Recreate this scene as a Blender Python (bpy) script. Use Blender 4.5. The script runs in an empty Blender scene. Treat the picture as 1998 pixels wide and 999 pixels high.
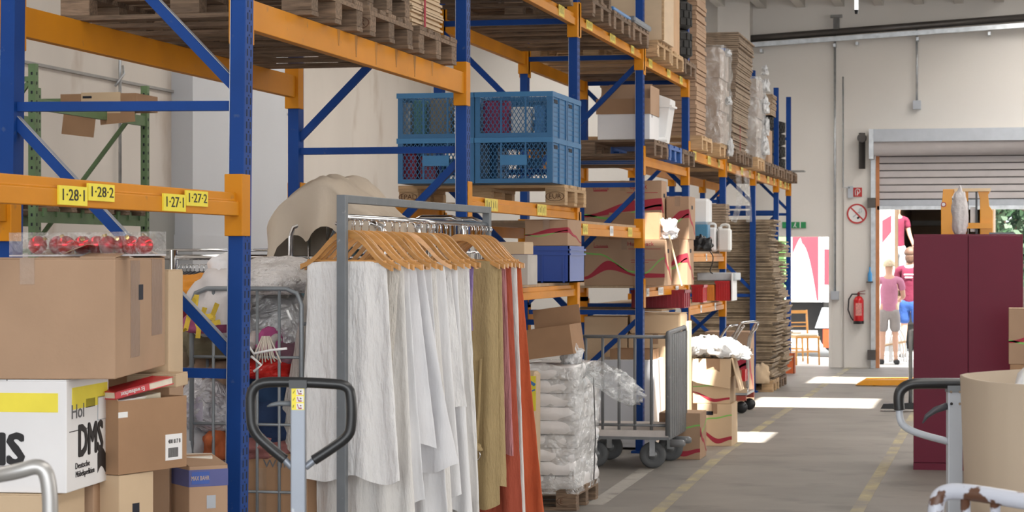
import bpy, math, random
from mathutils import Vector, Matrix, noise, Euler

scene = bpy.context.scene
C = scene.collection
PI = math.pi
rnd = random.Random(7)

# ------------------------------------------------------------------ camera
FPX = 4300.0
TH = math.atan(961.0 / FPX)                     # the aisle runs along +Y, the camera looks a little left of it
HZ = 502.0
CAMZ = 1.70
cd = bpy.data.cameras.new('camera')
cd.sensor_width = 36.0
cd.lens = FPX / 1998.0 * 36.0
cd.shift_y = (HZ - 499.5) / 1998.0
cd.clip_start = 0.1
cd.clip_end = 400
cam = bpy.data.objects.new('camera', cd)
cam.location = (0, 0, CAMZ)
cam.rotation_euler = (PI / 2, 0, TH)
C.objects.link(cam)
scene.camera = cam
cd.dof.use_dof = True
cd.dof.focus_distance = 10.5
cd.dof.aperture_fstop = 11

# ------------------------------------------------------------------ world, sun, lamps, exposure
w = bpy.data.worlds.new('world')
scene.world = w
w.use_nodes = True
bg = w.node_tree.nodes['Background']
bg.inputs['Color'].default_value = (0.86, 0.93, 1.0, 1)
bg.inputs['Strength'].default_value = 2.4

SUN_DIR = Vector((-0.20, 0.42, -0.88)).normalized()
sd = bpy.data.lights.new('sun', 'SUN')
sd.energy = 18.0
sd.angle = 0.012
sd.color = (1.0, 0.95, 0.86)
so = bpy.data.objects.new('sun', sd)
so.rotation_euler = SUN_DIR.to_track_quat('-Z', 'Y').to_euler()
C.objects.link(so)

def area(name, loc, rot, sx, sy, energy, col=(1, 0.96, 0.90)):
    d = bpy.data.lights.new(name, 'AREA')
    d.shape = 'RECTANGLE'
    d.size = sx
    d.size_y = sy
    d.energy = energy
    d.color = col
    o = bpy.data.objects.new(name, d)
    o.location = loc
    o.rotation_euler = rot
    C.objects.link(o)
    return o
# added fill lamps: behind the camera, under the roof, before the right wall
area('fill_panel', (1.5, -5.0, 2.6), (math.radians(86), 0, 0), 9, 4.5, 260, (1.0, 0.97, 0.93))
area('roof_fill', (0.9, 8, 5.75), (0, 0, 0), 1.6, 12, 190)
area('roof_fill', (0.9, 25, 5.75), (0, 0, 0), 1.6, 16, 640)
area('roof_fill', (-6.6, 14, 5.75), (0, 0, 0), 1.6, 20, 270)
area('roof_fill', (-6.6, 28, 5.75), (0, 0, 0), 1.6, 10, 330)
area('fill_panel', (8.6, 14, 2.6), (0, math.radians(90), 0), 4.5, 16, 420, (1.0, 0.97, 0.93))

vs = scene.view_settings
vs.view_transform = 'Standard'
vs.look = 'None'
vs.gamma = 1
vs.exposure = 0.42
vs.use_curve_mapping = False

# ------------------------------------------------------------------ measuring helpers: a line of sight meets a real plane
FW = Vector((-math.sin(TH), math.cos(TH), 0))
RT = Vector((math.cos(TH), math.sin(TH), 0))
UP = Vector((0, 0, 1))
CP = Vector((0, 0, CAMZ))
def ray(px, py): return FW + RT * ((px - 999) / FPX) + UP * ((HZ - py) / FPX)
def onX(px, py, X):
    d = ray(px, py); return CP + d * (X / d.x)
def onY(px, py, Y):
    d = ray(px, py); return CP + d * (Y / d.y)
def onZ(px, py, Z):
    d = ray(px, py); return CP + d * ((Z - CAMZ) / d.z)
def at(px, py, c): return CP + ray(px, py) * c

# ------------------------------------------------------------------ materials
MATS = {}
def mat(name, col, rough=0.6, metal=0.0, var=0.12, scale=6.0, stretch=(1, 1, 1), bump=0.0, bscale=60.0, dirt=None,
        emit=None, alpha=None, trans=None, spec=None, rnd_var=0.0, bstretch=None):
    if name in MATS: return MATS[name]
    m = bpy.data.materials.new(name); m.use_nodes = True
    nt = m.node_tree; N = nt.nodes; L = nt.links
    b = N['Principled BSDF']
    b.inputs['Roughness'].default_value = rough
    b.inputs['Metallic'].default_value = metal
    if spec is not None: b.inputs['Specular IOR Level'].default_value = spec
    tc = N.new('ShaderNodeTexCoord'); oi = N.new('ShaderNodeObjectInfo')
    mp = N.new('ShaderNodeMapping'); mp.inputs['Scale'].default_value = stretch
    ad = N.new('ShaderNodeVectorMath'); ad.operation = 'MULTIPLY_ADD'
    cb = N.new('ShaderNodeCombineXYZ')
    for k in range(3): L.new(oi.outputs['Random'], cb.inputs[k])
    L.new(cb.outputs[0], ad.inputs[0]); ad.inputs[1].default_value = (17, 23, 31)
    L.new(tc.outputs['Object'], ad.inputs[2])
    L.new(ad.outputs[0], mp.inputs['Vector'])
    nz = N.new('ShaderNodeTexNoise'); nz.inputs['Scale'].default_value = scale; nz.inputs['Detail'].default_value = 6
    L.new(mp.outputs[0], nz.inputs['Vector'])
    rp = N.new('ShaderNodeValToRGB')
    c0 = [max(0, c * (1 - var)) for c in col]; c1 = [min(1, c * (1 + var)) for c in col]
    rp.color_ramp.elements[0].position = 0.3; rp.color_ramp.elements[1].position = 0.7
    rp.color_ramp.elements[0].color = (*c0, 1); rp.color_ramp.elements[1].color = (*c1, 1)
    L.new(nz.outputs['Fac'], rp.inputs[0])
    out = rp.outputs[0]
    if dirt:                                   # (colour, scale, threshold, softness)
        n2 = N.new('ShaderNodeTexNoise'); n2.inputs['Scale'].default_value = dirt[1]; n2.inputs['Detail'].default_value = 8
        L.new(mp.outputs[0], n2.inputs['Vector'])
        r2 = N.new('ShaderNodeValToRGB'); r2.color_ramp.elements[0].position = dirt[2]; r2.color_ramp.elements[1].position = min(1, dirt[2] + dirt[3])
        L.new(n2.outputs['Fac'], r2.inputs[0])
        mx = N.new('ShaderNodeMix'); mx.data_type = 'RGBA'
        L.new(r2.outputs[0], mx.inputs['Factor']); L.new(out, mx.inputs['A']); mx.inputs['B'].default_value = (*dirt[0], 1)
        out = mx.outputs['Result']
    if rnd_var:
        hs = N.new('ShaderNodeHueSaturation')
        mr = N.new('ShaderNodeMapRange'); mr.inputs['To Min'].default_value = 1 - rnd_var; mr.inputs['To Max'].default_value = 1 + rnd_var
        L.new(oi.outputs['Random'], mr.inputs['Value']); L.new(mr.outputs[0], hs.inputs['Value']); L.new(out, hs.inputs['Color'])
        out = hs.outputs[0]
    L.new(out, b.inputs['Base Color'])
    if bump:
        n3 = N.new('ShaderNodeTexNoise'); n3.inputs['Scale'].default_value = bscale; n3.inputs['Detail'].default_value = 5
        if bstretch:
            m3 = N.new('ShaderNodeMapping'); m3.inputs['Scale'].default_value = bstretch
            L.new(ad.outputs[0], m3.inputs['Vector']); L.new(m3.outputs[0], n3.inputs['Vector'])
        else: L.new(mp.outputs[0], n3.inputs['Vector'])
        bp = N.new('ShaderNodeBump'); bp.inputs['Strength'].default_value = bump; bp.inputs['Distance'].default_value = 0.02
        L.new(n3.outputs['Fac'], bp.inputs['Height']); L.new(bp.outputs[0], b.inputs['Normal'])
    if emit: b.inputs['Emission Color'].default_value = (*emit[0], 1); b.inputs['Emission Strength'].default_value = emit[1]
    if alpha is not None: b.inputs['Alpha'].default_value = alpha
    if trans is not None: b.inputs['Transmission Weight'].default_value = trans
    MATS[name] = m
    return m

def film(name, tint=(0.9, 0.93, 0.95), clear=0.6, bump=1.0, bscale=9, white=0.35):
    m = bpy.data.materials.new(name); m.use_nodes = True
    nt = m.node_tree; N = nt.nodes; L = nt.links
    N.remove(N['Principled BSDF']); out = N['Material Output']
    tr = N.new('ShaderNodeBsdfTransparent'); tr.inputs[0].default_value = (0.97, 0.98, 0.98, 1)
    gl = N.new('ShaderNodeBsdfGlossy'); gl.inputs['Roughness'].default_value = 0.12; gl.inputs[0].default_value = (1, 1, 1, 1)
    df = N.new('ShaderNodeBsdfDiffuse'); df.inputs[0].default_value = (*tint, 1)
    tc = N.new('ShaderNodeTexCoord'); nz = N.new('ShaderNodeTexNoise'); nz.inputs['Scale'].default_value = bscale; nz.inputs['Detail'].default_value = 7; nz.inputs['Distortion'].default_value = 1.5
    L.new(tc.outputs['Object'], nz.inputs['Vector'])
    bp = N.new('ShaderNodeBump'); bp.inputs['Strength'].default_value = bump; bp.inputs['Distance'].default_value = 0.05
    L.new(nz.outputs['Fac'], bp.inputs['Height']); L.new(bp.outputs[0], gl.inputs['Normal']); L.new(bp.outputs[0], df.inputs['Normal'])
    m1 = N.new('ShaderNodeMixShader'); m1.inputs[0].default_value = white; L.new(gl.outputs[0], m1.inputs[1]); L.new(df.outputs[0], m1.inputs[2])
    m2 = N.new('ShaderNodeMixShader'); m2.inputs[0].default_value = clear; L.new(m1.outputs[0], m2.inputs[1]); L.new(tr.outputs[0], m2.inputs[2])
    L.new(m2.outputs[0], out.inputs[0])
    return m

BLUE = mat('blue_paint', (0.004, 0.047, 0.235), 0.5, 0, 0.10, 3, spec=0.22, dirt=((0.05, 0.09, 0.22), 22, 0.66, 0.10))
ORANGE = mat('orange_paint', (0.62, 0.235, 0.006), 0.5, 0, 0.08, 3, spec=0.22, dirt=((0.30, 0.15, 0.05), 16, 0.66, 0.16))
GREEN = mat('green_paint', (0.125, 0.205, 0.095), 0.5, 0, 0.15, 5, dirt=((0.10, 0.13, 0.07), 14, 0.6, 0.15))
SHINE = mat('bare_edge', (0.42, 0.45, 0.52), 0.4, 0.3, 0.1, 20)
HOLE = mat('slot_dark', (0.012, 0.014, 0.025), 0.8, 0, 0.0)
WOOD_OLD = mat('weathered_pallet_wood', (0.205, 0.138, 0.092), 0.85, 0, 0.42, 5, (1.2, 14, 14), 0.35, 30, dirt=((0.07, 0.055, 0.045), 7, 0.58, 0.18), rnd_var=0.25)
WOOD_NEW = mat('fresh_pallet_wood', (0.50, 0.33, 0.18), 0.8, 0, 0.22, 5, (1.2, 14, 14), 0.25, 30, dirt=((0.24, 0.16, 0.09), 6, 0.66, 0.2), rnd_var=0.15)
WOOD_BRAND = mat('burnt_brand', (0.10, 0.045, 0.025), 0.9, 0, 0.3)
CARD = mat('brown_cardboard', (0.42, 0.275, 0.180), 0.75, 0, 0.07, 3, bump=0.05, bscale=30, spec=0.25)
CARD_D = mat('dark_brown_cardboard', (0.36, 0.215, 0.125), 0.78, 0, 0.09, 4, bump=0.05, bscale=30, spec=0.2)
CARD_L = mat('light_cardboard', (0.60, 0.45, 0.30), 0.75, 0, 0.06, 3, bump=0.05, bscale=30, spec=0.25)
CARD_G = mat('grey_brown_cardboard', (0.32, 0.235, 0.165), 0.85, 0, 0.25, 9, bump=0.2, bscale=40, rnd_var=0.2)
CARD_W = mat('white_carton_board', (0.80, 0.79, 0.80), 0.7, 0, 0.04, 3, bump=0.04, bscale=30)
INSIDE = mat('carton_inside', (0.33, 0.22, 0.14), 0.85, 0, 0.1)
TAPE = mat('clear_parcel_tape', (0.33, 0.21, 0.13), 0.3, 0, 0.06, 12, bump=0.15, bscale=25)
YELLOW = mat('yellow_sticker', (0.85, 0.72, 0.05), 0.5, 0, 0.05, 10)
YEL_OLD = mat('worn_yellow_sticker', (0.72, 0.58, 0.10), 0.6, 0, 0.2, 30)
BLACK = mat('black_print', (0.012, 0.010, 0.012), 0.6, 0, 0.0)
RUBBER = mat('black_rubber', (0.016, 0.017, 0.019), 0.33, 0, 0.2, 30)
STEEL = mat('galvanised_steel', (0.50, 0.52, 0.54), 0.35, 0.75, 0.15, 12)
GREYP = mat('grey_frame_paint', (0.165, 0.18, 0.195), 0.45, 0.2, 0.08, 10, dirt=((0.30, 0.30, 0.30), 40, 0.68, 0.06))
CHROME = mat('chrome', (0.75, 0.75, 0.76), 0.12, 1.0, 0.05, 10)
SILVER = mat('silver_grey_paint', (0.26, 0.285, 0.33), 0.38, 0.35, 0.06, 8, dirt=((0.55, 0.56, 0.58), 25, 0.68, 0.1))
LGREY = mat('light_grey_paint', (0.44, 0.47, 0.52), 0.35, 0.05, 0.05, 8)
REDB = mat('red_box_print', (0.36, 0.022, 0.045), 0.7, 0, 0.05)
GREENB = mat('green_box_print', (0.22, 0.52, 0.12), 0.7, 0, 0.05)
WHITE = mat('plain_white', (0.80, 0.80, 0.80), 0.5, 0, 0.03)
RED = mat('red_plastic', (0.50, 0.012, 0.015), 0.35, 0, 0.1)
FILM = film('stretch_film', (0.80, 0.82, 0.85), 0.62, 1.0, 9, 0.45)
FILM_W = film('milky_film', (0.86, 0.87, 0.89), 0.25, 1.0, 12, 0.72)
CLEAR = film('clear_lid_film', (0.8, 0.8, 0.85), 0.80, 1.0, 16, 0.2)

# ------------------------------------------------------------------ mesh builder
class MB:
    def __init__(s): s.v = []; s.f = []; s.sm = []
    def add(s, vs_, fs, smooth=False):
        o = len(s.v); s.v += [tuple(p) for p in vs_]
        for f in fs: s.f.append(tuple(i + o for i in f)); s.sm.append(smooth)
        return s
    def box(s, x0, x1, y0, y1, z0, z1, M=None, ch=0.0):
        if ch > 0:
            vs_ = []; c = ch
            for (X, Y, Z, sx, sy, sz) in [(a, b, d, 1 if a == x0 else -1, 1 if b == y0 else -1, 1 if d == z0 else -1) for a in (x0, x1) for b in (y0, y1) for d in (z0, z1)]:
                vs_ += [(X, Y + sy * c, Z + sz * c), (X + sx * c, Y, Z + sz * c), (X + sx * c, Y + sy * c, Z)]
            # index: corner k (x,y,z bits 4,2,1) -> 3k + axis
            fs = []
            for ax, (q) in ((0, ((0, 1, 3, 2), (4, 6, 7, 5))), (1, ((0, 4, 5, 1), (2, 3, 7, 6))), (2, ((0, 2, 6, 4), (1, 5, 7, 3)))):
                for quad in q: fs.append(tuple(3 * k + ax for k in quad))
            E = [(a, b) for a in range(8) for b in range(a + 1, 8) if bin(a ^ b).count('1') == 1]
            for a, b in E:
                d = a ^ b; axs = [k for k in range(3) if k != {4: 0, 2: 1, 1: 2}[d]]
                fs.append((3 * a + axs[0], 3 * b + axs[0], 3 * b + axs[1], 3 * a + axs[1]))
            for k in range(8): fs.append((3 * k, 3 * k + 1, 3 * k + 2))
        else:
            vs_ = [(x, y, z) for x in (x0, x1) for y in (y0, y1) for z in (z0, z1)]
            fs = [(0, 1, 3, 2), (4, 6, 7, 5), (0, 4, 5, 1), (2, 3, 7, 6), (0, 2, 6, 4), (1, 5, 7, 3)]
        if M is not None: vs_ = [M @ Vector(p) for p in vs_]
        return s.add(vs_, fs)
    def bar(s, p, q, w=0.03, h=0.03, up=(0, 0, 1)):
        p = Vector(p); q = Vector(q); d = (q - p).normalized(); u = Vector(up)
        if abs(d.dot(u)) > 0.98: u = Vector((0, 1, 0))
        a = d.cross(u).normalized(); b = a.cross(d).normalized()
        vs_ = [c + a * (sx * w / 2) + b * (sz * h / 2) for c in (p, q) for sx, sz in ((-1, -1), (1, -1), (1, 1), (-1, 1))]
        return s.add(vs_, [(0, 3, 2, 1), (4, 5, 6, 7), (0, 1, 5, 4), (1, 2, 6, 5), (2, 3, 7, 6), (3, 0, 4, 7)])
    def tube(s, pts, r, n=10, cap=True, closed=False):
        pts = [Vector(p) for p in pts]; m = len(pts); rs = r if isinstance(r, (list, tuple)) else [r] * m
        vs_ = []; prev = None
        for i, p in enumerate(pts):
            if closed: d = pts[(i + 1) % m] - pts[i - 1]
            else: d = pts[min(i + 1, m - 1)] - pts[max(i - 1, 0)]
            d.normalize()
            if prev is None:
                a = d.orthogonal().normalized()
            else:
                a = (prev - d * prev.dot(d)).normalized()
            prev = a; b = d.cross(a)
            for k in range(n):
                t = 2 * PI * k / n; vs_.append(p + (a * math.cos(t) + b * math.sin(t)) * rs[i])
        fs = []
        for i in range(m if closed else m - 1):
            j = (i + 1) % m
            for k in range(n): fs.append((i * n + k, i * n + (k + 1) % n, j * n + (k + 1) % n, j * n + k))
        s.add(vs_, fs, True)
        if cap and not closed:
            o = len(s.v) - m * n
            s.f.append(tuple(o + k for k in range(n))[::-1]); s.sm.append(False)
            s.f.append(tuple(o + (m - 1) * n + k for k in range(n))); s.sm.append(False)
        return s
    def lathe(s, prof, c=(0, 0, 0), n=20, ax='z', cap=True):
        vs_ = []; c = Vector(c)
        for r, h in prof:
            for k in range(n):
                t = 2 * PI * k / n; a, b = r * math.cos(t), r * math.sin(t)
                vs_.append(c + Vector({'z': (a, b, h), 'x': (h, a, b), 'y': (a, h, b)}[ax]))
        fs = [(i * n + k, i * n + (k + 1) % n, (i + 1) * n + (k + 1) % n, (i + 1) * n + k) for i in range(len(prof) - 1) for k in range(n)]
        s.add(vs_, fs, True)
        if cap:
            o = len(s.v) - len(vs_)
            s.f.append(tuple(o + k for k in range(n))); s.sm.append(False)
            s.f.append(tuple(o + (len(prof) - 1) * n + k for k in range(n))); s.sm.append(False)
        return s
    def prism(s, poly, d, M=None):            # poly in x,z ; thickness d along y
        n = len(poly)
        vs_ = [Vector((x, 0, z)) for x, z in poly] + [Vector((x, d, z)) for x, z in poly]
        fs = [tuple(range(n)), tuple(range(2 * n - 1, n - 1, -1))] + [(i, i + n, (i + 1) % n + n, (i + 1) % n) for i in range(n)]
        if M is not None: vs_ = [M @ p for p in vs_]
        return s.add(vs_, fs)
    def strip(s, low, high, d, M=None):       # ribbon between two polylines in x,z with thickness d along y
        for i in range(len(low) - 1):
            s.prism([low[i], low[i + 1], high[i + 1], high[i]], d, M)
        return s
    def mesh(s, name):
        m = bpy.data.meshes.new(name); m.from_pydata(s.v, [], s.f); m.update()
        m.polygons.foreach_set('use_smooth', s.sm)
        return m
    def build(s, name, m, parent=None, label=None, kind=None, bevel=0, loc=None, rot=None):
        me = s.mesh(name); me.materials.append(m)
        return link(name, me, parent, label, kind, bevel, loc, rot)

def link(name, me, parent=None, label=None, kind=None, bevel=0, loc=None, rot=None):
    o = bpy.data.objects.new(name, me); C.objects.link(o); o.parent = parent
    if label: o['label'] = label
    if kind: o['kind'] = kind
    if loc is not None: o.location = loc
    if rot is not None: o.rotation_euler = rot
    if bevel:
        b = o.modifiers.new('bevel', 'BEVEL'); b.width = bevel; b.segments = 2; b.limit_method = 'ANGLE'
    return o

def fixn(me):
    import bmesh
    bm = bmesh.new(); bm.from_mesh(me); bmesh.ops.recalc_face_normals(bm, faces=bm.faces); bm.to_mesh(me); bm.free()

def thing(name, label, cat, loc=(0, 0, 0), rz=0, group=None, rx=0, ry=0):
    o = bpy.data.objects.new(name, None); C.objects.link(o); o.empty_display_size = 0.1
    o.location = loc; o.rotation_euler = (rx, ry, rz); o['label'] = label; o['category'] = cat
    if group: o['group'] = group
    return o
def tag(o, label, cat, group=None):
    o['label'] = label; o['category'] = cat
    if group: o['group'] = group
    return o
def struct(name, mb, m, parent=None, kind='structure'):
    o = mb.build(name, m, parent)
    if parent is None: o['kind'] = kind
    return o
def dup(root, loc, rz=None, label=None, group=None):
    r = root.copy(); C.objects.link(r); r.location = loc
    if rz is not None: r.rotation_euler = (r.rotation_euler.x, r.rotation_euler.y, rz)
    if label: r['label'] = label
    if group: r['group'] = group
    for ch in KIDS(root):
        c = ch.copy(); C.objects.link(c); c.parent = r
        for g in KIDS(ch):
            d = g.copy(); C.objects.link(d); d.parent = c
    return r
def KIDS(o): return [x for x in C.objects if x.parent == o]

TXT = {}
def text_mesh(txt, size, ext=0.0008, sx=1.0):
    key = (txt, size, sx)
    if key in TXT: return TXT[key]
    cu = bpy.data.curves.new('lettering', 'FONT'); cu.body = txt; cu.size = size; cu.extrude = ext; cu.resolution_u = 2
    cu.align_x = 'CENTER'; cu.align_y = 'CENTER'
    o = bpy.data.objects.new('lettering', cu); C.objects.link(o)
    dg = bpy.context.evaluated_depsgraph_get(); dg.update()
    me = bpy.data.meshes.new_from_object(o.evaluated_get(dg))
    bpy.data.objects.remove(o); bpy.data.curves.remove(cu)
    for v in me.vertices: v.co.x *= sx
    TXT[key] = me
    return me
def letters(txt, size, m, parent, loc, rot, sx=1.0, name='lettering', bold=0.0):
    """text lying in local XY, turned upright by rot"""
    me = text_mesh(txt, size, 0.0008, sx).copy(); me.materials.clear(); me.materials.append(m)
    return link(name, me, parent, loc=loc, rot=rot)
FRONT = (PI / 2, 0, 0)          # lettering read from -Y
SIDE = (PI / 2, 0, PI / 2)      # lettering read from +X
# ------------------------------------------------------------------ the building
YW = 34.3                                        # far wall
XL, XR = -9.0, 9.0
FLOOR = mat('concrete_floor', (0.235, 0.215, 0.195), 0.55, 0, 0.14, 1.3, bump=0.05, bscale=50, dirt=((0.16, 0.148, 0.135), 2.2, 0.55, 0.2), spec=0.35)
WALLM = mat('cream_wall_paint', (0.74, 0.71, 0.675), 0.85, 0, 0.03, 0.6, bump=0.03, bscale=30)
WALLS = mat('stained_cream_wall', (0.66, 0.61, 0.56), 0.85, 0, 0.05, 0.8, (1, 1, 0.5), bump=0.03, bscale=30, dirt=((0.40, 0.305, 0.23), 1.1, 0.60, 0.18))
PILM = mat('bluish_white_paint', (0.56, 0.575, 0.61), 0.8, 0, 0.03, 0.8)
SILLM = mat('grey_base_paint', (0.30, 0.30, 0.285), 0.8, 0, 0.05, 0.8)
CEILM = mat('ceiling_paint', (0.60, 0.58, 0.55), 0.85, 0, 0.04, 1)
LINEM = mat('worn_floor_line', (0.38, 0.32, 0.19), 0.7, 0, 0.15, 20, dirt=((0.245, 0.223, 0.198), 2.6, 0.40, 0.22))
LINEW = mat('pale_floor_line', (0.36, 0.335, 0.30), 0.7, 0, 0.1, 20, dirt=((0.235, 0.215, 0.195), 4, 0.58, 0.1))

struct('floor', MB().box(XL, XR, -8, YW + 0.25, -0.2, 0), FLOOR)
ZC = 5.95
# ceiling with skylight openings: the openings sit up-sun of the three sunlit patches on the floor
def up(p): return p - SUN_DIR * (ZC / -SUN_DIR.z)
HL = []
for (xa, xb, ya, yb) in ((1452, 1722, 794, 778), (1572, 1790, 748, 737), (1330, 1517, 860, 846)):
    a = up(onZ(xa, ya, 0)); b = up(onZ(xb, yb, 0)); HL.append((a.x, b.x, a.y, b.y))
HL[2] = (HL[2][0] - 0.15, HL[2][1], HL[2][2] - 0.1, HL[2][3] + 0.15)
k_ = (ZC - 0.6) / -SUN_DIR.z  # two more openings, added to let sun reach the appliance and fabric cartons
for a, b in ((Vector((-3.08, 19.2, 0)), Vector((-2.54, 20.3, 0))), (Vector((-3.40, 19.60, 0)), Vector((-3.08, 19.98, 0)))):
    HL.append((a.x - SUN_DIR.x * k_, b.x - SUN_DIR.x * k_, a.y - SUN_DIR.y * k_, b.y - SUN_DIR.y * k_))
cm = MB()
gx = sorted([XL, XR] + [v for h in HL for v in h[:2]]); gy = sorted([-8.0, YW + 0.25] + [v for h in HL for v in h[2:]])
for i in range(len(gx) - 1):
    for j in range(len(gy) - 1):
        mx, my = (gx[i] + gx[i + 1]) / 2, (gy[j] + gy[j + 1]) / 2
        if not any(h[0] < mx < h[1] and h[2] < my < h[3] for h in HL): cm.box(gx[i], gx[i + 1], gy[j], gy[j + 1], ZC, ZC + 0.12)
ceil = struct('ceiling', cm, CEILM)
for k in range(30):
    x = XL + 0.45 + k * 0.6
    if any(h[0] - 0.1 < x < h[1] + 0.1 for h in HL):
        MB().box(x, x + 0.14, 31.0, YW, ZC - 0.38, ZC).build('ceiling_joist', CEILM, ceil)
    else: MB().box(x, x + 0.14, 8.0, YW, ZC - 0.38, ZC).build('ceiling_joist', CEILM, ceil)

# far wall with two openings
DX0, DX1 = onY(1500, 462, YW).x, onY(1617, 462, YW).x
DZ = onY(1617, 462, YW).z
GX0 = onY(1712, 405, YW).x; GX1 = GX0 + 4.2; GZ = onY(1720, 292, YW).z
fw = MB()
fw.box(XL, DX0, YW, YW + 0.25, 0, 6.1); fw.box(DX0, DX1, YW, YW + 0.25, DZ, 6.1)
fw.box(DX1, GX0, YW, YW + 0.25, 0, 6.1); fw.box(GX0, GX1, YW, YW + 0.25, GZ, 6.1); fw.box(GX1, XR, YW, YW + 0.25, 0, 6.1)
wb = struct('wall_back', fw, WALLM)
pp0 = onY(1400, 60, YW - 0.4).x; pp1 = onY(1463, 60, YW - 0.4).x
MB().box(pp0, pp1, YW - 0.4, YW, 0, 6.0).build('pilaster', WALLM, wb)
for (a, b) in ((592, 685), (716, 760)):
    MB().box(onY(a, 200, YW - 0.3).x, onY(b, 200, YW - 0.3).x, YW - 0.3, YW, 0, 6.0).build('pilaster', PILM if a < 600 else WALLM, wb)
q0 = onY(1647, 252, YW)
MB().box(q0.x, GX1 + 0.6, YW - 0.06, YW, GZ, q0.z).build('lintel_panel', WALLM, wb)
MB().box(q0.x, GX0 - 0.02, YW - 0.06, YW, 0, GZ).build('jamb_panel', WALLM, wb)
# left wall
wl = struct('wall_left', MB().box(XL - 0.25, XL, -8, YW + 0.25, 0, 6.1), WALLS)
def left_strip(a, b, z0, z1, d, m, name='pilaster'):
    ya, yb = onX(a, 400, XL + d).y, onX(b, 400, XL + d).y
    return MB().box(XL, XL + d, ya, yb, z0, z1).build(name, m, wl)
left_strip(376, 452, 1.95, 6, 0.25, PILM)
left_strip(376, 452, 0, 1.95, 0.26, PILM)
left_strip(488, 560, 0, 6, 0.3, PILM)
left_strip(286, 374, 0, 2.28, 0.04, SILLM, 'grey_panel')
zt = onX(39, 117, XL).z
MB().box(XL, XL + 0.03, 10, 27.0, zt - 0.028, zt).build('cable_duct', mat('duct_grey', (0.30, 0.29, 0.28), 0.6), wl)
pc = onX(243, 130, XL + 0.1)
MB().tube([(XL + 0.05, pc.y, 2.3), (XL + 0.05, pc.y, 5.4)], 0.018, 8).build('conduit', STEEL, wl)
MB().tube([(XL + 0.04, pc.y - 0.10, zt - 0.08), (XL + 0.1, pc.y - 0.02, zt + 0.05), (XL + 0.04, pc.y + 0.1, zt + 0.14)], 0.014, 8).build('pipe_clamp', STEEL, wl)
# solid right side wall, out of view; the lamp before it is added fill
struct('wall_right', MB().box(XR, XR + 0.25, -8, YW + 0.25, 0, 6.1), WALLM)
struct('trim_1', MB().box(DX1, DX1 + 0.05, YW - 0.02, YW, 0, DZ + 0.05), WALLM)

# floor lines
def floor_line(name, pts, w0, m):
    mb = MB()
    for i in range(len(pts) - 1):
        a = onZ(*pts[i], 0); b = onZ(*pts[i + 1], 0)
        d = (b - a).normalized(); n = Vector((d.y, -d.x, 0)) * (w0 / 2)
        mb.add([a - n + UP * .002, b - n + UP * .002, b + n + UP * .002, a + n + UP * .002, a - n - UP * .01, b - n - UP * .01, b + n - UP * .01, a + n - UP * .01], [(0, 3, 2, 1), (4, 5, 6, 7), (0, 1, 5, 4), (1, 2, 6, 5), (2, 3, 7, 6), (3, 0, 4, 7)])
    return struct(name, mb, m)
floor_line('trim_2', [(1270, 1010), (1408, 886), (1612, 748), (1660, 715)], 0.09, LINEM)
floor_line('trim_3', [(1665, 1010), (1738, 888), (1800, 780), (1835, 722)], 0.09, LINEM)
floor_line('trim_4', [(1160, 985), (1262, 915)], 0.12, LINEW)

# roller gate: curtain of slats, drum cover, guide rails
door = MB().box(GX0 - 0.09, GX0 - 0.02, YW - 0.16, YW - 0.06, 0, GZ - 0.02).build('door_1', STEEL); door['kind'] = 'structure'
MB().box(GX0 - 0.02, GX0 + 0.035, YW - 0.1, YW, 0, GZ).build('orange_seal', mat('orange_edge', (0.55, 0.22, 0.09), 0.6), door, label='orange edge strip')
MB().box(GX1 - 0.02, GX1 + 0.09, YW - 0.16, YW, 0, GZ - 0.02).build('guide_rail', STEEL, door)
SLATM = mat('slat_grey_paint', (0.52, 0.48, 0.48), 0.4, 0.1, 0.05, 4)
zb = onY(1720, 403, YW - 0.05).z; zt2 = onY(1720, 305, YW - 0.05).z
ns = 7; hh = (zt2 - zb) / ns
for k in range(ns + 2):
    z0 = zb + k * hh
    MB().prism([(YW - 0.066, z0 + 0.004), (YW - 0.072, z0 + 0.014), (YW - 0.072, z0 + hh - 0.014), (YW - 0.064, z0 + hh - 0.008), (YW - 0.02, z0 + hh - 0.008), (YW - 0.02, z0 + 0.004)], GX1 - GX0,
               Matrix(((0, 1, 0, GX0), (1, 0, 0, 0), (0, 0, 1, 0), (0, 0, 0, 1)))).build('slat', SLATM if k else LGREY, door)
MB().box(GX0, GX1, YW - 0.045, YW - 0.03, zb, zt2 + 2 * hh).build('curtain_backing', HOLE, door)
MB().box(GX0, GX1, YW - 0.10, YW - 0.03, zb - 0.05, zb + 0.008).build('bottom_rail', STEEL, door)
zc = onY(1720, 277, YW - 0.4).z
MB().lathe([(0.19, 0), (0.19, 4.4)], (GX0 - 0.05, YW - 0.28, zc - 0.02), 26, 'x').build('roller_drum', SLATM, door)
MB().box(GX0 - 0.10, GX0 - 0.03, YW - 0.52, YW - 0.06, zc - 0.26, zc + 0.19).build('end_plate', STEEL, door)
MB().box(GX0 - 0.05, GX1 + 0.15, YW - 0.49, YW - 0.06, zc + 0.17, zc + 0.19).build('cover_sheet', LGREY, door)
MB().box(GX0 - 0.05, GX1 + 0.15, YW - 0.50, YW - 0.485, zc + 0.0, zc + 0.17).build('cover_sheet', LGREY, door)
MB().lathe([(0.05, 0), (0.05, 0.55)], (GX0 - 0.22, YW - 0.22, zc - 0.4), 12).build('gear_motor', mat('dark_gear', (0.10, 0.09, 0.085), 0.5, 0.4), door)
MB().lathe([(0.07, 0), (0.07, 0.12)], (GX0 - 0.22, YW - 0.32, zc + 0.07), 12, 'y').build('gear_hub', mat('dark_gear', (0.10, 0.09, 0.085)), door)
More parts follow.
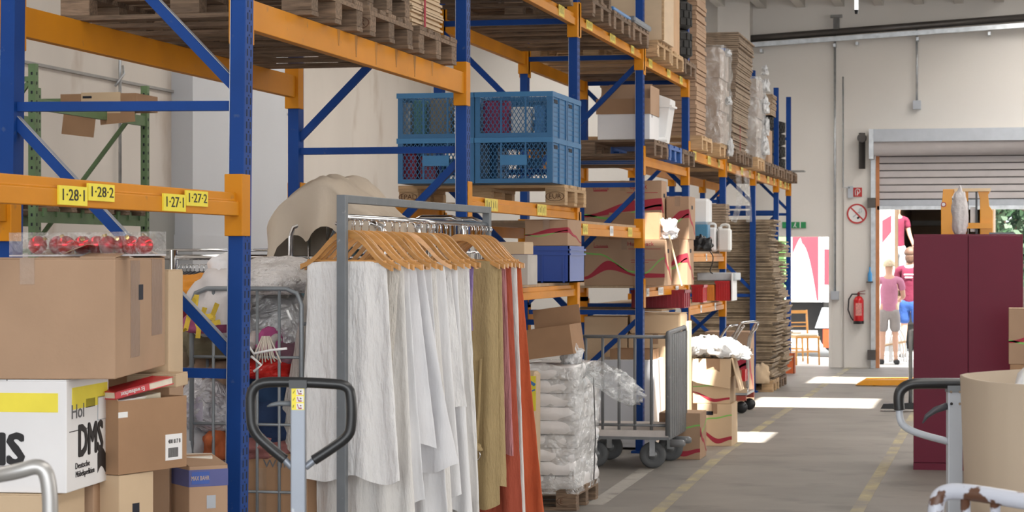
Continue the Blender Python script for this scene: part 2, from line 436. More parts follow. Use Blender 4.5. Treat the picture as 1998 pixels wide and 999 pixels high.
for z in (0.22, 2.55):
    MB().box(GX0 - 0.14, GX0 - 0.02, YW - 0.2, YW - 0.1, z - 0.09, z + 0.06).build('rail_bracket', mat('dark_gear', (0.1, 0.09, 0.085)), door)

# pipework on the far wall
pm = MB(); a = onY(1452, 76, YW - 0.25); b = onY(2040, 31, YW - 0.25)
t = thing('wall_pipe', 'long sloping steel pipe over a cable tray high on the far wall', 'pipe', (0, 0, 0))
MB().tube([a + Vector((-.3, 0, -.02)), b], 0.055, 12).build('pipe', mat('dark_pipe', (0.10, 0.092, 0.088), 0.35, 0.5), t)
MB().bar(a + Vector((-0.3, -0.02, -0.12)), b + Vector((0, -0.02, -0.12)), 0.10, 0.07).build('cable_tray', STEEL, t)
for px in (1485, 1628, 1672, 1790, 1930):
    p = onY(px, 76 - (px - 1452) * 0.0765, YW - 0.22)
    MB().bar(p + Vector((0, 0, -0.2)), p + Vector((0, 0.22, -0.2)), 0.04, 0.05).build('pipe_bracket', STEEL, t)
p = onY(1632, 42, YW - 0.25)
MB().lathe([(0.05, -0.12), (0.05, 0.05)], p, 10).lathe([(0.025, -0.09), (0.025, 0.09)], p + Vector((0, 0, 0.08)), 10, 'x').build('pipe_valve', STEEL, t)
def conduit(px, y0, y1, r=0.02, lab=''):
    p0 = onY(px, y0, YW - 0.1); p1 = onY(px, y1, YW - 0.1)
    t = thing('wall_conduit', lab, 'conduit', (p0.x, YW - 0.09, 0))
    MB().tube([(0, 0, p1.z), (0, 0, p0.z)], r, 8).build('tube', STEEL, t)
    MB().box(-0.06, 0.06, -0.03, 0.09, p1.z - 0.1, p1.z + 0.03).build('junction_box', LGREY, t)
conduit(1629, 62, 572, 0.018, 'long grey vertical conduit ending in a small box above the floor')
conduit(1789, 55, 200, 0.018, 'short thin conduit hanging from the cable tray above the roller gate')
t = thing('wall_conduit', 'thin angled conduit leading to the small switch beside the red hose sign', 'conduit', (0, 0, 0))
e0 = onY(1645, 150, YW - 0.12); e1 = onY(1645, 366, YW - 0.12); e2 = onY(1658, 366, YW - 0.12)
MB().tube([e0, e1, e2], 0.012, 6).build('tube', STEEL, t)
MB().box(e2.x - 0.03, e2.x + 0.05, YW - 0.12, YW - 0.06, e2.z - 0.16, e2.z + 0.02).build('switch_box', LGREY, t)

# signs
def circle_poly(r, n=32, cx=0, cz=0): return [(cx + r * math.cos(2 * PI * k / n), cz + r * math.sin(2 * PI * k / n)) for k in range(n)]
def ring(mb, r0, r1, d, n=32, M=None, a0=0, a1=2 * PI):
    for k in range(n):
        t0 = a0 + (a1 - a0) * k / n; t1 = a0 + (a1 - a0) * (k + 1) / n
        mb.prism([(r0 * math.cos(t0), r0 * math.sin(t0)), (r1 * math.cos(t0), r1 * math.sin(t0)), (r1 * math.cos(t1), r1 * math.sin(t1)), (r0 * math.cos(t1), r0 * math.sin(t1))], d, M)
    return mb
SIGNR = mat('sign_red', (0.50, 0.03, 0.03), 0.5, 0, 0.03)
SIGNG = mat('sign_green', (0.02, 0.27, 0.09), 0.5, 0, 0.03)
c = onY(1672, 417, YW - 0.08)
t = thing('no_smoking_sign', 'round red and white no smoking sign beside the roller gate', 'sign', c)
MB().prism(circle_poly(0.155), 0.006).build('plate', WHITE, t)
ring(MB(), 0.13, 0.155, -0.004).build('red_ring', SIGNR, t)
MB().box(-0.14, 0.14, -0.006, 0, -0.011, 0.011, Matrix.Rotation(math.radians(45), 4, 'Y')).build('red_slash', SIGNR, t)
MB().box(-0.045, 0.0, -0.004, 0, -0.075, -0.045, Matrix.Rotation(math.radians(-40), 4, 'Y')).build('cigarette', BLACK, t)
MB().box(-0.08, 0.045, -0.003, 0, -0.01, 0.006, Matrix.Rotation(math.radians(-40), 4, 'Y')).build('cigarette', LGREY, t)
for k in (0, 1):
    MB().tube([(0.04 + 0.025 * k, -0.003, 0.0 + k * .02), (0.05 + 0.03 * k, -0.003, 0.03 + k * .02), (0.03 + 0.03 * k, -0.003, 0.055), (0.055 + .02 * k, -0.003, 0.085)], 0.004, 5).build('smoke_curl', LGREY, t)
c = onY(1673, 375, YW - 0.08)
t = thing('hose_sign', 'small square red and white fire equipment sign above the no smoking sign', 'sign', c)
MB().box(-0.07, 0.07, 0, 0.006, -0.07, 0.07).build('plate', SIGNR, t)
MB().tube([(-0.03, -0.004, -0.05), (-0.035, -0.004, 0.02), (-0.01, -0.004, 0.05), (0.03, -0.004, 0.045), (0.04, -0.004, 0.01), (0.02, -0.004, -0.02), (0.0, -0.004, 0.0), (0.0, -.004, 0.025)], 0.007, 6).build('white_symbol', WHITE, t)
MB().prism([(-0.012, -0.05), (0.004, -0.05), (0.018, 0), (0.0, 0.0)], -0.004).build('white_symbol', WHITE, t)
a = onY(1526, 445, YW - 0.06); b = onY(1572, 433, YW - 0.06)
t = thing('exit_sign', 'green emergency exit sign strip over the left doorway', 'sign', (a.x, YW - 0.03, a.z))
W_, H_ = b.x - a.x, b.z - a.z
MB().box(0, W_, 0, 0.02, 0, H_).build('plate', SIGNG, t)
for u in (0.18, 0.36, 0.74, 0.76 + .0):
    MB().box(W_ * u, W_ * u + 0.008, -0.003, 0, 0.0, H_).build('white_line', WHITE, t)
MB().lathe([(0.011, -0.003), (0.011, 0)], (W_ * 0.56, 0, H_ * 0.82), 10, 'y').bar((W_ * .55, -.002, H_ * .7), (W_ * .53, -.002, H_ * .35), .018, .003, (0, 1, 0)).bar((W_ * .53, -.002, H_ * .38), (W_ * .60, -.002, H_ * .12), .010, .003, (0, 1, 0)).bar((W_ * .53, -.002, H_ * .38), (W_ * .47, -.002, H_ * .15), .010, .003, (0, 1, 0)).build('running_figure', WHITE, t)

# fire extinguisher on the wall
c0 = onY(1675, 632, YW - 0.2); c1 = onY(1675, 578, YW - 0.2)
t = thing('fire_extinguisher', 'red fire extinguisher with black hose hanging on the wall by the gate', 'fire extinguisher', (c0.x, YW - 0.16, c0.z))
h = c1.z - c0.z
EXR = mat('extinguisher_red', (0.62, 0.015, 0.02), 0.25)
MB().lathe([(0.07, 0.03), (0.078, 0.05), (0.078, h * 0.86), (0.055, h * 0.96), (0.025, h)], n=20).build('cylinder', EXR, t)
MB().lathe([(0.08, 0), (0.08, 0.045)], n=20).build('foot_ring', RUBBER, t)
MB().lathe([(0.02, 0), (0.02, 0.06)], (0, 0, h - .005), 10).bar((-0.01, 0, h + 0.06), (0.10, 0, h + 0.085), 0.02, 0.012).bar((0, 0, h + 0.04), (0.1, 0, h + 0.035), 0.02, 0.012).build('valve_handle', mat('dark_red_valve', (0.2, 0.02, 0.02)), t)
MB().tube([(-0.02, 0, h + 0.03), (-0.10, 0, h + 0.03), (-0.15, 0, h - 0.05), (-0.16, 0, h * 0.5), (-0.12, 0, h * 0.25), (-0.085, 0, h * 0.12)], 0.012, 8).build('hose', RUBBER, t)
MB().box(-0.04, 0.05, -0.081, -0.06, h * 0.3, h * 0.75).build('instruction_label', mat('label_pinkish', (0.7, 0.28, 0.25), 0.5, 0, 0.25, 60), t)
MB().box(-0.05, 0.05, 0.06, 0.095, h * 0.4, h * 0.8).build('wall_bracket', RUBBER, t)
c = onY(1698, 535, YW - 0.1)
t = thing('blue_bottle', 'small blue bottle on a bracket on the gate guide rail', 'bottle', (c.x, YW - 0.19, c.z - 0.13))
MB().lathe([(0.03, 0.02), (0.033, 0.03), (0.033, 0.14), (0.012, 0.18), (0.012, 0.24)], n=12).build('body', mat('blue_bottle_m', (0.05, 0.28, 0.6), 0.3), t)
MB().box(-0.05, 0.05, -0.05, 0.08, 0, 0.02).build('bracket', mat('dark_gear', (0.1, 0.09, 0.085)), t)

# hanging tube lamp
c = onY(1671, 24, 26.0)
t = thing('tube_lamp', 'slim white hanging tube lamp with dark end cap under the roof', 'lamp', (c.x, 26.0, c.z))
MB().lathe([(0.022, 0.03), (0.022, 0.9)], n=12).build('tube', mat('lit_tube', (0.95, 0.95, 0.95), 0.4, emit=((1, 0.97, 0.92), 1.2)), t)
MB().lathe([(0.018, -0.02), (0.024, 0.03)], n=12).build('end_cap', RUBBER, t)
MB().tube([(0, 0, 0.88), (0, 0, ZC - c.z)], 0.006, 6).build('cord', RUBBER, t)
# ------------------------------------------------------------------ blue and orange pallet rack
XF, XB = -3.06, -4.15
UPX = [482, 914, 1129, 1256, 1344, 1416, 1474, 1519, 1543]
UY = [onX(px, 502, XF).y for px in UPX]
UY = [UY[0] - 3.86] + UY                       # index 0 is the frame nearer than the photograph shows
PTOP = 4.05
def zof(k, py): return onX(0, 0, XF).z if 0 else CAMZ + (HZ - py) / (FPX / (XF * FW.x + UY[k] * FW.y))
frame_labels = ['', 'nearest tall blue rack frame with slotted posts and diagonal braces', 'blue rack frame beside the blue mesh crates',
    'blue rack frame just past the blue mesh crates', 'blue rack frame standing behind the grey railed cart', 'blue rack frame beside the white plastic canisters',
    'blue rack frame by the shelves with red boxes', 'blue rack frame in front of the tall flattened cardboard stack',
    'second last blue rack frame before the far doorway', 'last blue rack frame next to the far doorway']
def post(x, mirror, slots, root):
    # open channel upright: slotted face looks at the aisle (outward +-X), web to the camera
    s = 1 if mirror == 0 else -1
    p = MB().box(x - 0.065 * (s > 0), x + 0.065 * (s < 0), -0.05, 0.05, 0.02, PTOP).build('post', BLUE, root, bevel=0.004 if slots else 0)
    if slots:
        mb = MB(); z = 0.3
        while z < PTOP - 0.05:
            y0 = -0.012
            for dy in (-0.022, 0.022):
                mb.bar((x + 0.0006 * s, dy, z), (x + 0.0006 * s, dy * 0.6, z - 0.022), 0.002, 0.008, (0, 1, 0)) if 0 else mb.box(x - .001, x + .001, dy - .005, dy + .005, z - 0.014, z + 0.014)
            mb.box(x - .001, x + .001, -.004, .004, z - 0.031, z - 0.024)
            z += 0.05
        o = mb.build('slots', HOLE, p, kind='stuff')
        MB().box(x - 0.0665, x - 0.064, -0.052, -0.049, 0.05, PTOP).build('worn_edge', SHINE, p) if s > 0 else None
    MB().box(x - 0.07 * s - 0.03, x - 0.0 * s + 0.03 * (s > 0), -0.07, 0.07, 0, 0.02).build('foot_plate', BLUE, root)
ZH = [0.18, 1.22, 2.33, 3.44]
for k in range(1, 10):
    t = thing('rack_frame', frame_labels[k], 'rack', (0, UY[k], 0), 0, 'blue frames of the pallet rack')
    if k == 1: t.rotation_euler = (0, 0.011, 0); t.location = (-0.0187, UY[1], -0.037)
    post(XF, 0, k <= 4, t); post(XB, 1, False, t)
    for i, z in enumerate(ZH):
        MB().box(XB + 0.05, XF - 0.05, -0.02, 0.02, z - 0.02, z + 0.02).build('cross_brace', BLUE, t)
    for i in range(3):
        a, b = ZH[i] + 0.07, ZH[i + 1] - 0.06
        if k in (1, 3, 5, 7, 9): pq = ((XF - 0.05, 0, a), (XB + 0.05, 0, b))
        else: pq = ((XB + 0.05, 0, a), (XF - 0.05, 0, b))
        d = MB().bar(pq[0], pq[1], 0.036, 0.042, (0, 0, 1)).build('diagonal_brace', BLUE, t)
        if k == 1: MB().bar(Vector(pq[0]) + Vector((0.012, 0.0, 0.022)), Vector(pq[1]) + Vector((0.012, 0.0, 0.022)), 0.037, 0.002, (0, 0, 1)).build('worn_top', SHINE, d)

BEAM_PROF = [(-0.045, 0), (0, 0), (0, 0.6), (-0.013, 0.66), (-0.013, 1.0), (-0.045, 1.0)]
def beam(k, ztop, h, front=True, label='', stickers=(), step=True, y0=None, y1=None):
    x = XF if front else XB - 0.0
    s = 1 if front else -1
    ya = UY[k] + 0.05 if y0 is None else y0; yb = UY[k + 1] - 0.05 if y1 is None else y1
    t = thing('shelf_beam', label, 'beam', (x, ya, ztop - h), 0, 'orange beams of the pallet rack')
    L_ = yb - ya
    prof = BEAM_PROF if step else [(-0.045, 0), (0, 0), (0, 1), (-0.045, 1)]
    poly = [((p[0] if s > 0 else -0.045 - p[0]), p[1] * h) for p in prof]
    off = -0.008 if front else 0.053
    mb = MB().prism([(px_ + off, pz) for px_, pz in poly], L_)
    mb.build('beam', ORANGE, t, bevel=0.003 if k < 3 else 0)
    for i, yy in enumerate((-0.075, L_ - 0.025)):
        zc_ = h * 0.5
        c = MB().box(-0.072 if front else -0.012, 0.006 if front else 0.072, yy, yy + 0.10, zc_ - 0.13, zc_ + 0.125).build('connector', ORANGE, t, bevel=0.003 if k < 3 else 0)
    for (fr, wd, mt) in stickers:
        st_ = MB().box(0.0, 0.0025 if front else 0.003, L_ * fr, L_ * fr + wd, h * 0.08, h * 0.95).build('sticker', mt, t, loc=(-0.007, 0, 0))
        mk_ = MB()
        for q_ in range(5): mk_.box(0.0026, 0.0032, L_ * fr + wd * (0.12 + 0.17 * q_), L_ * fr + wd * (0.15 + 0.17 * q_), h * 0.3, h * (0.7 if q_ % 2 else 0.8))
        mk_.build('pen_marks', BLACK, st_, kind='stuff')
    return t
LV1, LVT, LV4, LV5 = 2.05, 3.49, 1.43, 2.78
# bay 0 (near left) lower beam with the four written stickers
z10 = zof(1, 377)
b0 = beam(0, z10, 0.095, True, 'orange beam with four handwritten yellow number stickers above the boxes')
L0 = UY[1] - UY[0] - 0.1
for (xa, xb, ya, yb, s_) in ((116, 171, 361, 399, '1\u00b728\u00b71'), (173, 224, 357, 391, '1\u00b728\u00b72'), (320, 363, 377, 411, '1\u00b727\u00b71'), (364, 406, 371, 401, '1\u00b727\u00b72')):
    a = onX(xa, yb, XF); b = onX(xb, ya, XF)
    ly = a.y - (UY[0] + 0.05); wy = b.y - a.y; zl = a.z - (z10 - 0.095); zh = zl + (yb - ya) / (FPX / (XF * FW.x + a.y * FW.y))
    st = MB().box(-0.008, -0.0005, ly, ly + wy, zl, zh).build('sticker', YELLOW, b0)
    letters(s_, (zh - zl) * 0.86, BLACK, st, (0.0004, ly + wy / 2, (zl + zh) / 2), SIDE, sx=wy / (zh - zl) / 2.35, name='handwritten_number')
beam(0, z10 - 0.02, 0.095, False, 'rear orange beam behind the stickered one at the near end')
# bay 1: high beam pair
z1t = zof(2, 143)
bb1 = beam(1, z1t, 0.125, True, 'broad orange beam with soot marks carrying the nearest wooden pallets', step=False)
SOOT = mat('soot_mark', (0.34, 0.14, 0.02), 0.7, 0, 0.35, 9, (1, 1, 0.3))
for px in (664, 698, 737, 776, 812, 846):
    ly = onX(px, 150, XF).y - UY[1] - 0.05; hs = 0.095 + 0.02 * math.sin(px)
    mb_ = MB()
    for q_ in range(7):
        wq_ = 0.05 - 0.006 * q_; mb_.box(-0.0082, -0.0074 + 0.0001 * q_, ly - wq_ * 0.5, ly + wq_ * 0.5, 0.125 - hs * (q_ + 1) / 7, 0.125 - hs * q_ / 7)
    mb_.build('soot_stain', SOOT, bb1)
beam(1, z1t, 0.13, False, 'rear orange beam under the nearest wooden pallets')
# bay 2
beam(2, zof(3, 406), 0.085, True, 'orange beam under the pallet of blue mesh crates', [(0.12, 0.34, YEL_OLD), (0.58, 0.3, YEL_OLD)])
beam(2, zof(3, 406), 0.085, False, 'rear orange beam under the blue mesh crates')
beam(2, LVT, 0.09, True, 'top orange beam with one yellow sticker above the blue crates', [(0.80, 0.2, YEL_OLD)])
beam(2, LVT, 0.10, False, 'rear top orange beam above the blue crates')
# bay 3
z3 = CAMZ + (502 - 438) / 248.0
beam(3, zof(4, 445), 0.09, True, 'orange beam with yellow and white stickers in front of the tall logo cartons', [(0.05, 0.2, YEL_OLD), (0.45, 0.15, WHITE), (0.75, 0.2, YEL_OLD)])
beam(3, zof(4, 445), 0.09, False, 'rear orange beam behind the tall logo cartons')
beam(3, LVT, 0.075, True, 'top orange beam with three yellow stickers carrying old dark pallets', [(0.1, 0.25, YEL_OLD), (0.45, 0.25, YEL_OLD), (0.8, 0.15, YEL_OLD)])
beam(3, LVT, 0.10, False, 'rear top orange beam behind the old dark pallets')
# bay 4
beam(4, LVT - 0.03, 0.085, True, 'top orange beam with three small yellow stickers under the plywood crate', [(0.1, 0.2, YEL_OLD), (0.5, 0.2, YEL_OLD), (0.8, 0.2, YEL_OLD)])
beam(4, LVT - 0.03, 0.10, False, 'rear top orange beam behind the plywood crate')
beam(4, zof(4, 303), 0.085, True, 'orange beam under the blue plastic pallet')
beam(4, zof(4, 303), 0.10, False, 'rear orange beam behind the blue plastic pallet')
beam(4, LV4, 0.08, True, 'low orange beam covered in white stickers under the logo cartons', [(0.05, 0.15, WHITE), (0.3, 0.3, WHITE), (0.7, 0.2, WHITE)])
beam(4, LV4, 0.08, False, 'low rear orange beam behind the logo cartons')
# bay 5..8 upper level
for k, lab in ((5, 'orange beam under the film wrapped carton tower'), (6, 'orange beam under the second film wrapped stack'), (7, 'orange beam under the tyre stack'), (8, 'last short orange beam before the far wall')):
    beam(k, LV5, 0.10, True, lab, [(0.1, 0.25, YEL_OLD), (0.5, 0.25, YEL_OLD), (0.8, 0.15, YEL_OLD)])
    beam(k, LV5, 0.10, False, 'rear ' + lab)
beam(5, zof(5, 494), 0.085, True, 'orange shelf beam under the white canisters', [(0.45, 0.08, WHITE)])
beam(5, zof(5, 494), 0.085, False, 'rear orange shelf beam behind the white canisters')
beam(5, zof(5, 599), 0.085, True, 'orange shelf beam under the red crates', [(0.3, 0.1, WHITE), (0.7, 0.1, WHITE)])
beam(5, zof(5, 599), 0.085, False, 'rear orange shelf beam behind the red crates')
# chipboard shelf decks
def deck(k, z, lab, m=CARD_L, th=0.02):
    tag(MB().box(XB + 0.05, XF - 0.055, UY[k] + 0.08, UY[k + 1] - 0.08, z, z + th).build('shelf_board', m), lab, 'shelf board')
CHIP = mat('chipboard', (0.42, 0.30, 0.19), 0.8, 0, 0.15, 30)
deck(4, LV4 + 0.001, 'chipboard shelf under the logo cartons', CHIP)
deck(5, zof(5, 494) + 0.001, 'chipboard shelf under the white canisters', CHIP)
deck(5, zof(5, 599) + 0.001, 'chipboard shelf under the red crates', CHIP)
deck(3, zof(4, 445) + 0.001, 'chipboard shelf beside the tall logo cartons', CHIP)

# ------------------------------------------------------------------ pallets
PM = {}
def pallet_parts(m, root, marks=()):
    """1.2 across X, 0.8 along Y, 0.144 high, origin at the centre of the underside"""
    key = m.name
    if key not in PM:
        def mk(nm, mb):
            me = mb.mesh(nm); me.materials.append(m); return me
        PM[key] = dict(deck=mk('deck_board', MB().box(-0.6, 0.6, -0.07, 0.07, 0, 0.022, ch=0.002)), narrow=mk('deck_board', MB().box(-0.6, 0.6, -0.05, 0.05, 0, 0.022, ch=0.002)),
            cross=mk('cross_board', MB().box(-0.07, 0.07, -0.4, 0.4, 0, 0.022)), runner=mk('runner_board', MB().box(-0.6, 0.6, -0.05, 0.05, 0, 0.022, ch=0.002)),
            block=mk('block', MB().box(-0.07, 0.07, -0.05, 0.05, 0, 0.078, ch=0.003)))
    P = PM[key]
    for y, q in ((-0.33, 'deck'), (-0.17, 'narrow'), (0, 'deck'), (0.17, 'narrow'), (0.33, 'deck')):
        link('deck_board', P[q], root, loc=(rnd.uniform(-.006, .006), y, 0.122), rot=(0, 0, rnd.uniform(-.004, .004)))
    for x in (-0.53, 0, 0.53): link('cross_board', P['cross'], root, loc=(x, 0, 0.100))
    for y in (-0.35, 0, 0.35):
        link('runner_board', P['runner'], root, loc=(0, y, 0))
        for x in (-0.53, 0, 0.53): link('block', P['block'], root, loc=(x + rnd.uniform(-.004, .004), y + rnd.uniform(-.003, .003), 0.022), rot=(0, 0, rnd.uniform(-.02, .02)))
def brand(root, x, txt, zc=0.062, y=-0.4005, sz=0.05):
    o = letters(txt, sz, WOOD_BRAND, root, (x, y - 0.0006, zc), FRONT, name='burnt_brand')
    m = Matrix.Translation((x, y - 0.002, zc)) @ Matrix.Diagonal((1.55, 1, 0.75, 1))
    ring(MB(), 0.040, 0.0435, 0.0015, 24, m).build('brand_oval', WOOD_BRAND, root)
def pallet(x, y, z, lab, m=WOOD_OLD, rz=0, group='wooden pallets in the rack', marks=(), name='wooden_pallet', cat='pallet'):
    t = thing(name, lab, cat, (x, y, z), rz, group)
    pallet_parts(m, t)
    for (xx, s_) in marks: brand(t, xx, s_)
    return t
XP = -3.60                                      # pallet centre across the rack depth
def pal_at(px_corner, z, Y0):
    """X of the pallet centre when its right front corner stands on the line of sight px at depth Y0"""
    return onY(px_corner, 400, Y0).x - 0.6
def pyY(px): return onX(px, 400, -2.99).y
# bay 1 top: a pair of stacked pallets and one behind, carton stack on it
Y1 = onX(722, 30, -3.0).y
pallet(-3.6, Y1 + 0.4, z1t, 'old grey pallet with burnt EUR mark on its corner block, nearest on the broad beam', WOOD_OLD, marks=[(0.53, 'EUR'), (-0.53, 'EUR')])
pallet(-3.62, Y1 + 0.41, z1t + 0.144, 'old grey pallet stacked on the nearest one above the broad orange beam', WOOD_OLD, 0.01)
pallet(-3.58, Y1 + 0.38, z1t + 0.288, 'third old pallet up on the nearest pallet pile', WOOD_OLD, -0.012)
pallet(-3.6, Y1 + 1.33, z1t, 'old pallet carrying the sheaf of flat cartons at the end of the broad beam', WOOD_OLD)
pallet(-3.6, Y1 - 0.52, z1t, 'dark weathered pallet seen from below at the start of the broad beam', WOOD_OLD)
# bay 2 level 1: crate pallet
YC = onX(1102, 385, -2.985).y
zc1 = zof(3, 406)
pallet(-3.585, YC + 0.4, zc1, 'newer pallet with burnt EPAL and EUR marks carrying the blue mesh crates', WOOD_NEW, marks=[(-0.53, 'EPAL'), (0.53, 'EUR')])
# bay 2 top: three pallets seen from below
for i, lab in enumerate(('dark pallet seen from below over the near side of the blue crates', 'dark pallet seen from below over the blue crates', 'dark pallet seen from below just before the frame beyond the crates')):
    pallet(-3.6, UY[2] + 0.55 + i * 0.98, LVT, lab)
# bay 3 top: pallets with mixed load
for i, lab in enumerate(('old dark pallet first in the row over the tall logo cartons', 'old dark pallet with a blue plastic lid on it', 'old dark pallet with a grey tray on it near the plywood crate')):
    pallet(-3.58, UY[3] + 0.53 + i * 0.92, LVT, lab)
for i, (m_, lab) in enumerate(((WOOD_OLD, 'old pallet doubled on the first one over the tall logo cartons'),)):
    pallet(-3.58, UY[3] + 0.53, LVT + 0.144, lab)
BPL = mat('blue_plastic', (0.07, 0.22, 0.50), 0.45, 0, 0.08)
GPL = mat('grey_plastic', (0.16, 0.18, 0.21), 0.45, 0, 0.08)
tag(MB().box(-4.15, -2.98, UY[3] + 1.05, UY[3] + 1.85, LVT + 0.145, LVT + 0.175, ch=.008).build('plastic_sheet', BPL), 'light blue plastic sheet lying on an old pallet of the top row', 'plastic sheet')
tag(MB().box(-4.15, -2.96, UY[3] + 1.95, UY[3] + 2.8, LVT + 0.145, LVT + 0.195, ch=.012).build('plastic_tray', GPL), 'dark grey plastic tray on an old pallet beside the plywood crate', 'tray')
# bay 4 top
Y4 = UY[4] + 0.55
pallet(-3.56, Y4, LVT - 0.03, 'pale pallet with burnt EUR mark under the plywood crate', WOOD_NEW, marks=[(0.53, 'EUR')])
pallet(-3.58, Y4 + 0.93, LVT - 0.03, 'pale pallet under the upright brown panels beside the plywood crate', WOOD_NEW)
pallet(-3.58, Y4 + 1.84, LVT - 0.03, 'old pallet under the stacked wheels', WOOD_OLD)
# bay 4 middle
zm = zof(4, 303)
pallet(-3.58, UY[4] + 0.5, zm, 'pallet under the white carton with brown lid', WOOD_OLD)
pallet(-3.58, UY[4] + 2.25, zm, 'old pallet at the far end of the blue plastic pallet row', WOOD_OLD)
pallet(-3.58, UY[4] + 1.38, zm, 'dark blue plastic pallet between two wooden ones', mat('blue_pallet_plastic', (0.02, 0.10, 0.36), 0.45), name='plastic_pallet')
# bays 5..8 upper level
labs5 = ['pallet under the pale folded carton column', 'pallet under the film wrapped carton tower', 'pallet under the near half of the tall brown column', 'pallet under the far half of the tall brown column', 'pallet under the narrow film wrapped stack',
         'pallet beyond the narrow film wrapped stack', 'pallet under the single upright carton', 'pallet under the inner tyre stack', 'pallet under the outer tyre stack']
PY5 = [22.38, 23.82, 25.25, 26.12, 27.22, 28.3, 29.2, 30.08, 31.15, 32.0]
labs5.append('short pallet squeezed before the last post')
for n5, yy in enumerate(PY5):
    pallet(-3.56 + (0.03 if n5 == 4 else 0), yy, LV5, labs5[n5], WOOD_NEW if n5 in (0, 1, 4) else WOOD_OLD)
# bay 3 has a pallet on the middle level of the picture: low shelf under cartons already boarded
# ------------------------------------------------------------------ cartons
def quadpanel(mb, x0, x1, z0, z1, y, th=0.004): return mb.box(x0, x1, y, y + th, z0, z1)
def carton(w, d, h, label, loc, rz=0, m=CARD, group=None, lid='closed', tape=True, hole=None, rx=0, ry=0, name='cardboard_box', cat='box', bevel=0.004, flaps=0.5):
    """origin at the left front bottom corner; w along X, d along Y"""
    t = thing(name, label, cat, loc, rz, group, rx, ry)
    if lid == 'open':
        T = 0.006
        body = MB().box(0, w, 0, T, 0, h).box(0, w, d - T, d, 0, h).box(0, T, T, d - T, 0, h).box(w - T, w, T, d - T, 0, h).box(T, w - T, T, d - T, 0.001, T)
        body.build('body', m, t)
        a = math.radians(35 + 20 * flaps)
        f = d * 0.45
        MB().box(0.004, w - 0.004, -0.004, 0, 0, -f, Matrix.Translation((0, 0, h)) @ Matrix.Rotation(math.radians(-14), 4, 'X')).build('flap', m, t)
        MB().box(0.004, w - 0.004, 0, 0.004, 0, f, Matrix.Translation((0, d, h)) @ Matrix.Rotation(math.radians(-60), 4, 'X')).build('flap', m, t)
        MB().box(0, 0.004, 0.004, d - 0.004, 0, -w * 0.3, Matrix.Translation((w, 0, h)) @ Matrix.Rotation(math.radians(-16), 4, 'Y')).build('flap', m, t)
    elif lid == 'bare':
        T = 0.006
        MB().box(0, w, 0, T, 0, h).box(0, w, d - T, d, 0, h).box(0, T, T, d - T, 0, h).box(w - T, w, T, d - T, 0, h).box(T, w - T, T, d - T, 0.001, T).build('body', m, t)
    else:
        MB().box(0, w, 0, d, 0, h - 0.004).build('body', m, t, bevel=bevel)
        MB().box(0.002, w / 2 - 0.002, 0.001, d - 0.001, h - 0.004, h).build('flap', m, t)
        MB().box(w / 2 + 0.002, w - 0.002, 0.001, d - 0.001, h - 0.004, h).build('flap', m, t)
    if tape and lid == 'closed':
        MB().box(w / 2 - 0.025, w / 2 + 0.025, -0.001, d + 0.001, h, h + 0.001).box(w / 2 - 0.025, w / 2 + 0.025, -0.0012, 0, h - 0.09, h + 0.001).build('parcel_tape', TAPE, t)
    if hole:                                   # (side, centre, z, width, height)
        for (side, c_, z, ww, hh_) in hole:
            if side == 'R':
                MB().box(w - 0.002, w + 0.0012, c_ - ww / 2, c_ + ww / 2, z - hh_ / 2, z + hh_ / 2).build('handle_hole', HOLE, t)
            else:
                MB().box(c_ - ww / 2, c_ + ww / 2, -0.0012, 0.002, z - hh_ / 2, z + hh_ / 2).build('handle_hole', HOLE, t)
    return t
def keyed(keys, u):
    for (a, va), (b, vb) in zip(keys, keys[1:]):
        if u <= b: q = (u - a) / (b - a); q = q * q * (3 - 2 * q); return va + (vb - va) * q
    return keys[-1][1]
RK = {'wide': ([(0, .16), (.30, .44), (.66, .22), (1, .22)], [(0, .03), (.28, .10), (.62, .02), (.8, .05), (1, .04)], [(0, .70), (.18, .68), (.6, .30), (.74, .26), (1, .60)]),
      'narrow': ([(0, .40), (.7, .58), (1, .60)], [(0, .02), (.7, .09), (1, .10)], [(0, .42), (.3, .36), (1, .58)]),
      'side': ([(0, .60), (.5, .38), (1, .12)], [(0, .10), (.5, .04), (1, .02)], [(0, .5), (.5, .62), (1, .78)]),
      'low': ([(0, .42), (.6, .12), (1, .20)], [(0, .02), (.5, .06), (1, .04)], [(0, .62), (.5, .66), (1, .74)])}
def wave(t, w, h, y=-0.0015, red=True, z0=0.15, amp=0.35, ph=0.0, green=True, mm=None, M=None, flip=1, style=None):
    """the printed red swoosh and green line of the removal cartons"""
    style = style or ('side' if M is not None else 'wide' if ph < 0.1 else 'narrow' if ph < 0.42 else 'low')
    rk, tk, gk = RK[style]; n = 24
    for keys, th_, m_, nm in ((rk, lambda u: keyed(tk, u), REDB, 'red_print'), (gk, lambda u: 0.017, GREENB, 'green_print')):
        if nm == 'green_print' and not green: continue
        lo = [(w * i / n, h * (keyed(keys, i / n) - th_(i / n))) for i in range(n + 1)]; hi = [(w * i / n, h * (keyed(keys, i / n) + th_(i / n))) for i in range(n + 1)]
        MB().strip(lo, hi, 0.0012, M or Matrix.Translation((0, y, 0))).build(nm, m_, t)
def SM(w, extra=0.0015): # map front-plane print to the right hand side face
    return Matrix(((0, 1, 0, w), (1, 0, 0, 0), (0, 0, 1, 0), (0, 0, 0, 1)))
def place(px0, px1, pyt, zb, Y):
    a = onY(px0, pyt, Y); b = onY(px1, pyt, Y)
    return a.x, b.x - a.x, a.z - zb

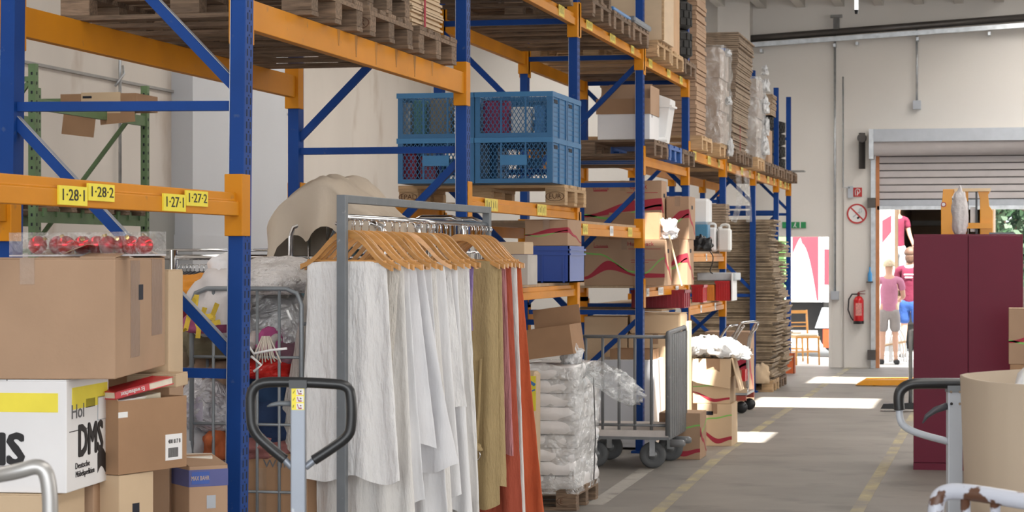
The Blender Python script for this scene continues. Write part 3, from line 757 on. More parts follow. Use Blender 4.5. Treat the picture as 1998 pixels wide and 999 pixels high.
# --- near left stack in bay 0
# large taped box: front bottom right corner seen at (225, 738); side runs to (322, 712)
def cam_rot(vpx): return TH - math.atan((vpx - 999) / FPX)      # heading of a side whose vanishing point is vpx
YL = 7.55
rzA = cam_rot(1075)
cA = onY(225, 740, 7.0)
sA = FPX / (cA.x * FW.x + cA.y * FW.y)
zA = cA.z
wA, hA, dA = 0.60, (740 - 503) / sA, 0.40
u = Vector((math.cos(rzA), math.sin(rzA), 0)); v = Vector((-math.sin(rzA), math.cos(rzA), 0))
def corner_box(cr, w, d, h, rz, lab, m, **kw):
    uu = Vector((math.cos(rz), math.sin(rz), 0)); return carton(w, d, h, lab, cr - uu * w, rz, m, **kw)
def side_len(cr, rz, px):
    """depth of a box whose right side starts at corner cr and ends on the line of sight px"""
    vv = Vector((-math.sin(rz), math.cos(rz), 0)); d = ray(px, 500)
    det = vv.x * -d.y + vv.y * d.x
    r = CP - cr
    return (r.x * -d.y + r.y * d.x) / det
dA = side_len(cA, rzA, 322)
tA = corner_box(cA, wA, dA, hA, rzA, 'large brown taped carton with square grip hole, topmost of the near stack', CARD, name='cardboard_box', lid='closed', hole=[('R', dA * 0.48, hA * 0.70, 0.09, 0.055)])
MB().box(wA - 0.0005, wA + 0.001, dA * 0.28, dA * 0.46, 0.06, hA - 0.01).build('side_tape', TAPE, tA)
MB().box(wA - 0.0005, wA + 0.0012, dA * 0.70, dA * 0.93, hA * 0.3, hA - 0.005).build('side_tape', TAPE, tA)
MB().box(wA - 0.0005, wA + 0.0016, 0, 0.05, 0, hA * 0.95, Matrix.Translation((0, dA * 0.55, 0)) @ Matrix.Rotation(0.42, 4, 'X')).build('side_tape', TAPE, tA) if 0 else None
MB().box(0.02, wA - 0.05, 0.02, 0.10, hA, hA + 0.001).build('top_tape', TAPE, tA)
MFL = Matrix(((0, 1, 0, wA - 0.12), (1, 0, 0, 0), (0, 0, 1, 0), (0, 0, 0, 1)))
MB().prism([(0, hA), (dA * 0.5, hA + 0.038), (dA * 0.5, hA + 0.042), (0, hA + 0.004)], 0.12, MFL).build('raised_flap', CARD, tA)
MB().prism([(dA, hA), (dA * 0.5, hA + 0.038), (dA * 0.5, hA + 0.042), (dA, hA + 0.004)], 0.12, MFL).build('raised_flap', CARD, tA)
# raised lid flap at the right
MB().add([(wA - 0.20, 0.005, hA), (wA - 0.0, 0.005, hA - 0.006), (wA, dA - 0.005, hA - 0.006), (wA - 0.20, dA * 0.5, hA + 0.055), (wA - 0.20, 0.005, hA + .004), (wA - 0.10, 0.02, hA + 0.045), (wA - 0.02, dA * 0.9, hA + 0.02)],
         [(4, 5, 3), (5, 6, 3)]).build('raised_flap', CARD, tA)
# board leaning behind it
cB = onY(322, 738, 7.72); sB = FPX / (cB.x * FW.x + cB.y * FW.y)
rzB = cam_rot(1500)
cBr = onY(357, 738, 7.9)
dB = 0.3
cBk = onY(330, 733, 7.98)
corner_box(cBk, 0.30, side_len(cBk, cam_rot(1250), 357), (733 - 522) / (FPX / 8.3), cam_rot(1250), 'plain light brown carton half hidden behind the large taped one', CARD_L, hole=None)
# white moving box
cD = onY(130, 963, 6.95); sD = FPX / (cD.x * FW.x + cD.y * FW.y); rzD = cam_rot(1567)
hD = zA - cD.z - 0.002
dD = side_len(cD, rzD, 212); wD = 0.42
tD = corner_box(cD, wD, dD, hD, rzD, 'white moving carton with yellow stripe and big black letters', CARD_W, tape=False)
MB().box(0.02, wD - 0.03, -0.001, 0, hD - 0.11, hD - 0.045).build('yellow_stripe', YELLOW, tD)
MB().box(wD, wD + 0.001, dD * 0.12, dD - 0.015, hD - 0.105, hD - 0.03).build('yellow_stripe', YELLOW, tD)
def bold(t_, size, par, loc, rot, sx, m=BLACK, offs=((0, 0), (0.004, 0), (-0.004, 0), (0, 0.004), (0, -0.004))):
    for i, (a_, b_) in enumerate(offs):
        R_ = Euler(rot).to_matrix(); p = Vector(loc) + R_ @ Vector((a_, b_, 0.0001 * i))
        letters(t_, size, m, par, p, rot, sx, 'printed_letters')
BO = [(0.0065 * math.cos(q * PI / 4), 0.005 * math.sin(q * PI / 4)) for q in range(8)] + [(0, 0), (0.0045, 0), (-0.0045, 0)]
bold('DMS', 0.150, tD, (wD - 0.285, -0.0012, hD * 0.37), FRONT, 0.92, offs=BO)
bold('DMS', 0.150, tD, (wD + 0.0012, dD * 0.55, hD * 0.42), SIDE, dD / 0.50, offs=BO)
letters('Deutsche', 0.030, BLACK, tD, (wD + 0.0012, dD * 0.36, hD * 0.215), SIDE, sx=dD / 0.34)
letters('M\u00f6belspedition', 0.030, BLACK, tD, (wD + 0.0012, dD * 0.42, hD * 0.14), SIDE, sx=dD / 0.42)
letters('Hol', 0.07, mat('pen_grey', (0.12, 0.12, 0.13), 0.6), tD, (wD + 0.0012, dD * 0.25, hD * 0.70), SIDE, sx=dD / 0.34)
def flagpoly(M, sc):
    lo = [(i / 8 * sc, 0.02 * math.sin(i / 8 * 5) * sc * 4 + 0.0) for i in range(9)]; hi = [(x, z + 0.26 * sc + 0.0) for x, z in lo]
    return MB().strip(lo, hi, -0.0012, M)
MF = Matrix(((0, -1, 0, wD + 0.0002), (1, 0, 0, dD * 0.72), (0, 0, 1, hD * 0.10), (0, 0, 0, 1))) @ Matrix.Diagonal((0.55 * dD / 0.25, 1, 2.0, 1))
flagpoly(MF, 0.13).build('flag_print', BLACK, tD)
lo = [(wD - 0.40 + 0.28 * i / 10, hD * (0.225 - 0.02 * math.sin(i * 0.6))) for i in range(11)]
MB().strip([(x, z - 0.01 - 0.02 * (1 - i / 10)) for i, (x, z) in enumerate(lo)], lo, 0.001, Matrix.Translation((0, -0.0015, 0))).build('flag_print', BLACK, tD)
for q in (0.30, 0.22, 0.255, 0.19):
    st = [(0.011 * (1 if k % 2 == 0 else 0.45) * math.sin(k * PI / 5), 0.011 * (1 if k % 2 == 0 else 0.45) * math.cos(k * PI / 5)) for k in range(10)]
    MB().prism([(x + wD - q, z + hD * 0.185) for x, z in st], 0.0008, Matrix.Translation((0, -0.0024, 0))).build('star_print', WHITE, tD)
MB().box(wD, wD + 0.001, dD * 0.72, dD * 0.95, hD * 0.58, hD * 0.80).build('form_frame', LGREY, tD)
MB().box(wD + .0005, wD + 0.0014, dD * 0.735, dD * 0.935, hD * 0.59, hD * 0.79).build('form_field', CARD_W, tD)
MB().box(wD, wD + 0.001, dD * 0.06, dD * 0.48, hD * 0.53, hD * 0.538).box(wD, wD + 0.001, dD * 0.44, dD * 0.66, hD * 0.72, hD * 0.80).build('small_print', BLACK, tD)
# box below the white one and box below the book box
zb1 = cD.z
corner_box(onY(106, 1200, 6.93).lerp(onY(106, 1200, 6.93), 0).xy.to_3d() + Vector((0, 0, zb1 - 0.36)), 0.5, 0.32, 0.358, rzD, 'brown carton under the white moving box', CARD_L)
c2 = onY(183, 1100, 7.3); 
corner_box(Vector((c2.x, c2.y, zb1 - 0.36)), 0.35, 0.30, 0.355, cam_rot(1300), 'brown carton wrapped in loose film beside the handrail', CARD)
# book box: front face corner (235,779)-(232,928) to side right (368,765)
cE = onY(231, 927, 7.35); sE = FPX / (cE.x * FW.x + cE.y * FW.y); hE = (927 - 783) / sE
rzE = cam_rot(999 + 4300 * math.tan(math.radians(-8)))
# its wide face runs away to the right, nearly facing the camera
dirE = (onY(364, 893, 7.72) - cE); rE = math.atan2(dirE.y, dirE.x); wE = dirE.xy.length
tE = thing('cardboard_box', 'brown carton with barcode label, packed full of books', 'box', (cE.x, cE.y, cE.z), rE)
T = 0.006
MB().box(0, wE, 0, T, 0, hE).box(0, wE, 0.3 - T, 0.3, 0, hE + .01).box(0, T, T, 0.3 - T, 0, hE + .01).box(wE - T, wE, T, 0.3 - T, 0, hE).box(T, wE - T, T, 0.3 - T, 0.001, T).build('body', CARD_D, tE)
MB().box(wE * 0.68, wE * 0.93, -0.001, 0, 0.03, 0.125).build('barcode_label', CARD_W, tE)
bc = MB()
for i in range(14): bc.box(wE * 0.72 + i * 0.0042, wE * 0.72 + i * 0.0042 + 0.0022, -0.0018, -0.001, 0.04, 0.075)
bc.build('barcode', BLACK, tE, kind='stuff')
letters('408 817 8', 0.022, BLACK, tE, (wE * 0.81, -0.0015, 0.098), FRONT, sx=0.8)
MB().box(-0.001, 0.05, -0.0012, 0, hE - 0.06, hE - 0.04).build('parcel_tape', WHITE, tE)
BKS = [('red', (0.55, 0.02, 0.03), 'red hardback book with white lettering lying on top of the book carton'), ('white', (0.75, 0.73, 0.70), 'white book with small print lying under the red one'), ('tan', (0.50, 0.36, 0.20), 'tan hardback book at the far side of the book carton'), ('cream', (0.7, 0.62, 0.45), 'cream paged book in the middle of the book carton')]
PAGE = mat('book_pages', (0.72, 0.66, 0.55), 0.8, 0, 0.05, 50)
def book(w, d, th, col, lab, loc, rz, ry=0, rx=0, txt=None, group='books in the brown carton'):
    t = thing('book', lab, 'book', loc, rz, group, rx, ry)
    m_ = mat('book_cover_' + lab[:12], col, 0.4)
    sp_ = w * 0.58 if txt else w
    MB().box(0, w, 0, d, 0, 0.003).box(0, w, 0, d, th - 0.003, th).box(0, sp_, 0, 0.003, 0, th).build('cover', m_, t)
    MB().box(0.004, w - 0.004, 0.0035, d - 0.006, 0.003, th - 0.003).build('pages', PAGE, t)
    if txt: letters(txt, th * 0.82, WHITE, t, (sp_ * 0.5, -0.001, th / 2), (PI / 2, PI, 0) if w > 0.2 else FRONT, sx=0.95)
    return t
pE = lambda a, b, z: cE + Vector((math.cos(rE), math.sin(rE), 0)) * a + Vector((-math.sin(rE), math.cos(rE), 0)) * b + UP * z
book(0.33, 0.10, 0.028, BKS[0][1], BKS[0][2], pE(-0.01, 0.004, hE + 0.006), rE, ry=-0.12, txt='Es weihnachtet')
book(0.16, 0.15, 0.022, BKS[1][1], BKS[1][2], pE(0.012, 0.012, hE - 0.02), rE, ry=-0.04, txt='WEIMER')
book(0.13, 0.2, 0.03, BKS[3][1], BKS[3][2], pE(0.17, 0.05, hE - 0.025), rE, ry=-0.08)
book(0.19, 0.22, 0.03, BKS[2][1], BKS[2][2], pE(0.05, 0.06, hE - 0.06), rE)
# small flat carton under the large box at the right, above the books
carton(0.28, 0.26, cBk.z - 0.002, 'tall brown carton hidden under the half hidden light carton', (cBk.x - 0.30, cBk.y + 0.02, 0), cam_rot(1250), CARD, tape=False)
c = onY(214, 767, 7.60)
carton(0.19, 0.2, 0.05, 'flat light carton squeezed under the large taped box above the books', c + Vector((0, 0.16, 0.012)), cam_rot(1300), CARD_L, tape=False)
# carton under the book box with grip hole, and the blue printed carton
cG = onY(228, 1180, 7.35)
tG = thing('cardboard_box', 'brown carton with a dark grip hole under the book carton', 'box', (cE.x, cE.y + 0.01, cE.z - 0.36), rE + 0.04)
MB().box(0, 0.20, 0, 0.3, 0, 0.357).build('body', CARD_L, tG, bevel=0.004)
MB().box(0.075, 0.115, -0.001, 0.002, 0.20, 0.25).build('handle_hole', HOLE, tG)
cH = onY(367, 955, 8.0)
sH = FPX / (cH.x * FW.x + cH.y * FW.y)
rH = math.atan2(*(lambda q: (q.y, q.x))(onY(445, 946, 8.12) - onY(369, 955, 7.95)))
pH = onY(305, 921, 8.02)
zH = onY(367, 910, 7.95).z
tH = thing('cardboard_box', 'brown removal carton with dark blue printed band in front of the near rack post', 'box', (onY(369, 900, 7.95).x, 7.95, zH - 0.5), 0.75)
wH = 0.160
MB().box(0, wH, 0, 0.32, 0, 0.5).build('body', CARD, tH, bevel=0.004)
BPR = mat('blue_box_print', (0.10, 0.11, 0.28), 0.7)
MB().box(0, wH, -0.001, 0, 0.42, 0.485).build('blue_print', BPR, tH); MB().box(-0.001, 0, 0, 0.32, 0.42, 0.485).build('blue_print', BPR, tH)
MB().box(0.01, wH * 0.52, -0.0018, -0.001, 0.43, 0.477).build('print_frame', mat('blue_box_print2', (0.06, 0.12, 0.42), 0.7), tH)
letters('MAX BAHR', 0.024, CARD_L, tH, (wH * 0.28, -0.0022, 0.452), FRONT, sx=0.62)
MB().box(wH * 0.45, wH * 0.68, -0.0012, 0.001, 0.335, 0.385).build('handle_hole', LGREY, tH)
MB().add([(0, 0, 0.5), (wH, 0, 0.5), (wH, 0.16, 0.53), (0, 0.16, 0.53)], [(0, 1, 2, 3)]).build('raised_flap', CARD, tH)
tag(MB().box(-0.24, 0.0, 0.0, 0.16, 0, 0.022, ch=0.003).build('white_board', mat('ivory_board', (0.74, 0.70, 0.62), 0.5), loc=(onY(418, 884, 8.12).x, 8.10, zH + 0.003), rot=(0, 0, 0.35)), 'ivory white board lying across the blue printed carton', 'board')
ws = tag(C.objects['white_board'], 'ivory white board lying across the blue printed carton', 'board')
# left carton strip over the beam of bay 0 lower part
# support pallets of the stack
pallet(-3.35, 7.45, zb1 - 0.36 - 0.144, 'pallet under the near carton stack', WOOD_OLD)

# bauble box on the large carton
bb = cA - u * 0.43
zt_ = zA + hA + 0.002
tB = thing('bauble_box', 'clear plastic tray of red glossy christmas baubles on the large taped carton', 'box', (bb.x, bb.y, zt_), rzA - 0.10)
cBx = onY(18, 470, 7.1)
wb_ = 0.60; db_ = 0.10
tB.location = (onY(18, 470, 7.12).x, 7.12, zt_ + 0.008)
tB.rotation_euler = (0, -0.005, 0.0)
wb_ = (onY(303, 470, 7.12).x - onY(18, 470, 7.12).x)
MB().box(0, wb_, 0, db_, 0, 0.078).build('clear_lid', CLEAR, tB)
MB().box(0, wb_, 0, db_, -0.006, 0.0).build('tray', mat('tray_white', (0.6, 0.58, 0.6), 0.4), tB)
BAUB = mat('bauble_red', (0.60, 0.005, 0.02), 0.08, 0.85, 0.05, 10)
BAUB2 = mat('bauble_deep_red', (0.35, 0.003, 0.02), 0.35, 0.8, 0.05, 10)
GOLD = mat('gold_cap', (0.75, 0.55, 0.2), 0.25, 1)
def ball(r, n=18): return MB().lathe([(max(0.0005, r * math.sin(PI * i / 12)), -r * math.cos(PI * i / 12)) for i in range(13)], n=n, cap=False)
bpos = [(0.105, 0.035), (0.19, 0.05), (0.235, 0.032), (0.31, 0.035), (0.37, 0.045), (0.425, 0.032), (0.48, 0.05), (0.53, 0.035), (0.585, 0.04)]
baub = None
for i, (bx_, by_) in enumerate(bpos):
    sc_ = wb_ / 0.66
    r = 0.033
    t = thing('bauble', '', 'bauble', (tB.location.x + bx_ * sc_, tB.location.y + by_ + 0.01, tB.location.z + r + 0.001), i * 0.7, 'red baubles in the clear tray', rx=0.3 * math.sin(i * 2), ry=0.9 * math.cos(i))
    t['label'] = ['first red bauble standing alone at the near left end of the tray', 'bright red matt bauble behind the shiniest one', 'shiniest red bauble with a white highlight', 'red glitter bauble fourth in the tray', 'red bauble with patterned band in the middle of the tray',
                  'dark red bauble facing cap forward in the tray', 'dark red bauble tucked behind in the tray', 'red bauble behind the creased film of the tray', 'last red bauble at the creased end of the tray'][i]
    ball(r).build('ball', BAUB2 if i in (1, 5, 6) else BAUB, t)
    MB().lathe([(0.008, r - 0.002), (0.008, r + 0.007)], n=10).build('cap', GOLD, t)

# --- cartons in bays 3 and 4
def removal_carton(px0, px1, pyt, pyb, Y, d, lab, zb=None, side=True, ph=0.0, rz=0, hole=True, text=False, m=CARD, grp='removal cartons with red swoosh', lid='closed', name='cardboard_box', z0=0.12, amp=0.45, ry=0):
    a = onY(px0, pyb, Y); b = onY(px1, pyt, Y)
    zb_ = a.z if zb is None else zb
    w_, h_ = b.x - a.x, b.z - zb_
    t = carton(w_, d, h_, lab, (a.x, Y, zb_), rz, m, grp, lid=lid, hole=[('R', d / 2, h_ * 0.75, 0.09, 0.035)] if hole else None, bevel=0.0 if Y > 20 else 0.004, ry=ry)
    wave(t, w_, h_, ph=ph, z0=z0, amp=amp)
    if side: wave(t, d, h_, M=SM(w_), ph=ph + 0.3, green=False, z0=z0, amp=amp)
    if text:
        letters(text, h_ * 0.13, REDB, t, (w_ * 0.70, -0.0015, h_ * 0.90), FRONT)
        MB().box(w_ * 0.12, w_ * 0.30, -0.001, 0, h_ * 0.82, h_ * 0.84).box(w_ * 0.12, w_ * 0.125, -0.001, 0, h_ * 0.82, h_ * 0.94).box(w_ * 0.55, w_ * 0.95, -0.001, 0, h_ * 0.79, h_ * 0.80).box(w_ * 0.58, w_ * 0.90, -.001, 0, h_ * 0.55, h_ * 0.56).box(w_ * 0.58, w_ * 0.80, -.001, 0, h_ * 0.50, h_ * 0.51).build('small_print', REDB, t)
        letters('Huckepack', h_ * 0.06, REDB, t, (w_ * 0.22, -0.0015, h_ * 0.86), FRONT)
    return t
zd4 = LV4 + 0.021; zd3 = zof(4, 445) + 0.021
Ya = UY[4] + 0.12
removal_carton(1140, 1297, 467, 557, Ya, 0.40, 'brown logo carton with red lettering and red swoosh on the low shelf', zd4, text='Huckepack', ph=0.02)
removal_carton(1299, 1341, 467, 553, Ya + 0.55, 0.42, 'brown logo carton with black grip hole on the low shelf by the canisters', zd4, ph=0.25)
removal_carton(1300, 1344, 383, 466, Ya + 0.6, 0.42, 'narrow logo carton standing on the grip hole carton by the canisters', onY(1299, 467, Ya + 0.55).z, ph=0.3)
# open box with brown face in front of tall one
a = onY(1188, 458, Ya + 0.05)
zt1 = onY(1140, 467, Ya).z
carton(onY(1286, 400, Ya + .05).x - a.x, 0.35, onY(1188, 415, Ya + 0.05).z - zt1, 'dark brown open carton on top of the lettered logo carton', (a.x, Ya + 0.05, zt1), 0, CARD_D, lid='bare')
removal_carton(1140, 1291, 352, 467, Ya + 0.42, 0.3, 'big logo carton with slanted top behind the dark brown open one', zt1, ph=0.35, text='epack', ry=0.0, z0=0.2)
# lid flap leaning on the right of the tall carton
tag(MB().box(0, 0.004, 0, 0.30, 0, 0.62).build('carton_flap', CARD, loc=(onY(1288, 400, Ya + 0.42).x, Ya + 0.35, zt1 + 0.001), rot=(0, 0.28, 0)), 'loose brown carton panel leaning beside the big slanted logo carton', 'panel') if 0 else None
tag(MB().box(0, 0.01, 0, 0.03, 0, 0.46).build('pale_lath', CARD_L, loc=(onY(1322, 514, Ya - 0.1).x + 0.02, Ya - 0.02, LV4 + 0.02), rot=(0, -0.25, 0)), 'thin pale lath leaning against the logo cartons', 'lath')
# crumpled white paper hanging there
# bay 2 low shelf level: carton + blue tub + small boxes
z2l = CAMZ + (502 - 556) / 268.0
beam(2, z2l, 0.08, True, 'low orange beam under the big blue tub', y0=UY[2] + 0.05)
beam(2, z2l, 0.08, False, 'low rear orange beam behind the big blue tub')
tag(MB().box(XB + 0.05, XF - 0.055, UY[2] + 0.08, UY[3] - 0.08, z2l + .001, z2l + 0.02).build('shelf_board', CHIP), 'chipboard shelf under the big blue tub', 'shelf board')
BT = mat('royal_blue_plastic', (0.012, 0.055, 0.31), 0.4, 0, 0.04)
Yt = onX(1112, 500, -3.12).y - 0.62
a = onY(1005, 555, Yt); b = onY(1111, 480, Yt)
t = thing('plastic_tub', 'royal blue ribbed plastic tub on the low shelf', 'tub', (a.x, Yt, z2l + 0.021))
w_, h_ = b.x - a.x, b.z - z2l - 0.021
MB().box(0, w_, 0, 0.01, 0, h_).box(0, w_, 0.55, 0.56, 0, h_).box(0, 0.01, 0, 0.56, 0, h_).box(w_ - 0.01, w_, 0, 0.56, 0, h_).box(0, w_, 0, 0.56, 0, 0.01).build('body', BT, t)
for z in (h_ - 0.02, h_ * 0.8): MB().box(-0.012, w_ + 0.012, -0.012, 0.572, z - 0.012, z).build('rim', BT, t)
for i in range(3): MB().box(w_ * (0.1 + i * 0.4) - .006, w_ * (0.1 + i * 0.4) + .006, -0.008, 0, 0, h_ * 0.8).build('rib', BT, t)
removal_carton(1024, 1108, 428, 478, Yt, 0.5, 'logo carton lying on the royal blue tub', a.z + 0 + h_ + 0.021 if 0 else z2l + 0.021 + h_ + 0.002, ph=0.4, hole=False)
YT2 = 13.95
a = onY(975, 556, YT2)
carton(0.22, 0.3, onY(975, 497, YT2).z - z2l - 0.021, 'light grey carton with dark slot behind the last hangers', (onY(1030, 500, YT2).x - 0.22, YT2, z2l + 0.021), 0, mat('grey_carton', (0.50, 0.46, 0.42), 0.8), hole=None, tape=False)
zz = onY(975, 497, YT2).z
carton(0.2, 0.28, onY(975, 472, YT2).z - zz - 0.002, 'small plain carton on top of the light grey slotted carton', (onY(1026, 500, YT2).x - 0.21, YT2, zz + 0.002), 0, CARD_L, tape=False)

# tall items bay 4 middle: white carton with brown lid, white tub
zp = zof(4, 303) + 0.145
Yw = UY[4] + 0.10
a = onY(1166, 270, Yw); b = onY(1268, 222, Yw)
t = carton(b.x - a.x, 0.55, b.z - zp, 'white carton with brown folded lid beside the white cistern', (a.x, Yw, zp), 0, CARD_W, tape=False, hole=[('R', 0.12, 0.22, 0.03, 0.05)])
w_ = b.x - a.x; h_ = b.z - zp
MB().box(-0.012, w_ + .002, -0.012, -0.004, h_ - 0.0, h_ + 0.135).build('folded_flap', CARD_D, t)
MB().add([(0, 0, h_ + 0.12), (w_, 0, h_ + 0.12), (w_, 0.15, h_ + 0.27), (0.08, 0.15, h_ + 0.27), (0.14, 0.3, h_ + 0.36), (0.3, 0.32, h_ + 0.37)], [(0, 1, 2, 3)]).build('folded_flap', CARD, t)
MB().box(w_, w_ + 0.006, -0.0, 0.5, h_ - 0.0, h_ + 0.25).build('folded_flap', CARD, t)
WPL = mat('white_plastic', (0.78, 0.78, 0.78), 0.3, 0, 0.02)
Yq = UY[4] + 0.12
q0 = onY(1270, 270, Yq + .55)
t = thing('toilet_cistern', 'white plastic cistern with sloping top leaning over the pallet edge', 'cistern', (q0.x, Yq + 0.5, zp))
hq = onY(1270, 180, Yq + 0.5).z - zp
MB().prism([(0, 0), (0.13, 0), (0.185, hq * 0.78), (0.185, hq * 0.86), (0.02, hq)], 0.3, Matrix.Translation((0, 0, 0))).build('tank', WPL, t, bevel=0.006)
MB().box(-0.01, 0.20, -0.01, 0.31, hq * 0.70, hq * 0.74).build('rim', WPL, t)
MB().lathe([(0.02, 0), (0.02, 0.18)], (-0.02, -0.03, 0.02), 12, 'x').build('outlet_pipe', WPL, t)
# small things left of the white carton
# ------------------------------------------------------------------ blue mesh crates
CRB = mat('crate_blue', (0.016, 0.115, 0.27), 0.45, 0, 0.06, 6)
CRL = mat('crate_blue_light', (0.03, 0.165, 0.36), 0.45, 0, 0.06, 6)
def lattice(w, h, pitch=0.030, t=0.0045):
    mb = MB(); k = 0.62
    def clip(c, sl):
        # line x = c + sl*z within 0..w , 0..h
        zs = [0, h]
        if sl:
            z0 = (0 - c) / sl; z1 = (w - c) / sl; lo, hi = min(z0, z1), max(z0, z1)
            a, b = max(0, lo), min(h, hi)
        if b - a < 0.004: return None
        return (c + sl * a, a), (c + sl * b, b)
    n = int((w + k * h) / pitch) + 2
    for s_ in (1, -1):
        for i in range(n):
            c = i * pitch - (k * h if s_ > 0 else 0)
            q = clip(c, k * s_)
            if q: mb.bar((q[0][0], 0, q[0][1]), (q[1][0], 0, q[1][1]), t, 0.003, (0, 1, 0)) if 0 else mb.bar((q[0][0], 0, q[0][1]), (q[1][0], 0, q[1][1]), 0.003, t, (1, 0, 0))
    return mb
CW, CDp, CH = 0.535, 0.50, 0.31
def crate(lab, loc, upper=True):
    t = thing('mesh_crate', lab, 'crate', loc, 0, 'blue mesh crates on the newer pallet')
    e = 0.014
    MB().box(0, CW, 0, CDp, 0, 0.012).build('bottom', CRB, t)
    r = MB()
    for (x0, x1, y0, y1) in ((-0.008, CW + 0.008, -0.008, 0.006), (-0.008, CW + 0.008, CDp - 0.006, CDp + 0.008), (-0.008, 0.006, 0.006, CDp - 0.006), (CW - 0.006, CW + 0.008, 0.006, CDp - 0.006)):
        r.box(x0, x1, y0, y1, CH - 0.035, CH)
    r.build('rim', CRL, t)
    MB().box(0, CW, -0.003, 0.004, 0, 0.03).build('bottom_rail', CRB, t)
    for x in (0.0, CW - 0.035):
        MB().box(x, x + 0.035, -0.002, 0.006, 0.03, CH - 0.035).build('corner_post', CRB, t)
    for x in (CW * 0.34, CW * 0.66): MB().box(x - 0.006, x + 0.006, -0.002, 0.005, 0.03, CH - 0.035).build('rib', CRB, t)
    lattice(CW - 0.07, CH - 0.065).build('mesh_panel', CRB, t, kind='stuff', loc=(0.035, 0.002, 0.03))
    MB().box(0.002, 0.006, 0.0, CDp, 0, CH - 0.03).build('side_panel', CRB, t)
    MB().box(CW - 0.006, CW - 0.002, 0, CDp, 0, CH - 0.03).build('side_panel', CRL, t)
    for y in (0.0, CDp * 0.47, CDp - 0.03): MB().box(CW - 0.002, CW + 0.006, y, y + 0.03, 0, CH - 0.035).build('rib', CRB, t)
    for i in range(7): MB().box(CW - 0.002, CW + 0.001, 0.05, CDp - 0.04, 0.045 + i * 0.032, 0.055 + i * 0.032).build('slat', CRB, t)
    MB().box(CW - 0.001, CW + 0.0025, CDp * .15, CDp * .38, CH - 0.075, CH - 0.05).build('handle_hole', HOLE, t)
    MB().box(0.006, CW - 0.006, CDp - 0.006, CDp - 0.002, 0.0, 0.05).build('back_rail', CRB, t)
    if not upper: MB().box(CW * 0.33, CW * 0.68, -0.008, -0.002, 0.12, 0.19).build('label_plate', CRL, t)
    return t
yc = onX(1080, 300, -2.985).y
zp_ = zc1 + 0.1445
for ix, sx_ in enumerate(('at the aisle end', 'at the inner end')):
    for iy, sy_ in enumerate(('in the front row', 'in the rear row')):
        for iz, sz_ in enumerate(('lower', 'upper')):
            crate(f'{sz_} blue mesh crate {sx_} {sy_} of the crate pallet', (-2.985 - (ix + 1) * (CW + 0.012), yc + iy * (CDp + 0.018), zp_ + iz * (CH + 0.001)), iz == 1)
# goods seen through the mesh
def goods(px0, px1, y0, y1, col, lab, name='parcel', dy=0.10, m=None):
    a = onY(px0, y1, yc + dy); b = onY(px1, y0, yc + dy)
    zlo = zp_ + (CH + 0.001 if y1 < 270 else 0) + 0.014
    t = MB().box(0, b.x - a.x, 0, 0.10, 0, b.z - zlo, ch=0.008).build(name, m or mat('goods_' + lab[:14].replace(' ', '_'), col, 0.6, 0, 0.15, 20), loc=(a.x, yc + dy, zlo))
    tag(t, lab, 'goods', 'goods inside the mesh crates')
goods(942, 992, 196, 258, (0.30, 0.03, 0.09), 'dark pink parcel inside the upper aisle end crate')
goods(998, 1036, 208, 258, (0.75, 0.75, 0.74), 'white parcel inside the upper aisle end crate')
goods(1042, 1066, 205, 258, (0.10, 0.30, 0.62), 'sky blue parcel inside the upper aisle end crate')
goods(776, 800, 200, 258, (0.55, 0.56, 0.55), 'pale parcel in the upper inner end crate')
goods(806, 830, 195, 258, (0.10, 0.25, 0.22), 'dark green parcel in the upper inner end crate')
goods(838, 880, 192, 258, (0.25, 0.22, 0.16), 'olive parcel in the upper inner end crate')
goods(776, 812, 300, 350, (0.35, 0.03, 0.06), 'red parcel in the lower inner end crate')
goods(818, 850, 305, 350, (0.28, 0.05, 0.09), 'wine coloured parcel in the lower inner end crate')

# ------------------------------------------------------------------ soft goods
def nz(p, s): return noise.noise(Vector(p) * s)
def blob(rx, ry, rz_, seed=0, amp=0.18, fr=2.2, fold=0.05, ff=9, n=28, m=18, flat=0.55):
    mb = MB(); vs_ = []
    for i in range(m + 1):
        ph = PI * i / m
        for k in range(n):
            t = 2 * PI * k / n
            d = Vector((math.sin(ph) * math.cos(t), math.sin(ph) * math.sin(t), -math.cos(ph)))
            q = d + Vector((seed * 3.1, seed * 1.7, seed))
            f = 1 + amp * nz(q, fr) * 1.6 + fold * (1 - abs(nz(q, ff)) * 3)
            z = d.z * rz_ * f
            if z < -rz_ * flat: z = -rz_ * flat
            vs_.append((d.x * rx * f, d.y * ry * f, z + rz_ * flat))
    fs = [(i * n + k, i * n + (k + 1) % n, (i + 1) * n + (k + 1) % n, (i + 1) * n + k) for i in range(m) for k in range(n)]
    return mb.add(vs_, fs, True)
def cloth(name, col, rough=0.9, bump=0.5, bscale=14, var=0.05, **k): return mat(name, col, rough, 0, var, 8, bump=bump, bscale=bscale, **k)
def soft(name, px, py_bot, c, w, h, d, m, lab, cat, seed, group=None, amp=0.18, fold=0.05, ff=9, z=None, **k):
    p = at(px, py_bot, c)
    if z is not None: p.z = z
    o = blob(w / 2, d / 2, h / 1.55, seed, amp, fold=fold, ff=ff, **k).build(name, m, loc=p, rot=(0, 0, seed * 1.3))
    o.rotation_euler = (0, 0, 0)
    return tag(o, lab, cat, group)
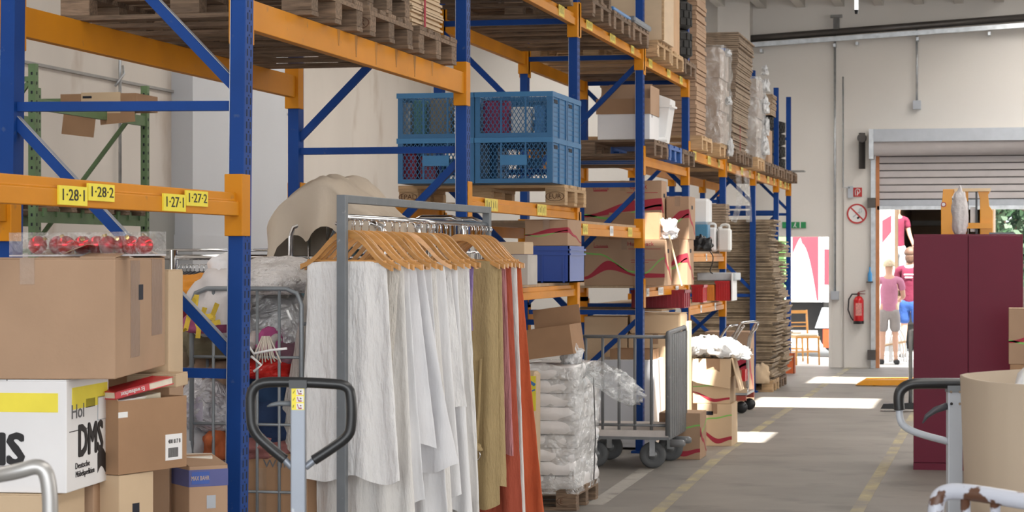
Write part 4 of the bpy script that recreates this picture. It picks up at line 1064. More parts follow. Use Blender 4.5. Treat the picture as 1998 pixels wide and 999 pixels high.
# near cage with textiles
def cage(lab, x0, x1, ytop, Yf, depth, zb=0.18, bars=5, hz=(), m=STEEL, curved=True, r=0.009, name='roll_cage', rz=0, fr=0.016):
    a = onY(x0, ytop, Yf); b = onY(x1, ytop, Yf)
    W = b.x - a.x; H = a.z
    t = thing(name, lab, 'cart', (a.x, Yf, 0), rz)
    for y in (0, depth):
        MB().tube([(0, y, zb), (0, y, H - 0.07), (0.02, y, H - 0.02), (0.07, y, H), (W - 0.07, y, H), (W - 0.02, y, H - 0.02), (W, y, H - 0.07), (W, y, zb)], fr, 10).build('panel_frame', m, t)
        for i in range(1, bars):
            MB().tube([(W * i / bars, y, zb), (W * i / bars, y, H)], r, 6).build('bar', m, t)
        for z in hz: MB().tube([(0, y, z), (W, y, z)], r * 0.9, 6).build('crossbar', m, t)
    for x in (0, W):
        for i in range(1, 4): MB().tube([(x, depth * i / 4, zb), (x, depth * i / 4, H * 0.9)], r, 6).build('bar', m, t)
        MB().tube([(x, 0, H * 0.9), (x, depth, H * 0.9)], r, 6).build('crossbar', m, t)
        MB().tube([(x, 0, H * 0.5), (x, depth, H * 0.5)], r, 6).build('crossbar', m, t)
    MB().box(-0.01, W + 0.01, -0.01, depth + 0.01, zb - 0.025, zb).build('platform', m, t)
    for x in (0.07, W - 0.07):
        for y in (0.08, depth - 0.08):
            wh = MB().lathe([(0.012, -0.016), (0.058, -0.016), (0.062, -0.010), (0.062, 0.010), (0.058, 0.016), (0.012, 0.016)], (x, y, 0.062), 18, 'x').build('wheel', RUBBER, t)
            MB().box(x - 0.022, x + 0.022, y - 0.02, y + 0.02, 0.11, zb - 0.025).box(x - 0.022, x - 0.018, y - 0.015, y + 0.015, 0.05, 0.11).box(x + 0.018, x + 0.022, y - 0.015, y + 0.015, 0.05, 0.11).build('caster_fork', m, wh)
    return t, W, H
SC = lambda c: FPX / c
YC1 = 9.28
cg, Wc, Hc = cage('grey tubular roll cage stuffed with bags and textiles behind the nearest rack frame', 374, 588, 563, YC1, 0.80, m=mat('cage_grey', (0.24, 0.26, 0.28), 0.45, 0.4), fr=0.011, r=0.0075, hz=[CAMZ + (502 - y) / 443.0 for y in (698, 830, 962)], bars=5)
WH_C = cloth('white_cloth', (0.78, 0.76, 0.77)); LACE = cloth('cream_lace', (0.74, 0.70, 0.68), bump=1.0, bscale=60)
zin = 0.18
def stackg(name, px, pyb, w, h, col, lab, cat='bag', seed=1, c=10.15, d=0.34, m=None, **k):
    return soft(name, px, pyb, c, w, h, d, m or cloth('soft_' + lab[:18].replace(' ', '_'), col), lab, cat, seed, 'textiles in the near roll cage', **k)
# bottom layers first
bxw = onY(600, 880, YC1 + .05).x - onY(482, 880, YC1 + 0.05).x
tW = carton(bxw, 0.5, onY(482, 885, YC1 + 0.05).z - 0.181, 'brown taped carton with pencil writing at the bottom of the near cage', (onY(482, 880, YC1 + .05).x, YC1 + 0.05, 0.181), 0, CARD_D, tape=False)
MB().box(bxw * 0.17, bxw * 0.32, -0.001, 0, 0, 0.58).build('parcel_tape', TAPE, tW)
letters('Wurst', 0.05, mat('pen_grey', (0.12, 0.12, 0.13)), tW, (bxw * 0.55, -0.0015, 0.60), FRONT, sx=1.2)
stackg('cloth_bundle', 430, 905, 0.34, 0.34, (0.36, 0.30, 0.30), 'grey white crumpled blanket low in the near cage', 'cloth', 3, z=0.63)
stackg('cloth_bundle', 430, 1080, 0.40, 0.50, (0.25, 0.2, 0.18), 'brown blanket roll at the bottom of the near cage', 'cloth', 4, z=0.19, fold=0.08)
stackg('cloth_bundle', 385, 900, 0.22, 0.25, (0.45, 0.46, 0.48), 'pale grey towel beside the printed carton in the cage', 'cloth', 5, z=0.75, c=10.0)
stackg('cloth_bundle', 434, 893, 0.16, 0.18, (0.48, 0.12, 0.04), 'rust orange folded cloth in the near cage', 'cloth', 6, c=9.98, z=None)
PINKB = film('bag_film_clear', (0.75, 0.74, 0.78), 0.35, 1.0, 14, 0.6)
stackg('plastic_bag', 408, 845, 0.30, 0.22, (0.42, 0.38, 0.45), 'lilac pillow in a clear plastic bag in the near cage', 'bag', 7, c=10.0, z=0.92)
stackg('plastic_bag', 408, 846, 0.315, 0.235, None, 'clear plastic bag around the lilac pillow in the near cage', 'bag', 7, c=10.0, m=PINKB, z=0.915)
stackg('cloth_bundle', 425, 768, 0.30, 0.17, (0.34, 0.22, 0.15), 'tan leather bag in the middle of the near cage', 'bag', 8, z=1.09)
stackg('cloth_bundle', 395, 760, 0.22, 0.22, (0.16, 0.12, 0.08), 'dark brown fur cloth by the cage edge', 'cloth', 9, z=1.13, fold=0.12, c=10.25)
stackg('cloth_bundle', 420, 715, 0.32, 0.18, (0.17, 0.145, 0.09), 'dark olive folded cloth above the tan bag', 'cloth', 10, z=1.24, c=10.1)
stackg('cloth_bundle', 425, 672, 0.30, 0.14, (0.62, 0.60, 0.62), 'white rumpled linen beneath the dotted pillow', 'cloth', 11, z=1.34, c=10.1)
stackg('cushion', 405, 640, 0.20, 0.10, (0.42, 0.10, 0.22), 'magenta cushion corner beneath the gold ribbons', 'cushion', 12, c=9.95, z=1.36)
DOT = mat('dotted_white_cloth', (0.72, 0.67, 0.66), 0.9, 0, 0.05, 8, bump=0.3, bscale=14)
stackg('cushion', 428, 640, 0.26, 0.24, None, 'white pillow with small dots by the nearest post', 'cushion', 13, m=DOT, c=9.95, z=1.40, fold=0.03)
for i in range(7):
    a_ = i * 0.9
ORG = cloth('orange_cloth', (0.72, 0.28, 0.03))
stackg('cloth_bundle', 378, 608, 0.34, 0.12, None, 'bright orange cloth under the grey cage rim', 'cloth', 14, m=ORG, c=10.35, z=1.50, fold=0.02)
RIB = mat('gold_ribbon', (0.72, 0.50, 0.06), 0.3, 0.5, 0.2, 20)
rb = MB()
def ribbon(mb, pts, w=0.02):
    for i in range(len(pts) - 1): mb.bar(pts[i], pts[i + 1], w, 0.0015, (0, 1, 0)) if 0 else mb.bar(pts[i], pts[i + 1], w, 0.002, (0, 1, 0.01))
    return mb
t = thing('gold_ribbon', 'tangle of gold ribbon hanging over the cage rim', 'ribbon', (0, 0, 0))
for q in (((384, 575), (380, 605), (392, 640), (398, 625)), ((382, 580), (372, 600), (368, 620)), ((378, 608), (395, 622), (415, 615), (424, 592)), ((392, 640), (410, 632), (430, 628)), ((368, 620), (362, 645), (358, 642)), ((375, 600), (388, 640), (386, 660)), ((400, 600), (395, 615), (420, 622))):
    ribbon(MB(), [at(a_, b_, 9.62 - 0.01 * k) for k, (a_, b_) in enumerate(q)], 0.022).build('strand', RIB, t)
# upper right of the cage, seen between post and garments
stackg('cloth_bundle', 512, 1000 - 120, 0.40, 0.24, (0.012, 0.03, 0.085), 'dark navy cloth bundle in the near cage', 'cloth', 15, c=10.0, z=0.86)
stackg('cloth_bundle', 522, 800, 0.36, 0.22, (0.014, 0.04, 0.10), 'dark blue denim jacket in the near cage', 'cloth', 16, c=10.05, z=1.00)
stackg('cloth_bundle', 520, 900, 0.26, 0.12, (0.30, 0.12, 0.11), 'dusty red lace cloth above the pencil marked carton', 'cloth', 17, c=9.95, z=0.80, fold=0.12)
stackg('plastic_bag', 515, 725, 0.26, 0.10, None, 'glossy red plastic bag beneath the white cord tassels', 'bag', 18, m=mat('red_foil', (0.6, 0.02, 0.015), 0.2, bump=0.8, bscale=12), c=9.98, z=1.155)
stackg('cloth_bundle', 560, 715, 0.26, 0.12, (0.24, 0.12, 0.16), 'purple patterned scarf next to the red bag', 'cloth', 19, c=10.1, z=1.19)
stackg('cloth_bundle', 545, 690, 0.34, 0.28, (0.68, 0.68, 0.70), 'white duvet in the near cage under the lace heap', 'cloth', 20, c=10.25, z=1.24)
stackg('plastic_bag', 530, 690, 0.40, 0.32, None, 'clear film bag around the white duvet', 'bag', 20, c=10.22, m=film('duvet_film', (0.8, 0.8, 0.82), 0.45, 1.0, 10, 0.4), z=1.23)
stackg('cushion', 508, 665, 0.15, 0.08, (0.66, 0.60, 0.58), 'small cream knitted cushion with tassels', 'cushion', 21, c=9.95, z=1.29)
stackg('cushion', 527, 668, 0.035, 0.11, (0.55, 0.10, 0.30), 'pink strap of cloth beside the knitted cushion', 'cloth', 22, c=9.93, z=1.27)
tt = thing('cord_tassels', 'bunch of cream cord tassels hanging through the cage bars', 'tassels', (0, 0, 0))
for i in range(10):
    a0 = (512 + i * 1.5, 656); a1 = (498 + i * 4.6, 688 + (i % 3) * 5); a2 = (494 + i * 6.0, 700 + (i * 7 % 11))
    MB().tube([at(*a0, 9.66), at(*a1, 9.62), at(*a2, 9.63)], 0.0035, 5).build('cord', mat('cord_cream', (0.62, 0.55, 0.48), 0.9), tt)
for q in (((480, 668), (495, 690), (530, 683), (560, 680)), ((490, 695), (510, 712), (495, 725)), ((560, 605), (568, 625))):
    MB().tube([at(a_, b_, 9.60) for a_, b_ in q], 0.006, 6).build('cord', WHITE, tt)
stackg('lace_heap', 545, 575, 0.52, 0.16, None, 'heap of fluffy white lace on top of the near cage', 'cloth', 23, m=LACE, c=10.3, z=1.535, amp=0.25, fold=0.06, d=0.55, ff=7)
stackg('lace_heap', 492, 575, 0.40, 0.13, None, 'lower fold of white lace hanging over the cage rim', 'cloth', 24, m=LACE, c=10.1, z=1.53, amp=0.2, fold=0.05, d=0.4)
stackg('cushion', 440, 562, 0.14, 0.14, None, 'white frilled cushion on the cage seen against the nearest post', 'cushion', 25, m=WH_C, c=10.5, z=1.57)
# second cage under the beige sheet
YC2 = 10.95
cage('chrome roll cage covered by the beige sheet behind the garment rail', 566, 752, 436, YC2, 0.7, hz=(1.7, 1.3), bars=5, m=CHROME)
cage('taller chrome roll cage behind the garment rail hooks', 800, 905, 425, YC2 + 0.95, 0.5, hz=(1.5, 1.1), bars=6, m=CHROME)
SHEET = mat('beige_sheet', (0.56, 0.47, 0.375), 0.85, 0, 0.05, 3, bump=0.5, bscale=7)
def drape(W, D, H0, drop, seed, peak, n=96, m=30):
    mb = MB(); vs_ = [(0, 0, H0 + peak(0, 0))]
    for i in range(1, m + 1):
        s_ = i / m
        for k in range(n):
            t = 2 * PI * k / n; cx, cy = math.cos(t), math.sin(t)
            e = (abs(cx) ** 4 + abs(cy) ** 4) ** -0.25
            u_ = min(1, s_ / 0.55); x, y = cx * e * W / 2 * u_, cy * e * D / 2 * u_
            z = H0 + peak(x, y) * (1 - 0.0 * u_)
            z += 0.035 * nz((x + seed, y, 0), 6) + 0.02 * (0.3 - abs(nz((x * 1.3 + y, y + seed, 2), 9)))
            z -= 0.10 * max(0, u_ - 0.75) ** 2 * 16 * 0.35
            if s_ > 0.55:
                q = (s_ - 0.55) / 0.45; dr = drop * (0.7 + 0.5 * nz((cx * 1.5 + seed, cy * 1.5, 1), 1.4)) + 0.30 * max(0, min(1, (-cx - 0.55) / 0.25))
                z -= dr * q; fo = 0.05 * q * math.sin(9 * t + seed + 2 * nz((cx, cy, seed), 2)); x += cx * (0.02 + fo); y += cy * (0.02 + fo)
            vs_.append((x, y, z))
    fs = [(0, 1 + k, 1 + (k + 1) % n) for k in range(n)] + [(1 + i * n + k, 1 + i * n + (k + 1) % n, 1 + (i + 1) * n + (k + 1) % n, 1 + (i + 1) * n + k) for i in range(m - 1) for k in range(n)]
    return mb.add(vs_, fs, True)
pcn = onY(655, 430, YC2 + 0.35)
pk = lambda x, y: 0.20 * math.exp(-((x - 0.02) / 0.17) ** 2) + 0.05 * math.exp(-((x + 0.18) / 0.12) ** 2) - 0.10 * max(0, x - 0.12) - 0.22 * max(0, -x - 0.20)
tag(drape(0.66, 0.76, pcn.z + 0.03, 0.33, 3.0, pk).build('beige_sheet', SHEET, loc=(pcn.x + 0.03, pcn.y, 0)), 'rumpled beige sheet piled over the chrome cage', 'sheet')
tag(blob(0.26, 0.28, 0.50, 31, 0.12).build('cloth_bundle', cloth('pale_blue_cloth', (0.30, 0.48, 0.56)), loc=(pcn.x + 0.05, YC2 + 0.33, 0.95)), 'pale blue blanket under the beige sheet', 'cloth')
tag(blob(0.27, 0.30, 0.48, 32, 0.15).build('cloth_bundle', cloth('grey_blanket', (0.30, 0.28, 0.27)), loc=(pcn.x, YC2 + 0.35, 0.18)), 'grey blanket at the bottom of the chrome cage', 'cloth')

# back chrome rail with dark clothes
t = thing('clothes_rail', 'chrome clothes rail with dark garments behind the near rack', 'clothes rail', (0, 0, 0))
Yr = 11.6
a = onY(296, 502, Yr); b = onY(560, 500, Yr); b.z = a.z
MB().tube([a, b], 0.016, 12).build('rod', CHROME, t)
MB().tube([a + Vector((-.1, .12, 0.04)), b + Vector((0, .12, 0.04))], 0.008, 8).build('rod', CHROME, t)
p = onY(338, 495, Yr - .0)
MB().tube([(p.x, p.y, 0.05), (p.x, p.y, p.z + 0.02)], 0.022, 14).build('post', CHROME, t)
MB().tube([(b.x, b.y, 0.05), (b.x, b.y, p.z + 0.02)], 0.022, 14).build('post', CHROME, t)
MB().box(a.x, b.x, Yr - 0.02, Yr + 0.02, 0.03, 0.07).build('base_bar', CHROME, t)
def hook(mb, z=0.0, r=0.022, wr=0.0018, up=0.05):
    pts = [(0, 0, z), (0, 0, z + up * 0.55)] + [(r * (1 - math.cos(q)) * 1 - 0.0, 0, z + up * 0.55 + r * math.sin(q) + 0.0) for q in [PI * k / 8 * 1.25 for k in range(1, 9)]]
    pts = [(x - 0.0, y, zz) for x, y, zz in pts]
    return mb.tube(pts, wr, 6)
def dark_hanger(px, col, lab, wd=0.40):
    pz = onY(px, 502, Yr)
    t = thing('plastic_hanger', 'hanger holding the ' + lab, 'hanger', (pz.x, Yr, pz.z - 0.08), 0.9, 'dark hangers on the chrome rail')
    hook(MB(), 0, 0.017, 0.002, 0.045).build('hook', CHROME, t)
    lo = []; hi = []
    for k in range(-10, 11):
        x = k / 10 * wd / 2; z = -0.11 * (abs(k) / 10) ** 1.2
        lo.append((x, z - 0.018)); hi.append((x, z + 0.004))
    MB().strip(lo, hi, 0.016, Matrix.Translation((0, -0.008, 0))).build('shoulder', mat('dark_grey_hanger', (0.08, 0.08, 0.09), 0.4), t)
for i, px in enumerate((349, 356, 364, 371, 379, 389, 397)):
    dark_hanger(px, 0, ('black coat', 'black blouse', 'charcoal jacket', 'black cardigan', 'grey waistcoat', 'dark red dress', 'black evening dress')[i] + ' on the chrome rail')

# ------------------------------------------------------------------ garments
DARKG = []
def garment(wt, wb_, L_, dep, seed, folds=7, amp=0.018, hem=0.02, shift=0.0, n=56, m=26, top_in=0.0):
    mb = MB(); vs_ = []
    for i in range(m + 1):
        s_ = i / m; w_ = wt + (wb_ - wt) * s_ ** 1.15; a_ = amp * (0.25 + 0.9 * s_)
        for k in range(n):
            t = 2 * PI * k / n; cx, sy_ = math.cos(t), math.sin(t)
            x = cx * w_ / 2 + shift * s_
            f = a_ * math.sin(folds * (x / max(w_, .01)) * 2 * PI * 0.5 + seed + 1.5 * nz((x * 3, s_ * 2, seed), 1.3)) + 0.008 * nz((x, s_ * L_, seed), 16)
            y = sy_ * dep / 2 * (0.5 + 0.5 * s_) + f
            z = -s_ * L_ + (hem * math.sin(x * 22 + seed) + hem * 1.5 * nz((x, 0, seed), 5)) * s_ ** 6
            z -= 0.012 * (abs(cx) ** 6) * (1 - s_)
            vs_.append((x, y, z))
    fs = [(i * n + k, (i + 1) * n + k, (i + 1) * n + (k + 1) % n, i * n + (k + 1) % n) for i in range(m) for k in range(n)]
    fs.append(tuple(range(n)))
    return mb.add(vs_, fs, True)
for i, (px, col_, lab) in enumerate(((352, (0.02, 0.02, 0.024), 'black coat on the chrome rail'), (362, (0.03, 0.028, 0.03), 'charcoal blouse on the chrome rail'), (374, (0.02, 0.02, 0.022), 'black cardigan on the chrome rail'), (386, (0.06, 0.06, 0.07), 'dark grey waistcoat on the chrome rail'), (399, (0.16, 0.01, 0.02), 'deep red dress at the end of the chrome rail'))):
    p_ = onY(px, 502, Yr)
    tag(garment(0.34, 0.42, 0.7, 0.05, i * 1.9, 5).build('coat', cloth('dark_cloth_%s' % lab[:6].replace(' ', ''), col_, 0.95, 0.3, 10), loc=(p_.x, Yr, p_.z - 0.125), rot=(0, 0, 0.9)), lab, 'garment', 'dark clothes on the chrome rail')
GRX = [at(668, 425, 9.6), at(950, 437, 11.9)]
R0, R1 = GRX; zr = (R0.z + R1.z) / 2; R0.z = R1.z = zr
rd = (R1 - R0).normalized(); rang = math.atan2(rd.y, rd.x) - PI / 2
rw = Vector((math.cos(rang), math.sin(rang), 0))
t = thing('garment_rail', 'grey square tube garment rail full of white clothes', 'garment rail', R0.xy.to_3d(), rang)
Lr = (R1 - R0).length; ztop = 1.972
MB().box(-0.02, 0.02, -0.02, 0.02, 0.08, ztop).build('post', GREYP, t, bevel=0.002)
MB().box(-0.02, 0.02, Lr - 0.02, Lr + 0.02, 0.08, ztop).build('post', GREYP, t, bevel=0.002)
MB().box(-0.02, 0.02, 0.02, Lr - 0.02, ztop - 0.035, ztop).build('top_bar', GREYP, t, bevel=0.002)
MB().tube([(0, 0.02, zr), (0, Lr - 0.02, zr)], 0.014, 12).build('hanging_rod', CHROME, t)
for y in (0, Lr):
    MB().box(-0.28, 0.28, y - 0.02, y + 0.02, 0.08, 0.12).build('foot_bar', GREYP, t)
    for x in (-0.25, 0.25):
        MB().lathe([(0.01, -0.015), (0.04, -0.015), (0.04, 0.015), (0.01, 0.015)], (x, y, 0.04), 14, 'x').build('wheel', RUBBER, t)
HW = mat('varnished_hanger_wood', (0.60, 0.30, 0.095), 0.32, 0, 0.14, 4, (3, 12, 12), rnd_var=0.18)
HWP = mat('pale_hanger_wood', (0.70, 0.50, 0.32), 0.5, 0, 0.08, 4, (3, 12, 12))
lo = []; hi = []
for k in range(-14, 15):
    u_ = abs(k) / 14; x = k / 14 * 0.215
    z = -0.150 * (u_ ** 1.15) - 0.014 * math.sin(u_ * PI * 2) * -1
    th = 0.034 * (1 - 0.45 * u_) + (0.006 if u_ > 0.93 else 0)
    lo.append((x, z - th * 0.62)); hi.append((x, z + th * 0.38))
hm = MB()
for i in range(len(lo) - 1):
    u_ = abs(i - 13.5) / 14; th = 0.013 + 0.016 * u_ ** 2
    hm.prism([lo[i], lo[i + 1], hi[i + 1], hi[i]], th, Matrix.Translation((0, -th / 2, 0)))
HANG = hm.mesh('shoulder'); fixn(HANG)
for q in HANG.polygons: q.use_smooth = False
def wood_hanger(pos, rz, lab, m=HW, tilt=0.0, sc=1.0, grp='wooden hangers on the garment rail'):
    t = thing('wooden_hanger', lab, 'hanger', pos, rz, grp, ry=tilt)
    me = HANG
    o = link('shoulder', me if m is HW else me.copy(), t)
    o.data.materials.clear() if m is not HW else None
    if not o.data.materials: o.data.materials.append(m)
    hook(MB(), 0.01, 0.019, 0.0022, 0.055).build('hook', CHROME, t)
    MB().tube([(-0.185, 0, -0.125), (0.185, 0, -0.125)], 0.006, 8).build('crossbar', m, t)
    return t
HANG.materials.append(HW)
def gm(name, col, bump=0.6, bscale=9, var=0.03, alpha=None, bst=(3, 3, 0.8), rough=0.9):
    return mat('garment_' + name, col, rough, 0, var, 4, bump=bump, bscale=bscale, alpha=alpha, bstretch=bst)
W1 = gm('white_crinkled', (0.80, 0.79, 0.79), 0.9, 14); W2 = gm('cream_lace', (0.66, 0.62, 0.57), 1.0, 40, 0.12, None, (3, 3, 0.5)); W3 = gm('bright_white', (0.82, 0.82, 0.84), 0.5, 8)
W4 = gm('sheer_white', (0.82, 0.82, 0.85), 0.4, 8, alpha=0.82); W5 = gm('offwhite', (0.74, 0.72, 0.70), 0.7, 12)
KH = gm('khaki_corduroy', (0.42, 0.31, 0.155), 0.5, 30, 0.08); PK = gm('pink_crinkled', (0.62, 0.27, 0.29), 0.9, 25, 0.12, None, (4, 4, 0.4)); RU = gm('rust_brown', (0.38, 0.075, 0.04), 0.6, 12); OR = gm('orange_red', (0.55, 0.11, 0.04), 0.5, 12, 0.1); LI = gm('lilac', (0.34, 0.24, 0.50), 0.8, 20, 0.15)
GAR = [ # t, top width, bottom width, bottom px y, material, label, shift
    (0.030, 0.375, 0.47, 938, W1, 'front white crinkled cotton skirt on the garment rail', 0.02),
    (0.080, 0.43, 0.56, 885, W2, 'cream lace skirt showing its striped hem behind the pallet truck handle', -0.12),
    (0.125, 0.39, 0.50, 1020, W5, 'long off white skirt reaching below the front crinkled one', 0.0),
    (0.175, 0.38, 0.52, 985, W3, 'bright white long petticoat third behind the front skirt', 0.01),
    (0.23, 0.37, 0.50, 870, W4, 'thin white blouse with straps showing beside the front skirt', 0.03),
    (0.285, 0.37, 0.60, 912, W4, 'sheer white tunic with a wide flared hem', 0.05),
    (0.34, 0.38, 0.50, 1030, W3, 'long bright white underskirt below the flared tunic', 0.03),
    (0.395, 0.36, 0.46, 985, W5, 'off white skirt in the middle of the garment rail', 0.03),
    (0.45, 0.36, 0.46, 965, W3, 'white cotton skirt past the flared tunic', 0.03),
    (0.51, 0.36, 0.48, 800, W1, 'short white skirt with eyelet lace band', 0.02),
    (0.56, 0.36, 0.48, 1000, W3, 'narrow white skirt behind the eyelet lace one', 0.02),
    (0.61, 0.36, 0.50, 1030, W5, 'longest off white skirt with frayed edge beside the khaki trousers', 0.02),
    (0.66, 0.37, 0.46, 1020, W1, 'last white skirt just before the khaki trousers', 0.01),
    (0.70, 0.37, 0.36, 640, LI, 'lilac patterned cloth peeping out before the khaki trousers', 0.0),
    (0.77, 0.40, 0.42, 985, KH, 'khaki corduroy trousers with knotted belt and metal ring', 0.0),
    (0.81, 0.39, 0.40, 960, KH, 'second khaki corduroy trousers folded behind the belted pair', 0.02),
    (0.865, 0.365, 0.42, 880, PK, 'pink crinkled skirt beside the khaki trousers', 0.02),
    (0.90, 0.38, 0.44, 1010, RU, 'long rust brown skirt below the pink one', 0.03),
    (0.935, 0.40, 0.46, 1010, W5, 'white skirt with yellow embroidery among the red ones', 0.02),
    (0.965, 0.41, 0.60, 1030, OR, 'orange red flared skirt at the far end of the garment rail', 0.05),
]
for i, (t_, wt, wbt, pyb, m_, lab, sh) in enumerate(GAR):
    t_ = t_ * 0.88 if i <= 13 else t_ + 0.01
    P_ = R0.lerp(R1, t_); c_ = P_.x * FW.x + P_.y * FW.y
    jit = rnd.uniform(-0.07, 0.07) + (0.25 if i in (8,) else 0)
    ht = wood_hanger((P_.x, P_.y, zr - 0.068), rang + jit, 'wooden hanger holding the ' + lab.replace(' on the garment rail', '').replace('front white', 'frontmost white')[:70], tilt=rnd.uniform(-.03, .03))
    ztg = zr - 0.068 - 0.130; zbg = max(0.14, CAMZ + (502 - pyb) * c_ / FPX)
    g = garment(wt, wbt, ztg - zbg, 0.05, i * 2.3 + 1, folds=6 + i % 4, amp=0.016, shift=sh).build('garment', m_, loc=(P_.x, P_.y, ztg + 0.004), rot=(0, 0, rang + jit))
    tag(g, lab, 'garment', 'clothes on the garment rail')
    g.name = {0: 'skirt', 4: 'blouse', 5: 'tunic', 13: 'scarf', 14: 'trousers', 15: 'trousers'}.get(i, 'skirt')
    if i == 14:
        pr = at(927, 888, c_ - 0.07)
        rg = MB().tube([(pr.x + 0.027 * math.cos(q * PI / 8), pr.y, pr.z + 0.027 * math.sin(q * PI / 8)) for q in range(16)], 0.0028, 6, closed=True)
        tt = thing('belt', 'khaki fabric belt with knot and round metal ring hanging on the trousers', 'belt', (0, 0, 0))
        rg.build('ring', CHROME, tt)
        MB().tube([at(938, 700, c_ - .05), at(934, 800, c_ - .06), at(930, 850, c_ - .07), at(927, 870, c_ - 0.07)], [0.008, 0.009, 0.010, 0.018], 8).build('strap', KH, tt)
        blob(0.03, 0.025, 0.025, 4).build('knot', KH, tt, loc=at(929, 880, c_ - 0.08))
for (t_, jt, m_, lab) in ((0.055, 0.05, HW, 'spare wooden hanger squeezed behind the frontmost one'), (0.205, 0.1, HW, 'spare wooden hanger between the petticoat and the blouse'), (0.31, -0.45, HW, 'spare wooden hanger turned sideways over the tunic'), (0.54, -0.62, HWP, 'pale unvarnished hanger turned out of the row'), (0.635, -0.3, HW, 'spare dark wooden hanger just past the pale one'), (0.84, 0.1, HW, 'spare wooden hanger over the pink skirt'), (0.985, 0.05, HW, 'last wooden hanger at the far post of the garment rail')):
    P_ = R0.lerp(R1, t_); wood_hanger((P_.x, P_.y, zr - 0.068), rang + jt, lab, m_)
# eyelet band and yellow embroidery
# ------------------------------------------------------------------ foreground handles
def offs(px, py, c): return at(px, py, c)
def pictos(par, x0, x1, y, z0, z1):
    MB().box(x0, x1, y - 0.001, y, z0, z1).build('yellow_sticker', YELLOW, par)
    hh_ = (z1 - z0) / 3
    for i in range(3):
        zz_ = z0 + hh_ * (i + 0.1)
        pl = MB().box(x0 + (x1 - x0) * 0.38, x1 - 0.002, y - 0.002, y - 0.001, zz_, zz_ + hh_ * 0.82).build('picture_field', CARD_W, par)
        xm = x0 + (x1 - x0) * 0.55
        MB().bar((xm, y - 0.0025, zz_ + hh_ * 0.15), (xm - 0.003, y - 0.0025, zz_ + hh_ * 0.7), 0.001, 0.002).bar((xm, y - 0.0025, zz_ + hh_ * 0.15), (xm + 0.009, y - 0.0025, zz_ + hh_ * 0.15), 0.001, 0.003).build('truck_symbol', REDB, pl)
        MB().lathe([(0.0022, -0.001), (0.0022, 0)], (xm + 0.006, y - 0.002, zz_ + hh_ * 0.5), 8, 'y').build('dot_symbol', BLACK, pl)
        MB().bar((x0 + 0.004, y - 0.0015, zz_ + hh_ * 0.2), (x0 + 0.009 if i else x0 + 0.006, y - 0.0015, zz_ + hh_ * 0.6), 0.001, 0.0015).build('arrow_symbol', BLACK, pl)
def jack(lab, c, loop, silver_tips, shaft_px, ytop, col, rt=0.0145, sticker=True, fd=1):
    base = at((shaft_px[0] + shaft_px[1]) / 2, 700, c); base.z = 0
    t = thing('pallet_truck', lab, 'pallet truck', base, TH)
    inv = Matrix.Rotation(-TH, 3, 'Z')
    L_ = lambda px, py, dc=0.0: inv @ (at(px, py, c + dc) - base)
    def smooth(pts, it=2):
        for _ in range(it):
            q = [pts[0]]
            for a, b in zip(pts, pts[1:]): q += [a.lerp(b, 0.25), a.lerp(b, 0.75)]
            pts = q + [pts[-1]]
        return pts
    MB().tube(smooth([L_(*p) for p in loop]), rt, 14).build('rubber_grip', RUBBER, t)
    for q in silver_tips: MB().tube(smooth([L_(*p) for p in q]), rt * 0.68, 12).build('handle_tube', col, t)
    w_ = (shaft_px[1] - shaft_px[0]) / (FPX / c); x0 = -w_ / 2
    zt_ = L_(shaft_px[0], ytop).z
    MB().box(x0, x0 + w_, -0.018, 0.018, 0.30, zt_).build('shaft', col, t, bevel=0.003)
    if sticker: pictos(t, x0 + 0.003, x0 + w_ - 0.003, -0.018, L_(0, 799).z, L_(0, 757).z)
    MB().lathe([(0.055, 0.10), (0.055, 0.34)], (0, 0.0, 0), 18).build('hydraulic_pump', mat('truck_base_paint', (0.45, 0.30, 0.05), 0.5), t)
    for s_ in (-1, 1):
        MB().box(s_ * 0.19 - 0.075, s_ * 0.19 + 0.075, min(0.10 * fd, 1.25 * fd), max(0.10 * fd, 1.25 * fd), 0.055, 0.09).build('fork', mat('truck_base_paint', (0.45, 0.3, 0.05)), t) if lab else None
        MB().lathe([(0.01, -0.02), (0.085, -0.02), (0.085, 0.02), (0.01, 0.02)], (s_ * 0.05, 0, 0.085), 18, 'x').build('wheel', RUBBER, t)
        MB().lathe([(0.01, -0.03), (0.038, -0.03), (0.038, 0.03), (0.01, 0.03)], (s_ * 0.19, 1.15 * fd, 0.038), 14, 'x').build('roller', RUBBER, t)
    MB().box(-0.26, 0.26, min(0.04 * fd, 0.1 * fd), max(0.04 * fd, 0.10 * fd), 0.055, 0.26).build('bridge', mat('truck_base_paint', (0.45, 0.3, 0.05)), t)
    return t, L_, x0, w_
tj, Lj, xj, wj = jack('grey pallet truck handle with black rubber loop in front of the white skirts', 6.1,
    [(556, 897), (530, 876), (492, 842), (489, 800), (489, 765), (505, 746), (560, 745), (640, 748), (680, 752), (686, 780), (686, 830), (680, 852), (640, 880), (612, 898)],
    [[(552, 894), (570, 912)], [(616, 896), (596, 912)]], (568, 597), 752, SILVER)
MB().tube([Lj(572, 788), Lj(545, 787), Lj(530, 790), Lj(521, 793)], [0.008, 0.007, 0.005, 0.002], 8).build('release_lever', GREYP, tj)
MB().box(xj - 0.004, xj + wj + 0.004, -0.022, 0.022, Lj(0, 757).z, Lj(0, 741).z).build('grip_clamp', RUBBER, tj)
tj2, Lj2, xj2, wj2 = jack('light grey pallet truck handle in front of the maroon cabinet', 6.75,
    [(1755, 800), (1753, 775), (1757, 760), (1775, 749), (1810, 748), (1870, 748), (1960, 750), (1985, 755), (1992, 775), (1992, 800)],
    [[(1755, 798), (1755, 815), (1762, 832), (1790, 846), (1852, 862)], [(1992, 798), (1990, 830), (1960, 850), (1872, 862)]], (1848, 1876), 758, LGREY, rt=0.0165, sticker=False)
